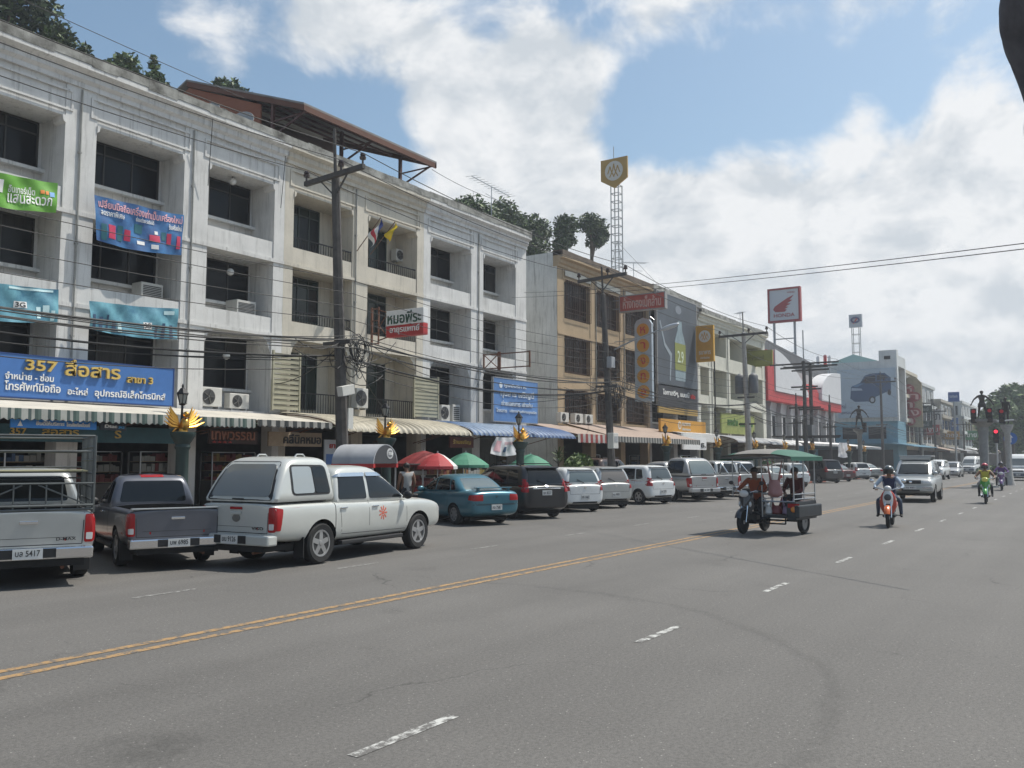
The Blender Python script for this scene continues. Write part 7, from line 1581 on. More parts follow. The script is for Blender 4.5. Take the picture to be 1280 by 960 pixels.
# farther cars, seen past and through the three wheeler
car('silver saloon seen through the cabin of the three wheeler', silver_pt, sedan_spec(), 985, 15.8, R(58), 'กพ 1153')
car('white hatchback seen through the rear of the three wheeler cabin', white_pt, hatch_spec(1.0, 1.55, cglass_b), 1006, 15.8, R(58), 'กพ 8853')
car('dark sport wagon just past the three wheeler with a red tail lamp band', dark_pt, wagon_spec(1.75, 4.6), 1047, 16.6, R(52), 'กม 3021')
car('maroon saloon behind the dark sport wagon', maroon_pt, sedan_spec(), 1062, 16.8, R(50), 'กร 5518')
car('white hatchback with dark rear window near the cross street', white_pt, hatch_spec(1.0, 1.48, cglass), 1085, 17.0, R(48), 'กล 6024')
car('silver saloon at the end of the parked row before the cross street', silver_pt, sedan_spec(), 1097, 17.0, R(48), 'กว 1147')
x = car('brown roofed wagon on the far side of the white hatchbacks', mat('paint_brown', (.10, .06, .045), .35, .2, coat=.5), wagon_spec(1.7, 4.4), 800, 16.0, R(10), 'ขข 2020'); x.location = (39.3, 20.4, .145); x.rotation_euler = (0, 0, R(0))
# oncoming silver sport utility
def suv_spec(H=1.78, L=4.6, rack=True):
    s = wagon_spec(H, L); a = -L / 2; b = L / 2; s['W'] = 1.78; s['r'] = .36
    s['body'] = [(x, zb + .12, zt + .10, w) for x, zb, zt, w in s['body']]; s['body'][-3:] = [(b - .25, .36, 1.02, .96), (b - .05, .40, .92, .90), (b, .46, .84, .84)]
    s['cabin'] = [(z + (.1 if z < 1.4 else 0), xr, xf, w, rr, rf) for z, xr, xf, w, rr, rf in s['cabin']]
    s['ws'] = [(-.62, 1.16), (.62, 1.16), (.54, H - .1), (-.54, H - .1)]; s['rw'] = [(-.62, 1.18), (.62, 1.18), (.54, H - .14), (-.54, H - .14)]
    s['side'] = [[(q[0], q[1] + (.10 if q[1] < 1.3 else 0)) for q in w_] for w_ in s['side']]; s['head'] = [[(.46, .78), (.82, .80), (.82, .96), (.5, .94)]]; s['grille'] = [(-.40, .78), (.40, .78), (.40, .94), (-.40, .94)]
    s['mirror'] = (b - 1.22, 1.22); s['plate'] = (.85, .55); s['handles'] = [(x, z + .1) for x, z in s['handles']]; s['tail'] = [[(.66, .92), (.84, .92), (.82, 1.3), (.70, 1.3)]]; s['trim'] = []; s['cat'] = 'sport utility'
    def front(t, sh, W):
        MB().box(b - .10, b + .10, -W + .04, W - .04, .46, .68).build('front_bumper', t.children[0].data.materials[0], t, bevel=.04); [MB().box(b + .102, b + .11, s * .45, s * (W - .1), .585, .65).build('bumper_strip', chrome, t) for s in (-1, 1)]; MB().box(b + .10, b + .112, -.35, .35, .47, .545).build('air_intake', trim_b, t)
        p = MB().box(b + .104, b + .116, -.22, .22, .565, .675).build('licence_plate', plate_w, t); lettering('กย 4471', (b + .116, -.18, .59), (0, 1, 0), .36, .065, blk_t, p, depth=.003, world=False)
        for y in (.2, -.35): c_ = sh.hit('+x', y, 1.19)[0]; MB().bar(c_ + Vector((.02, 0, 0)), c_ + Vector((-.02, .42, .05)), .016).build('wiper', trim_b, t)
    s['plate'] = (.85,); s['extras'] = [badge(1.1, .06), front]
    if rack: s['extras'].append(lambda t, sh, W: (MB().box(-1.3, .35, -W * .74, W * .74, H + .13, H + .19).box(-1.3, -1.26, -W * .7, W * .7, H + .0, H + .13).box(.3, .34, -W * .7, W * .7, H + .0, H + .13).build('roof_rack', silver_pt, t, bevel=.02)))
    return s
oncoming = R(180)
t = make_car('sport_utility', 'silver sport utility with a roof rack coming towards the scooter rider', 'moving vehicles', silver_pt, suv_spec()); t.location = (42.6, 6.75, .005); t.rotation_euler = (0, 0, R(183))
t.children
t = make_car('parked_car', 'white pickup style wagon coming down the street behind the silver sport utility', 'moving vehicles', white_pt, suv_spec(1.72, 4.7, False)); p = FY(1183, 590, 12.5); t.location = (86, 12.0, .005); t.rotation_euler = (0, 0, R(180)); t.name = 'moving_car'
t = make_car('moving_car', 'blue grey saloon between the silver sport utility and the white wagon behind it', 'moving vehicles', navyg_pt, sedan_spec(), 'กส 2213'); t.location = (80, 13.2, .005); t.rotation_euler = (0, 0, R(180))
t = make_car('moving_car', 'grey hatchback behind the white wagon, far down the street', 'moving vehicles', champ_pt, hatch_spec(), 'กห 7716'); t.location = (98, 12.2, .005); t.rotation_euler = (0, 0, R(180))
# white van at the right edge
def make_van(label, P, loc, rz, H=2.2, L=4.9, group='moving vehicles', name='van'):
    t = thing(name, label, 'van', loc, rz, group); a, b, W = -L / 2, L / 2, .86; r = .33
    st = [(a, .36, 1.05, .92), (a + .04, .30, 1.10, .97), (a + .6, .26, 1.12, 1), (0, .24, 1.12, 1), (b - .9, .24, 1.10, 1), (b - .3, .26, .98, .97), (b - .06, .3, .86, .90), (b, .36, .78, .82)]
    V, Fc = loft_half([section(x, zb, zt, w * W * .95, w * W, w * W * .96) for x, zb, zt, w in st]); body = finish_body('body', t, V, Fc, P, [(a + 1.0, r), (b - .85, r)], 2 * W)
    V, Fc = ring_loft([(1.0, a + .02, b - .20, W * .95, .15, .3), (1.12, a + .02, b - .32, W * .95, .15, .3), (1.6, a + .06, b - .85, W * .90, .16, .28), (H - .12, a + .12, b - 1.22, W * .82, .2, .25), (H - .02, a + .25, b - 1.45, W * .74, .2, .25), (H + .02, a + .6, b - 1.8, W * .5, .25, .25)]); cab = finish_body('cabin', t, V, Fc, P, [], 2 * W, 1); sh = Shell([body, cab])
    for x in (a + 1.0, b - .85):
        for s in (1, -1): wheel(t, x, s * (W - .12), r, .2, rim_d)
    sh.put(t, 'windscreen', cglass_l, '+x', [(-.66, 1.14), (.66, 1.14), (.58, H - .36), (-.58, H - .36)], r=.07); sh.put(t, 'rear_window', cglass, '-x', [(-.6, 1.2), (.6, 1.2), (.55, H - .35), (-.55, H - .35)], r=.07)
    for x0_, x1_ in ((a + .25, a + 1.5), (a + 1.6, a + 2.8), (a + 2.9, b - .95)): sh.both(t, 'side_window', cglass, [(x0_, 1.18), (x1_, 1.16), (x1_ - .05, H - .36), (x0_ + .05, H - .36)], r=.06)
    for s in (1, -1):
        sh.put(t, 'headlight', tl_clear, '+x', [(s * .5, .72), (s * .8, .74), (s * .8, .92), (s * .5, .88)], off=.01, r=.03, rim=.06); sh.put(t, 'tail_light', tl_red, '-x', [(s * .68, .8), (s * .8, .8), (s * .8, 1.25), (s * .68, 1.25)], off=.01, r=.02, rim=.05); mirror(t, b - .75, s * W * .96, 1.25, trim_b)
    sh.put(t, 'grille', trim_b, '+x', [(-.4, .74), (.4, .74), (.4, .86), (-.4, .86)], r=.02); sh.put(t, 'lower_bumper', mat('dark_lower_panel', (.06, .08, .12), .4), '+x', [(-.74, .38), (.74, .38), (.74, .62), (-.74, .62)], r=.03); plate(t, sh, '+x', 0, .5, 'นข 3021'); MB().box(a + .5, b - .5, -.6, .6, .2, .36).build('underbody', under_m, t)
    return t
p = FX(1270, 590, 84); make_van('white high roof van coming down the right lane, cut by the right edge', white_pt, (p.x + 2.4, p.y - .1, .005), R(181), 2.2)
p = FX(1213, 580, 118); make_van('small white van with red stripe standing far down the street at the junction', white_pt, (120, p.y, .005), R(170), 2.1, 4.2)
# ------------------------------------------------------------------ figures
skin_m = mat('skin_brown', (.19, .10, .06), .6, vary=.08, scale=6); hair_m = mat('black_hair', (.012, .010, .009), .6); bronze = mat('dark_bronze', (.035, .026, .020), .45, metal=.5, vary=.3, scale=4)
navy_j = mat('navy_jacket', (.018, .028, .075), .8, vary=.15, scale=5); lblue = mat('pale_blue_sleeve', (.28, .36, .45), .8, vary=.1); jeans = mat('blue_jeans', (.045, .065, .10), .9, vary=.2, scale=8); dkt = mat('dark_trousers', (.022, .022, .028), .9, vary=.2); shoe_m = mat('dark_shoe', (.02, .018, .016), .7)
orange_s = mat('orange_shirt', (.27, .06, .022), .85, vary=.15, scale=6); yell_v = mat('yellow_vest', (.55, .45, .06), .8, vary=.12); purple_s = mat('purple_shirt', (.12, .05, .20), .85, vary=.15); grey_s = mat('grey_shirt', (.30, .30, .29), .85, vary=.12); pink_s = mat('dusky_pink_shirt', (.34, .12, .12), .85, vary=.12); dkred = mat('dark_red_shirt', (.09, .02, .018), .85, vary=.15)
def figure(t, J, cols, name='body', scale=1.0, hands=True, face=True, hair=True, bend=None):
    """one continuous skinned body: J holds the joints, cols the materials of shirt, sleeve, trousers, shoe, skin"""
    P = {k: Vector(v) for k, v in J.items()}
    V = []; E = []; Rr = []
    def vtx(p, r): V.append(tuple(p)); Rr.append((r, r)); return len(V) - 1
    seg = []
    def chain(start, items, mi):
        last = start
        for p, r in items:
            i = vtx(p, r); E.append((last, i)); seg.append((Vector(V[last]), Vector(p), mi)); last = i
        return last
    root = vtx(P['pelvis'], .135)
    waist = P['pelvis'].lerp(P['chest'], .45); w = chain(root, [(waist, .125)], 0); c = chain(w, [(P['chest'], .145)], 0); nk = chain(chain(c, [(P['chest'].lerp(P['neck'], .72), .085)], 0), [(P['neck'], .062)], 4)
    hd = chain(nk, [(P['neck'].lerp(P['head'], .55), .066), (P['head'], .088), (P['head'].lerp(P['top'], .6), .082), (P['top'], .05)], 4)
    for s in ('L', 'R'):
        sh = chain(c, [(P['sh' + s], .075)], 0); el = chain(sh, [(P['sh' + s].lerp(P['el' + s], .5), .058), (P['el' + s], .046)], 1); wr = chain(el, [(P['el' + s].lerp(P['wr' + s], .4), .044), (P['wr' + s], .027)], 1 if cols[1] is not skin_m else 4)
        d = (P['wr' + s] - P['el' + s]).normalized(); side = Vector((0, 1, 0)) if abs(d.y) < .8 else Vector((1, 0, 0)); dn = d.cross(side).normalized(); side = dn.cross(d).normalized()
        if dn.z > 0: dn = -dn
        pm = chain(wr, [(P['wr' + s] + d * .045, .034)], 4)
        if hands:
            for k in range(4):
                o = side * (k - 1.5) * .021; b = P['wr' + s] + d * .075 + o; l = (.030, .036, .033, .026)[k]
                chain(pm, [(b, .0105), (b + d * l + dn * .012, .0095), (b + d * (l + .012) + dn * .040, .0085)], 4)
            sg = 1 if s == 'L' else -1; th = P['wr' + s] + d * .03 - side * sg * .032; chain(pm, [(th, .012), (th + d * .028 + dn * .022, .010), (th + d * .040 + dn * .042, .008)], 4)
        hp = chain(root, [(P['hip' + s], .098)], 2); kn = chain(hp, [(P['hip' + s].lerp(P['kn' + s], .5), .082), (P['kn' + s], .062)], 2); an = chain(kn, [(P['kn' + s].lerp(P['an' + s], .35), .060), (P['an' + s], .042)], 2); chain(an, [(P['an' + s].lerp(P['toe' + s], .35) + Vector((0, 0, -.035)), .042), (P['toe' + s], .032)], 3)
    me = bpy.data.meshes.new(name); me.from_pydata(V, E, [])
    o = bpy.data.objects.new(name, me); COL.objects.link(o); m = o.modifiers.new('s', 'SKIN'); m.use_smooth_shade = True
    for i, sv in enumerate(me.skin_vertices[0].data): sv.radius = Rr[i]; sv.use_root = (i == 0)
    ss = o.modifiers.new('u', 'SUBSURF'); ss.levels = 1; ss.render_levels = 1
    m2 = evaluated(o); m2.name = name; drop(o)
    m2.materials.clear()
    for c_ in cols: m2.materials.append(c_)
    for f in m2.polygons:
        best = 1e9; bi = 0
        for a, b, mi in seg:
            ab = b - a; q = max(0, min(1, (f.center - a).dot(ab) / max(ab.length_squared, 1e-9))); dd = (f.center - (a + ab * q)).length_squared
            if dd < best: best = dd; bi = mi
        f.material_index = bi; f.use_smooth = True
    link(name, m2, t)
    h = P['head']; fw = (bend or Vector((1, 0, 0))).normalized(); sd_ = Vector((0, 0, 1)).cross(fw)
    if face:
        e = MB()
        for s in (-1, 1): e.ell(h + fw * .078 + sd_ * s * .032 + Vector((0, 0, .022)), (.012, .012, .009), 8, 6)
        e.build('eyes', hair_m, t, smooth='all'); MB().ell(h + fw * .092 + Vector((0, 0, -.012)), (.016, .014, .024), 8, 6).ell(h + sd_ * .086, (.02, .012, .03), 8, 6).ell(h - sd_ * .086, (.02, .012, .03), 8, 6).build('nose_and_ears', cols[4], t, smooth='all')
        MB().ell(h + fw * .080 + Vector((0, 0, -.052)), (.012, .026, .007), 8, 6).build('mouth', mat('lips', (.2, .06, .05), .6), t, smooth='all')
    if hair: MB().ell(h + Vector((0, 0, .055)) - fw * .022, (.105, .100, .085), 14, 10).build('hair', hair if isinstance(hair, bpy.types.Material) else hair_m, t, smooth='all')
def riding(lean=0.0, kx=.20, ky=.24, fz=.30, hx=.28, hy=.32, hz=1.02, pz=.80, px=-.24):
    J = dict(pelvis=(px, 0, pz), chest=(px + .10 + lean, 0, pz + .42), neck=(px + .13 + lean, 0, pz + .56), head=(px + .16 + lean, 0, pz + .69), top=(px + .16 + lean, 0, pz + .81))
    for s, k in (('L', 1), ('R', -1)):
        J['sh' + s] = (px + .11 + lean, k * .185, pz + .50); J['el' + s] = (px + .27 + lean, k * (hy + .04), pz + .28); J['wr' + s] = (hx - .07, k * hy, hz + .02)
        J['hip' + s] = (px + .03, k * .10, pz - .02); J['kn' + s] = (kx, k * ky, pz - .09); J['an' + s] = (kx - .10, k * (ky + .02), fz + .06); J['toe' + s] = (kx + .06, k * (ky + .035), fz + .01)
    return J
def helmet(t, h, m, visor=True, r=.135):
    h = Vector(h); MB().ell(h + Vector((-.015, 0, .045)), (r * 1.06, r * .95, r * .92), 18, 12).build('helmet', m, t, smooth='all')
    if visor:
        b = MB(); b.sheet(lambda u, v: tuple(h + Vector((.02, 0, .01)) + Vector((math.cos(R(-70 + 140 * u)) * (r * 1.06), math.sin(R(-70 + 140 * u)) * r * 1.02, -.075 + .13 * v))), 10, 4); b.build('visor', mat('dark_visor', (.01, .01, .012), .08, spec=.8), t, smooth='all')
# ------------------------------------------------------------------ motorcycles
def cycle_wheel(t, x, r, w=.09, rim=None):
    M = Matrix.Translation((x, 0, r)) @ Matrix.Rotation(R(90), 4, 'X'); h = w / 2
    ty = MB().lathe([(r * .74, -h * .7), (r * .9, -h), (r * .98, -h * .5), (r, 0), (r * .98, h * .5), (r * .9, h), (r * .74, h * .7), (r * .74, -h * .7)], 24, M).build('wheel', tyre_m, t, smooth=50)
    k = MB().lathe([(r * .75, -h * .5), (r * .66, -h * .3), (r * .66, h * .3), (r * .75, h * .5)], 24, M).lathe([(.05, -h * .8), (.05, h * .8)], 10, M)
    for i in range(10):
        a = 2 * math.pi * i / 10; k.bar(M @ Vector((.04 * math.cos(a), .04 * math.sin(a), 0)), M @ Vector((r * .68 * math.cos(a), r * .68 * math.sin(a), 0)), .014)
    k.build('rim', rim or rim_m, ty, smooth=40)
def fender(t, x, r, m, a0, a1, w=.12, nm='front_fender'):
    b = MB()
    def f(o): return lambda u, v: (x + (r + o + .035 * math.sin(math.pi * v)) * math.cos(R(a0 + (a1 - a0) * u)), -w / 2 + w * v, r - .035 + (r + o + .035 * math.sin(math.pi * v)) * math.sin(R(a0 + (a1 - a0) * u)) + .035)
    b.sheet(f(.03), 12, 6).sheet(f(.02), 12, 6).build(nm, m, t, smooth='all')
def motorcycle(name, label, cat, loc, rz, c1, c2, cf, style='scooter', group='motorcycles on the road'):
    t = thing(name, label, cat, loc, rz, group); r = .27 if style == 'scooter' else .29; fx, rx = .64, -.62
    cycle_wheel(t, fx, r); cycle_wheel(t, rx, r, .10)
    fender(t, fx, r, cf, 20, 150, .15); fender(t, rx, r, trim_b, 30, 165, .16, 'rear_fender')
    MB().tube([(fx, .075, r), (fx - .10, .075, .62), (fx - .20, .06, .92)], .024, 8).tube([(fx, -.075, r), (fx - .10, -.075, .62), (fx - .20, -.06, .92)], .024, 8).build('fork', chrome, t, smooth=50)
    k = MB(); k.tube([(.34, .36, 1.03), (.42, .24, 1.05), (.46, .1, 1.0), (.46, -.1, 1.0), (.42, -.24, 1.05), (.34, -.36, 1.03)], .014, 8); k.build('handlebar', chrome, t, smooth='all')
    for s in (-1, 1):
        MB().tube([(.345, s * .37, 1.03), (.385, s * .27, 1.045)], .022, 8).build('grip', black_p, t); MB().tube([(.40, s * .27, 1.05), (.40, s * .31, 1.16), (.40, s * .37, 1.22)], .008, 5).ell((.41, s * .40, 1.24), (.02, .065, .05), 10, 8).build('wing_mirror', chrome if style == 'scooter' else black_p, t, smooth='all'); MB().tube([(.43, s * .16, 1.02), (.44, s * .33, 1.035)], .008, 5).build('brake_lever', chrome, t)
    if style == 'scooter':
        MB().ell((.44, 0, .66), (.075, .215, .34), 18, 12).build('leg_shield', c2, t, smooth='all'); MB().ell((.49, 0, .74), (.065, .135, .27), 16, 12).build('front_panel', c1, t, smooth='all')
        M = Matrix.Translation((.545, 0, .80)) @ Matrix.Rotation(R(90), 4, 'Y'); MB().lathe([(.09, -.02), (.09, .005), (.07, .014), (.01, .02)], 16, M).build('round_badge', mat('dark_badge', (.06, .06, .065), .3), t, smooth=40)
        MB().box(.548, .556, -.06, .06, .60, .63, ).build('nameplate', trim_b, t)
        MB().ell((.47, 0, 1.03), (.09, .10, .085), 14, 10).build('headlight', tl_clear, t, smooth='all')
        for s in (-1, 1): MB().ell((.44, s * .185, .74), (.03, .028, .045), 10, 8).build('indicator', mat('lamp_white_amber', (.75, .6, .45), .15), t, smooth='all')
    else:
        MB().add([(.62, 0, .66), (.50, .17, .90), (.56, 0, 1.10), (.50, -.17, .90), (.40, .20, .70), (.40, -.20, .70), (.38, .17, 1.02), (.38, -.17, 1.02), (.40, .13, .46), (.40, -.13, .46), (.52, 0, .46)],
                 [(0, 1, 2), (0, 2, 3), (0, 4, 1), (0, 3, 5), (1, 6, 2), (3, 2, 7), (1, 4, 6), (3, 7, 5), (2, 6, 7), (0, 10, 8, 4), (0, 5, 9, 10), (4, 8, 9, 5), (4, 5, 7, 6), (8, 10, 9)]).build('front_fairing', c1, t, bevel=.015)
        MB().ell((.56, 0, .98), (.05, .125, .09), 14, 10).build('headlight', mat('headlight_yellow', (.75, .68, .15), .15) if style == 'sport' else tl_clear, t, smooth='all')
        for s in (-1, 1): MB().ell((.50, s * .135, .72), (.045, .035, .07), 10, 8).build('indicator', tl_clear, t, smooth='all')
        MB().ell((.60, 0, .60), (.03, .05, .045), 10, 8).build('emblem', chrome, t, smooth='all')
    MB().box(-.25, .38, -.16, .16, .26, .33).build('floorboard', trim_b if style == 'scooter' else under_m, t, bevel=.02)
    MB().ell((-.52, 0, .58), (.46, .17, .17), 18, 12).build('rear_body', c2, t, smooth='all'); MB().ell((-.36, 0, .73), (.46, .145, .075), 18, 10).build('seat', black_p, t, smooth='all')
    MB().box(-.35, .12, -.11, .11, .22, .52).build('engine', mat('engine_grey', (.06, .06, .06), .5, metal=.4), t, bevel=.03); MB().tube([(-.2, -.16, .25), (-.85, -.19, .32)], [.03, .05], 10).build('exhaust', chrome, t, smooth=50)
    for s in (-1, 1): MB().tube([(-.05, s * .15, .30), (-.05, s * .28, .30)], .014, 6).build('foot_peg', black_p, t)
    MB().ell((-.95, 0, .60), (.04, .10, .05), 10, 8).build('tail_light', tl_red, t, smooth='all'); return t
def person(label, loc, rz, J, cols, group=None, **k):
    t = thing('person', label, 'person', loc, rz, group); figure(t, J, cols, **k); return t
red_sc = paint('scooter_red', (.50, .045, .02)); org_f = paint('fender_orange', (.62, .13, .02)); green_b_ = paint('bike_green', (.05, .30, .035)); purp_b = paint('bike_purple', (.11, .03, .16)); dk_b = paint('bike_dark', (.025, .028, .035))
# scooter and rider
loc, rz = (25.95, 4.82, .005), R(186)
motorcycle('scooter', 'retro scooter with white front, red leg shield and orange fender, coming towards the viewer', 'scooter', loc, rz, white_pt, red_sc, org_f, 'scooter')
t = person('scooter rider in dark helmet and navy jacket with pale blue sleeves', loc, rz, riding(0, .16, .27, .28), [navy_j, lblue, jeans, shoe_m, skin_m], 'riders on motorcycles', hair=False)
helmet(t, (-.08, 0, 1.49), mat('helmet_grey', (.10, .11, .10), .2, coat=.8))
loc, rz = (41.4, 3.95, .005), R(184)
motorcycle('motorcycle', 'green motorcycle with yellow headlight ahead of the purple one', 'motorcycle', loc, rz, green_b_, dk_b, green_b_, 'sport')
t = person('rider in a yellow vest and red helmet on the green motorcycle', loc, rz, riding(.02, .14, .22, .30), [yell_v, skin_m, dkt, shoe_m, skin_m], 'riders on motorcycles', hair=False); helmet(t, (-.06, 0, 1.49), paint('helmet_red', (.40, .02, .04)))
loc, rz = (58.6, 4.75, .005), R(183)
motorcycle('motorcycle', 'purple motorcycle following behind the green one', 'motorcycle', loc, rz, purp_b, purp_b, purp_b, 'bike')
t = person('rider in a purple shirt and dark helmet on the purple motorcycle', loc, rz, riding(.02, .14, .24, .30), [purple_s, purple_s, dkt, shoe_m, skin_m], 'riders on motorcycles', hair=False); helmet(t, (-.06, 0, 1.49), paint('helmet_dark', (.04, .03, .05)))
p = FY(531, 625, 16.9); motorcycle('motorcycle', 'red motorcycle parked on the pavement edge behind the teal sedan', 'motorcycle', (p.x, 17.0, .005), R(-60), paint('bike_red', (.35, .02, .04)), paint('bike_red', (.35, .02, .04)), dk_b, 'bike', 'motorcycles parked')
# three wheeler: motorcycle with a roofed passenger sidecar
tl = Vector((21.9, 7.26, .005)); trz = R(174)
tk = thing('three_wheeler', 'motorcycle three wheeler with a green edged roof and passenger sidecar coming down the street', 'three wheeler', tl, trz, None)
def sub(loc_parent, f): pass
mc = motorcycle('x', 'x', 'x', (0, 0, 0), 0, dk_b, dk_b, dk_b, 'bike')
for ch in list(mc.children): ch.parent = tk
bpy.data.objects.remove(mc)
dkg = mat('sidecar_dark_steel', (.03, .035, .04), .5, metal=.3, vary=.3); grn = mat('canvas_green', (.018, .105, .07), .7, vary=.15); tarp = mat('roof_canvas_grey', (.20, .19, .175), .8, vary=.12)
SY0, SY1, SX0, SX1 = .36, 1.16, -1.05, .30
MB().box(SX0, SX1, SY0, SY1, .40, .46).build('floor', dkg, tk)
MB().box(SX0, SX1 - .5, SY0, SY1, .46, .50).box(SX0 + .0, SX0 + .35, SY0 + .04, SY1 - .04, .50, .78).build('bench', mat('vinyl_seat', (.10, .03, .03), .5), tk, bevel=.02)
fr = MB()
for x in (SX0, SX0 + .72, SX1):
    for y in (SY0, SY1): fr.tube([(x, y, .42), (x, y, 1.86)], .017, 6)
for y in (SY0, SY1):
    for z in (.86, .98): fr.tube([(SX0, y, z), (SX1, y, z)], .014, 6)
for z in (.80, .92): fr.tube([(SX0, SY0, z), (SX0, SY1, z)], .014, 6)
fr.tube([(SX1, SY0, .80), (SX1, SY1, .80)], .020, 6)
for x, y in ((.28, -.42), (-1.0, -.42)): fr.tube([(x, y, .9 if x > 0 else .6), (x, y, 1.86)], .015, 6)
fr.tube([(.28, -.42, 1.0), (.1, SY0, 1.0)], .014, 6).tube([(-1.0, -.42, .6), (-1.0, SY0, .6)], .014, 6); fr.build('frame', steel, tk, smooth=50)
MB().box(SX1, SX1 + .03, SY0 + .62, SY1 + .06, .36, .80).build('front_panel', dkg, tk, bevel=.01); MB().box(SX0, SX1, SY1 + .005, SY1 + .035, .36, .80).build('side_panel', dkg, tk, bevel=.01)
MB().box(SX0 - .05, SX1 + .1, SY1 + .04, SY1 + .16, .42, .72).build('mudguard', dkg, tk, bevel=.03)
MB().ell((SX1 + .05, SY0 + .80, .62), (.03, .07, .07), 12, 8).build('headlight', amber, tk, smooth='all'); MB().box(SX1 + .031, SX1 + .04, SY0 + .66, SY0 + .94, .66, .76).build('indicator', tl_red, tk)
M_ = Matrix.Translation((-.42, SY1 - .06, .29)) @ Matrix.Rotation(R(-90), 4, 'X')
w_ = MB().lathe([(.2, -.05), (.26, -.06), (.285, -.03), (.29, 0), (.285, .03), (.26, .06), (.2, .05), (.2, -.05)], 22, M_).build('wheel', tyre_m, tk, smooth=50); MB().lathe([(.2, .03), (.04, .045), (.02, .06)], 16, M_).lathe([(.2, -.03), (.02, -.04)], 16, M_).build('rim', rim_d, w_)
MB().tube([(.1, SY0, .25), (.1, SY1 - .3, .25)], .02, 6).tube([(.1, SY1 - .3, .25), (.1, SY1 - .3, .42)], .02, 6).tube([(.1, SY0, .25), (.1, SY0, .42)], .02, 6).tube([(-.42, -.05, .3), (-.42, SY1, .3)], .025, 6).tube([(.2, .05, .5), (.2, SY0, .45)], .02, 6).tube([(-.7, .05, .5), (-.7, SY0, .45)], .02, 6).build('linkage', dkg, tk)
rx0, rx1, ry0, ry1 = -1.30, .74, -.52, 1.29
def roofz(u, v): return 1.88 + .20 * (1 - abs(2 * v - 1) ** 2.5) * (1 - .6 * abs(2 * u - 1) ** 4)
MB().sheet(lambda u, v: (rx0 + (rx1 - rx0) * u, ry0 + (ry1 - ry0) * v, roofz(u, v)), 14, 14).sheet(lambda u, v: (rx0 + .01 + (rx1 - rx0 - .02) * u, ry0 + .01 + (ry1 - ry0 - .02) * v, roofz(u, v) - .02), 14, 14).build('roof', tarp, tk, smooth='all')
ed = MB(); e_ = .004
for (u0, u1, v0, v1) in ((0, 1, -.002, .20), (0, 1, .72, 1.002)): ed.sheet(lambda a, b: (rx0 + (rx1 - rx0) * (u0 + (u1 - u0) * a), ry0 + (ry1 - ry0) * (v0 + (v1 - v0) * b), roofz(u0 + (u1 - u0) * a, min(1, max(0, v0 + (v1 - v0) * b))) + .006), 10, 4)
for (a, b) in (((rx0, ry0), (rx1, ry0)), ((rx0, ry1), (rx1, ry1))):
    ed.sheet(lambda u, v: (a[0] + (b[0] - a[0]) * u, a[1] + (b[1] - a[1]) * u, 1.885 - .09 * v - .012 * abs(math.sin(u * 30)) * v), 40, 2)
ed.build('roof_edge', grn, tk, smooth=40); ed = MB()
for (a, b) in (((rx0, ry0), (rx0, ry1)), ((rx1, ry0), (rx1, ry1))): ed.sheet(lambda u, v: (a[0] + (b[0] - a[0]) * u, a[1] + (b[1] - a[1]) * u, 1.885 - .05 * v), 30, 2)
ed.build('roof_hem', mat('dim_hem', (.10, .10, .09), .8), tk)
fr = MB()
for x in (rx0 + .1, -.3, rx1 - .1): fr.tube([(x, ry0 + .1, 1.86), (x, .47, 1.98), (x, ry1 - .1, 1.86)], .012, 5)
fr.build('roof_bow', steel, tk)
J = riding(.02, .10, .20, .28, .30, .32, 1.02)
t = person('three wheeler driver in an orange shirt and dark trousers holding the handlebar', tl, trz, J, [orange_s, orange_s, dkt, shoe_m, skin_m])
Js = dict(pelvis=(-.82, .76, .86), chest=(-.80, .76, 1.22), neck=(-.78, .76, 1.36), head=(-.76, .76, 1.49), top=(-.76, .76, 1.61))
for s, k in (('L', 1), ('R', -1)): Js['sh' + s] = (-.79, .76 + k * .18, 1.31); Js['el' + s] = (-.68, .76 + k * .25, 1.06); Js['wr' + s] = (-.46, .76 + k * .14, 1.0); Js['hip' + s] = (-.78, .76 + k * .09, .86); Js['kn' + s] = (-.38, .76 + k * .11, .88); Js['an' + s] = (-.36, .76 + k * .11, .54); Js['toe' + s] = (-.22, .76 + k * .12, .50)
person('passenger in a dark red shirt sitting in the sidecar of the three wheeler', tl, trz, Js, [dkred, dkred, dkt, shoe_m, skin_m])
Jp = riding(-.02, -.12, .22, .36, -.1, .2, .95, .84, -.62); 
def bag(label, loc, m, sx_=.14, sy_=.18, sz=.38, knot=True):
    t = thing('carrier_bag', label, 'bag', loc, trz, 'bags on the three wheeler'); b = MB()
    def f(u, v):
        a = 2 * math.pi * u; w = min(1, .35 + v * 5) * (1 - .38 * v) * (1 + .07 * math.sin(a * 3 + v * 7)); return (sx_ * w * math.cos(a), sy_ * w * math.sin(a), sz * v)
    b.sheet(f, 18, 10).build('bag_body', m, t, smooth='all'); b = MB()
    for s in (-1, 1): b.tube([(0, s * sy_ * .5, sz * .92), (0, s * sy_ * .75, sz * 1.6), (0, s * sy_ * .95, sz * 2.1)], [.035, .02, .01], 6)
    b.build('handles', m, t, smooth='all'); return t
M4 = Matrix.Translation(tl) @ Matrix.Rotation(trz, 4, 'Z')
pinkp = mat('pink_plastic', (.34, .17, .165), .5, vary=.1); bag('big pink plastic bag hanging from the roof frame of the three wheeler', M4 @ Vector((.22, .66, .90)), pinkp, .15, .20, .42)
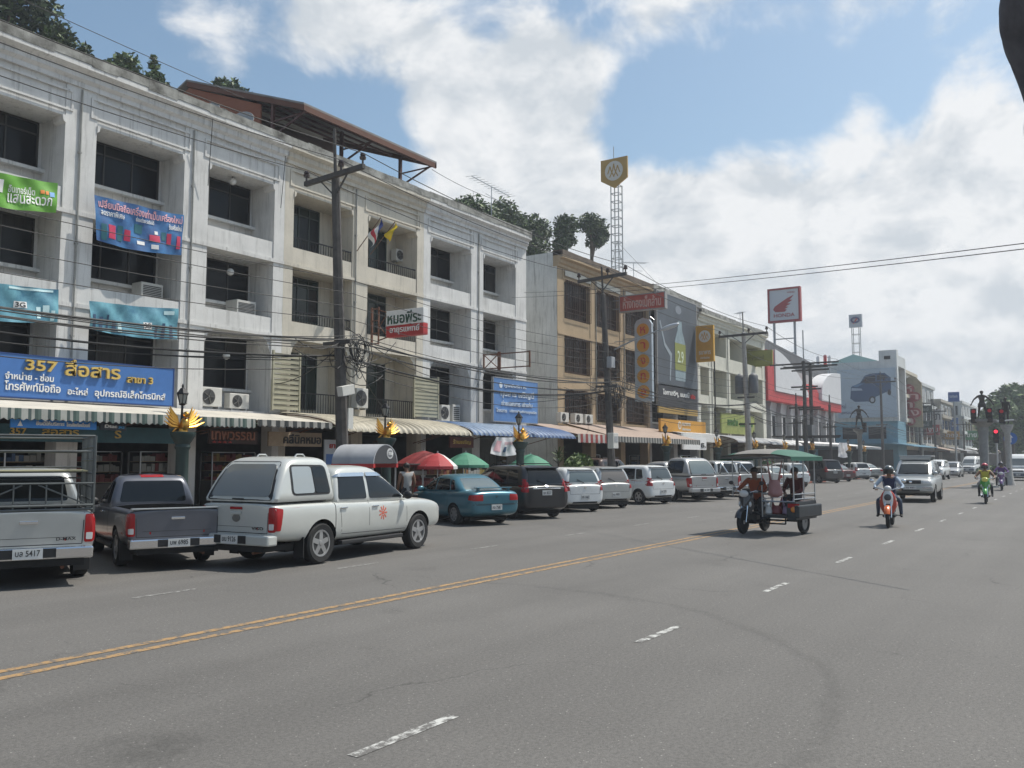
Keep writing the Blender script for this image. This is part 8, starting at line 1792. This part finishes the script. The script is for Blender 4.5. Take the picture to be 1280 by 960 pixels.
bag('red plastic bag on the floor of the three wheeler sidecar', M4 @ Vector((.05, .62, .47)), mat('red_plastic', (.16, .025, .03), .5), .12, .16, .22); bag('lilac plastic bag beside the red one in the three wheeler sidecar', M4 @ Vector((.05, .90, .47)), mat('lilac_plastic', (.25, .18, .27), .5), .12, .16, .20); bag('white plastic bag nearest the motorcycle in the three wheeler sidecar', M4 @ Vector((.14, .45, .47)), mat('white_plastic', (.55, .55, .54), .5), .08, .10, .2)
# people on the pavement
def standing(arm=.08):
    J = dict(pelvis=(0, 0, .92), chest=(.01, 0, 1.32), neck=(.02, 0, 1.46), head=(.04, 0, 1.58), top=(.04, 0, 1.69))
    for s, k in (('L', 1), ('R', -1)): J['sh' + s] = (0, k * .185, 1.40); J['el' + s] = (-.03, k * .25, 1.12); J['wr' + s] = (.10, k * .24, .90); J['hip' + s] = (0, k * .10, .90); J['kn' + s] = (.02, k * .11, .49); J['an' + s] = (-.02, k * .11, .09); J['toe' + s] = (.14, k * .13, .035)
    return J
p = FY(508, 620, 17.2); person('man in a grey shirt standing beyond the bonnet of the white pickup', (p.x, 17.2, .005), R(60), standing(), [grey_s, skin_m, dkt, shoe_m, skin_m])
p = FY(1258, 578, 100)
p = FY(534, 610, 20.0); person('stall keeper in a dusky pink shirt beside the snack stall', (p.x - .3, 20.3, .145), R(-90), standing(), [pink_s, skin_m, dkt, shoe_m, skin_m])

# ------------------------------------------------------------------ signal columns with bronze statues
lamp_on = mat('signal_red_lit', (1.0, .04, .08), .4, emit=1.6); lamp_dim = mat('signal_red_dim', (.40, .02, .03), .3, emit=.25); lamp_off = mat('signal_lens_dark', (.05, .03, .02), .3); sig_b = mat('signal_housing', (.012, .012, .014), .6)
def statue_pose(spread=.2):
    J = standing(); z = .0
    for s, k in (('L', 1), ('R', -1)): J['el' + s] = (.0, k * .44, 1.18); J['wr' + s] = (.05, k * .58, .93); J['hip' + s] = (0, k * .11, .90); J['kn' + s] = (.05, k * .19, .50); J['an' + s] = (-.02, k * .23, .10); J['toe' + s] = (.13, k * .26, .04)
    J['pelvis'] = (0, 0, .92); return J
def signal_head(label, loc, rz, lit):
    t = thing('traffic_light', label, 'traffic light', loc, rz, 'traffic lights at the junction'); MB().box(-.10, .10, -.16, .16, -.46, .46).build('housing', sig_b, t, bevel=.02)
    for k in range(3):
        M = Matrix.Translation((.105, 0, .29 - .29 * k)) @ Matrix.Rotation(R(90), 4, 'Y'); MB().lathe([(.115, 0), (.11, .015), (.01, .03)], 14, M).build('lens', (lamp_on if lit is True else lamp_dim) if (lit and k == 0) else lamp_off, t, smooth=40)
        b = MB(); b.sheet(lambda u, v: (.105 + .16 * v, .125 * math.cos(R(-20 + 220 * u)), .29 - .29 * k + .125 * math.sin(R(-20 + 220 * u))), 12, 2); b.build('hood', sig_b, t, smooth='all')
    return t
def statue_column(label, x, y, zf, rz, st_label, s=1.0, wd=1.0, cm=None):
    t = thing('signal_column', label, 'column', (x, y, 0)); MB().lathe([(.5 * wd, 0), (.48 * wd, .3), (.30 * wd, .45), (.26 * wd, 1.6), (.27 * wd, 2.8), (.32 * wd, zf - .5), (.55 * wd, zf - .28), (.80 * wd, zf - .14), (.82 * wd, zf), (.02, zf + .01)], 16).build('shaft', cm or concrete_l, t, smooth=35)
    MB().lathe([(.8, -.0), (.8, .14), (.75, .16), (.02, .162)], 20).build('base', mat('base_concrete', (.3, .3, .28), .9), t)
    f = thing('statue', st_label, 'statue', (x, y, zf + .01), rz, 'bronze statues on the signal columns'); figure(f, statue_pose(), [bronze] * 5, face=True, hair=bronze)
    MB().lathe([(.17, .0), (.21, -.04), (.24, -.24), (.22, -.25), (.12, -.03)], 14, Matrix.Translation((0, 0, .98))).build('loincloth', bronze, f, smooth=40); f.scale = (s, s, s)
    return t
zf = 4.35
sc_ = statue_column('pale concrete signal column carrying a bronze figure above the traffic lights', 64, 6.1, zf, R(200), 'bronze caveman figure with arms held out, on the pale column by the red lights', 1.08, 1.0, mat('mid_column', (.24, .24, .23), .9, vary=.2))
b = MB(); b.tube([(64.1, 5.5, zf - .15), (64.6, 4.4, zf - .05)], .06, 6); b.build('outreach_arm', steel, sc_, world=True)
for (u, v, lab, lit) in ((1217, 520, 'traffic light under the left hand of the bronze figure', 'dim'), (1237, 519, 'traffic light right of the bronze figure', 'dim'), (1252, 520, 'traffic light out on the right of the signal column', 'dim')):
    p = FX(u, v, 63.4); th_ = signal_head(lab, p, R(185), lit)
    MB().bar((p.x + .1, p.y, p.z - .4), (64.0, 6.1 if abs(p.y - 6.1) < 1.2 else 5.3, zf - .1), .06).build('bracket', steel, th_, world=True)
p = FX(1245, 545, 66); th_ = signal_head('low traffic light on its own post below the signal column', p, R(185), True); MB().tube([(p.x + .16, p.y, 0), (p.x + .16, p.y, p.z + .4)], .06, 8).build('post', steel, th_, world=True)
f2 = thing('statue', 'second bronze figure partly hidden by the trees behind the first', 'statue', (70, 5.2, 4.2), R(150), 'bronze statues on the signal columns'); figure(f2, standing(), [bronze] * 5, hair=bronze); f2.scale = (1.1, 1.1, 1.1)
t = thing('signal_column', 'farther pale column under the second bronze figure', 'column', (70, 5.2, 0)); MB().lathe([(.4, 0), (.3, .3), (.16, 1.5), (.2, 3.6), (.4, 4.05), (.4, 4.19), (.02, 4.195)], 14).build('shaft', concrete_l, t, smooth=35)
statue_column('pale column with a bronze figure in front of the car billboard', 87.1, 18.6, 4.6, R(200), 'bronze caveman figure in front of the light blue corner building', 1.3, .72, mat('dim_column', (.16, .16, .15), .9, vary=.2))
p = FX(1081, 533, 86.3); signal_head('traffic light facing the street below the bronze figure at the cross street', p + Vector((0, 0, -.1)), R(185), False)
p = FX(1263, 548, 75); ps = thing('road_sign', 'round blue road sign on a thin post at the junction', 'road sign', (p.x, p.y, 0)); MB().lathe([(.45, -.02), (.45, .02)], 20, Matrix.Translation((0, 0, p.z)) @ Matrix.Rotation(R(90), 4, 'Y')).build('disc', mat('road_sign_blue', (.04, .14, .42), .4), ps); MB().tube([(.06, 0, 0), (.06, 0, p.z + .3)], .04, 8).build('post', steel, ps); polyplate(b := MB(), [(-.06, -.3), (.06, -.3), (.06, .05), (.18, .05), (0, .3), (-.18, .05), (-.06, .05)], (-.02, 0, p.z), YM, ZP, .003, .01); b.build('arrow', white_p, ps)

# rolled canvas on a post beside the viewer
c0 = [(1294, -260), (1304, -60), (1312, 10), (1323, 80), (1337, 160), (1362, 300), (1410, 700)]
pts = [ray(u, v).normalized() * 2.1 + Vector((0, 0, CAMH)) for u, v in c0]; base = Vector((pts[-1].x, pts[-1].y, 0))
cv = thing('canvas_curtain', 'dark rolled canvas curtain edge in the top right corner close to the viewer', 'canvas', base)
P_ = []
for i in range(len(pts) - 1): P_ += [pts[i].lerp(pts[i + 1], j / 8) for j in range(8)]
m_ = MB()
def roll(u, v):
    q = u * (len(P_) - 1.001); i = int(q); p = P_[i].lerp(P_[min(i + 1, len(P_) - 1)], q - i) - base; a = 2 * math.pi * v
    r = .072 * (1 + .10 * math.sin(a * 5 + u * 14) + .12 * math.sin(u * 17 + a)); return (p.x + r * math.cos(a), p.y + r * math.sin(a) , p.z + .01 * math.sin(a * 3))
m_.sheet(roll, 70, 40).build('canvas', mat('dark_canvas', (.11, .11, .125), .7, vary=.5, scale=14, stretch=(1, 1, .15), bump=.4), cv, smooth='all')
MB().tube([(.12, -.10, 0), (.12, -.10, 3.2)], .03, 8).build('post', steel, cv)
# ------------------------------------------------------------------ thin haze in the air over the whole street
hm = bpy.data.materials.new('thin_haze'); hm.use_nodes = True; nt = hm.node_tree; nt.nodes.clear()
o_ = nt.nodes.new('ShaderNodeOutputMaterial'); v_ = nt.nodes.new('ShaderNodeVolumePrincipled'); v_.inputs['Color'].default_value = (.86, .92, 1.0, 1); v_.inputs['Density'].default_value = HAZE; v_.inputs['Anisotropy'].default_value = .35
nt.links.new(v_.outputs[0], o_.inputs['Volume'])
hz = MB().box(-3100, 3100, -3100, 3100, -1.2, 36).build('haze', hm); hz['kind'] = 'stuff'; hz['label'] = 'thin pale daytime haze over the whole street'; hz['category'] = 'haze'
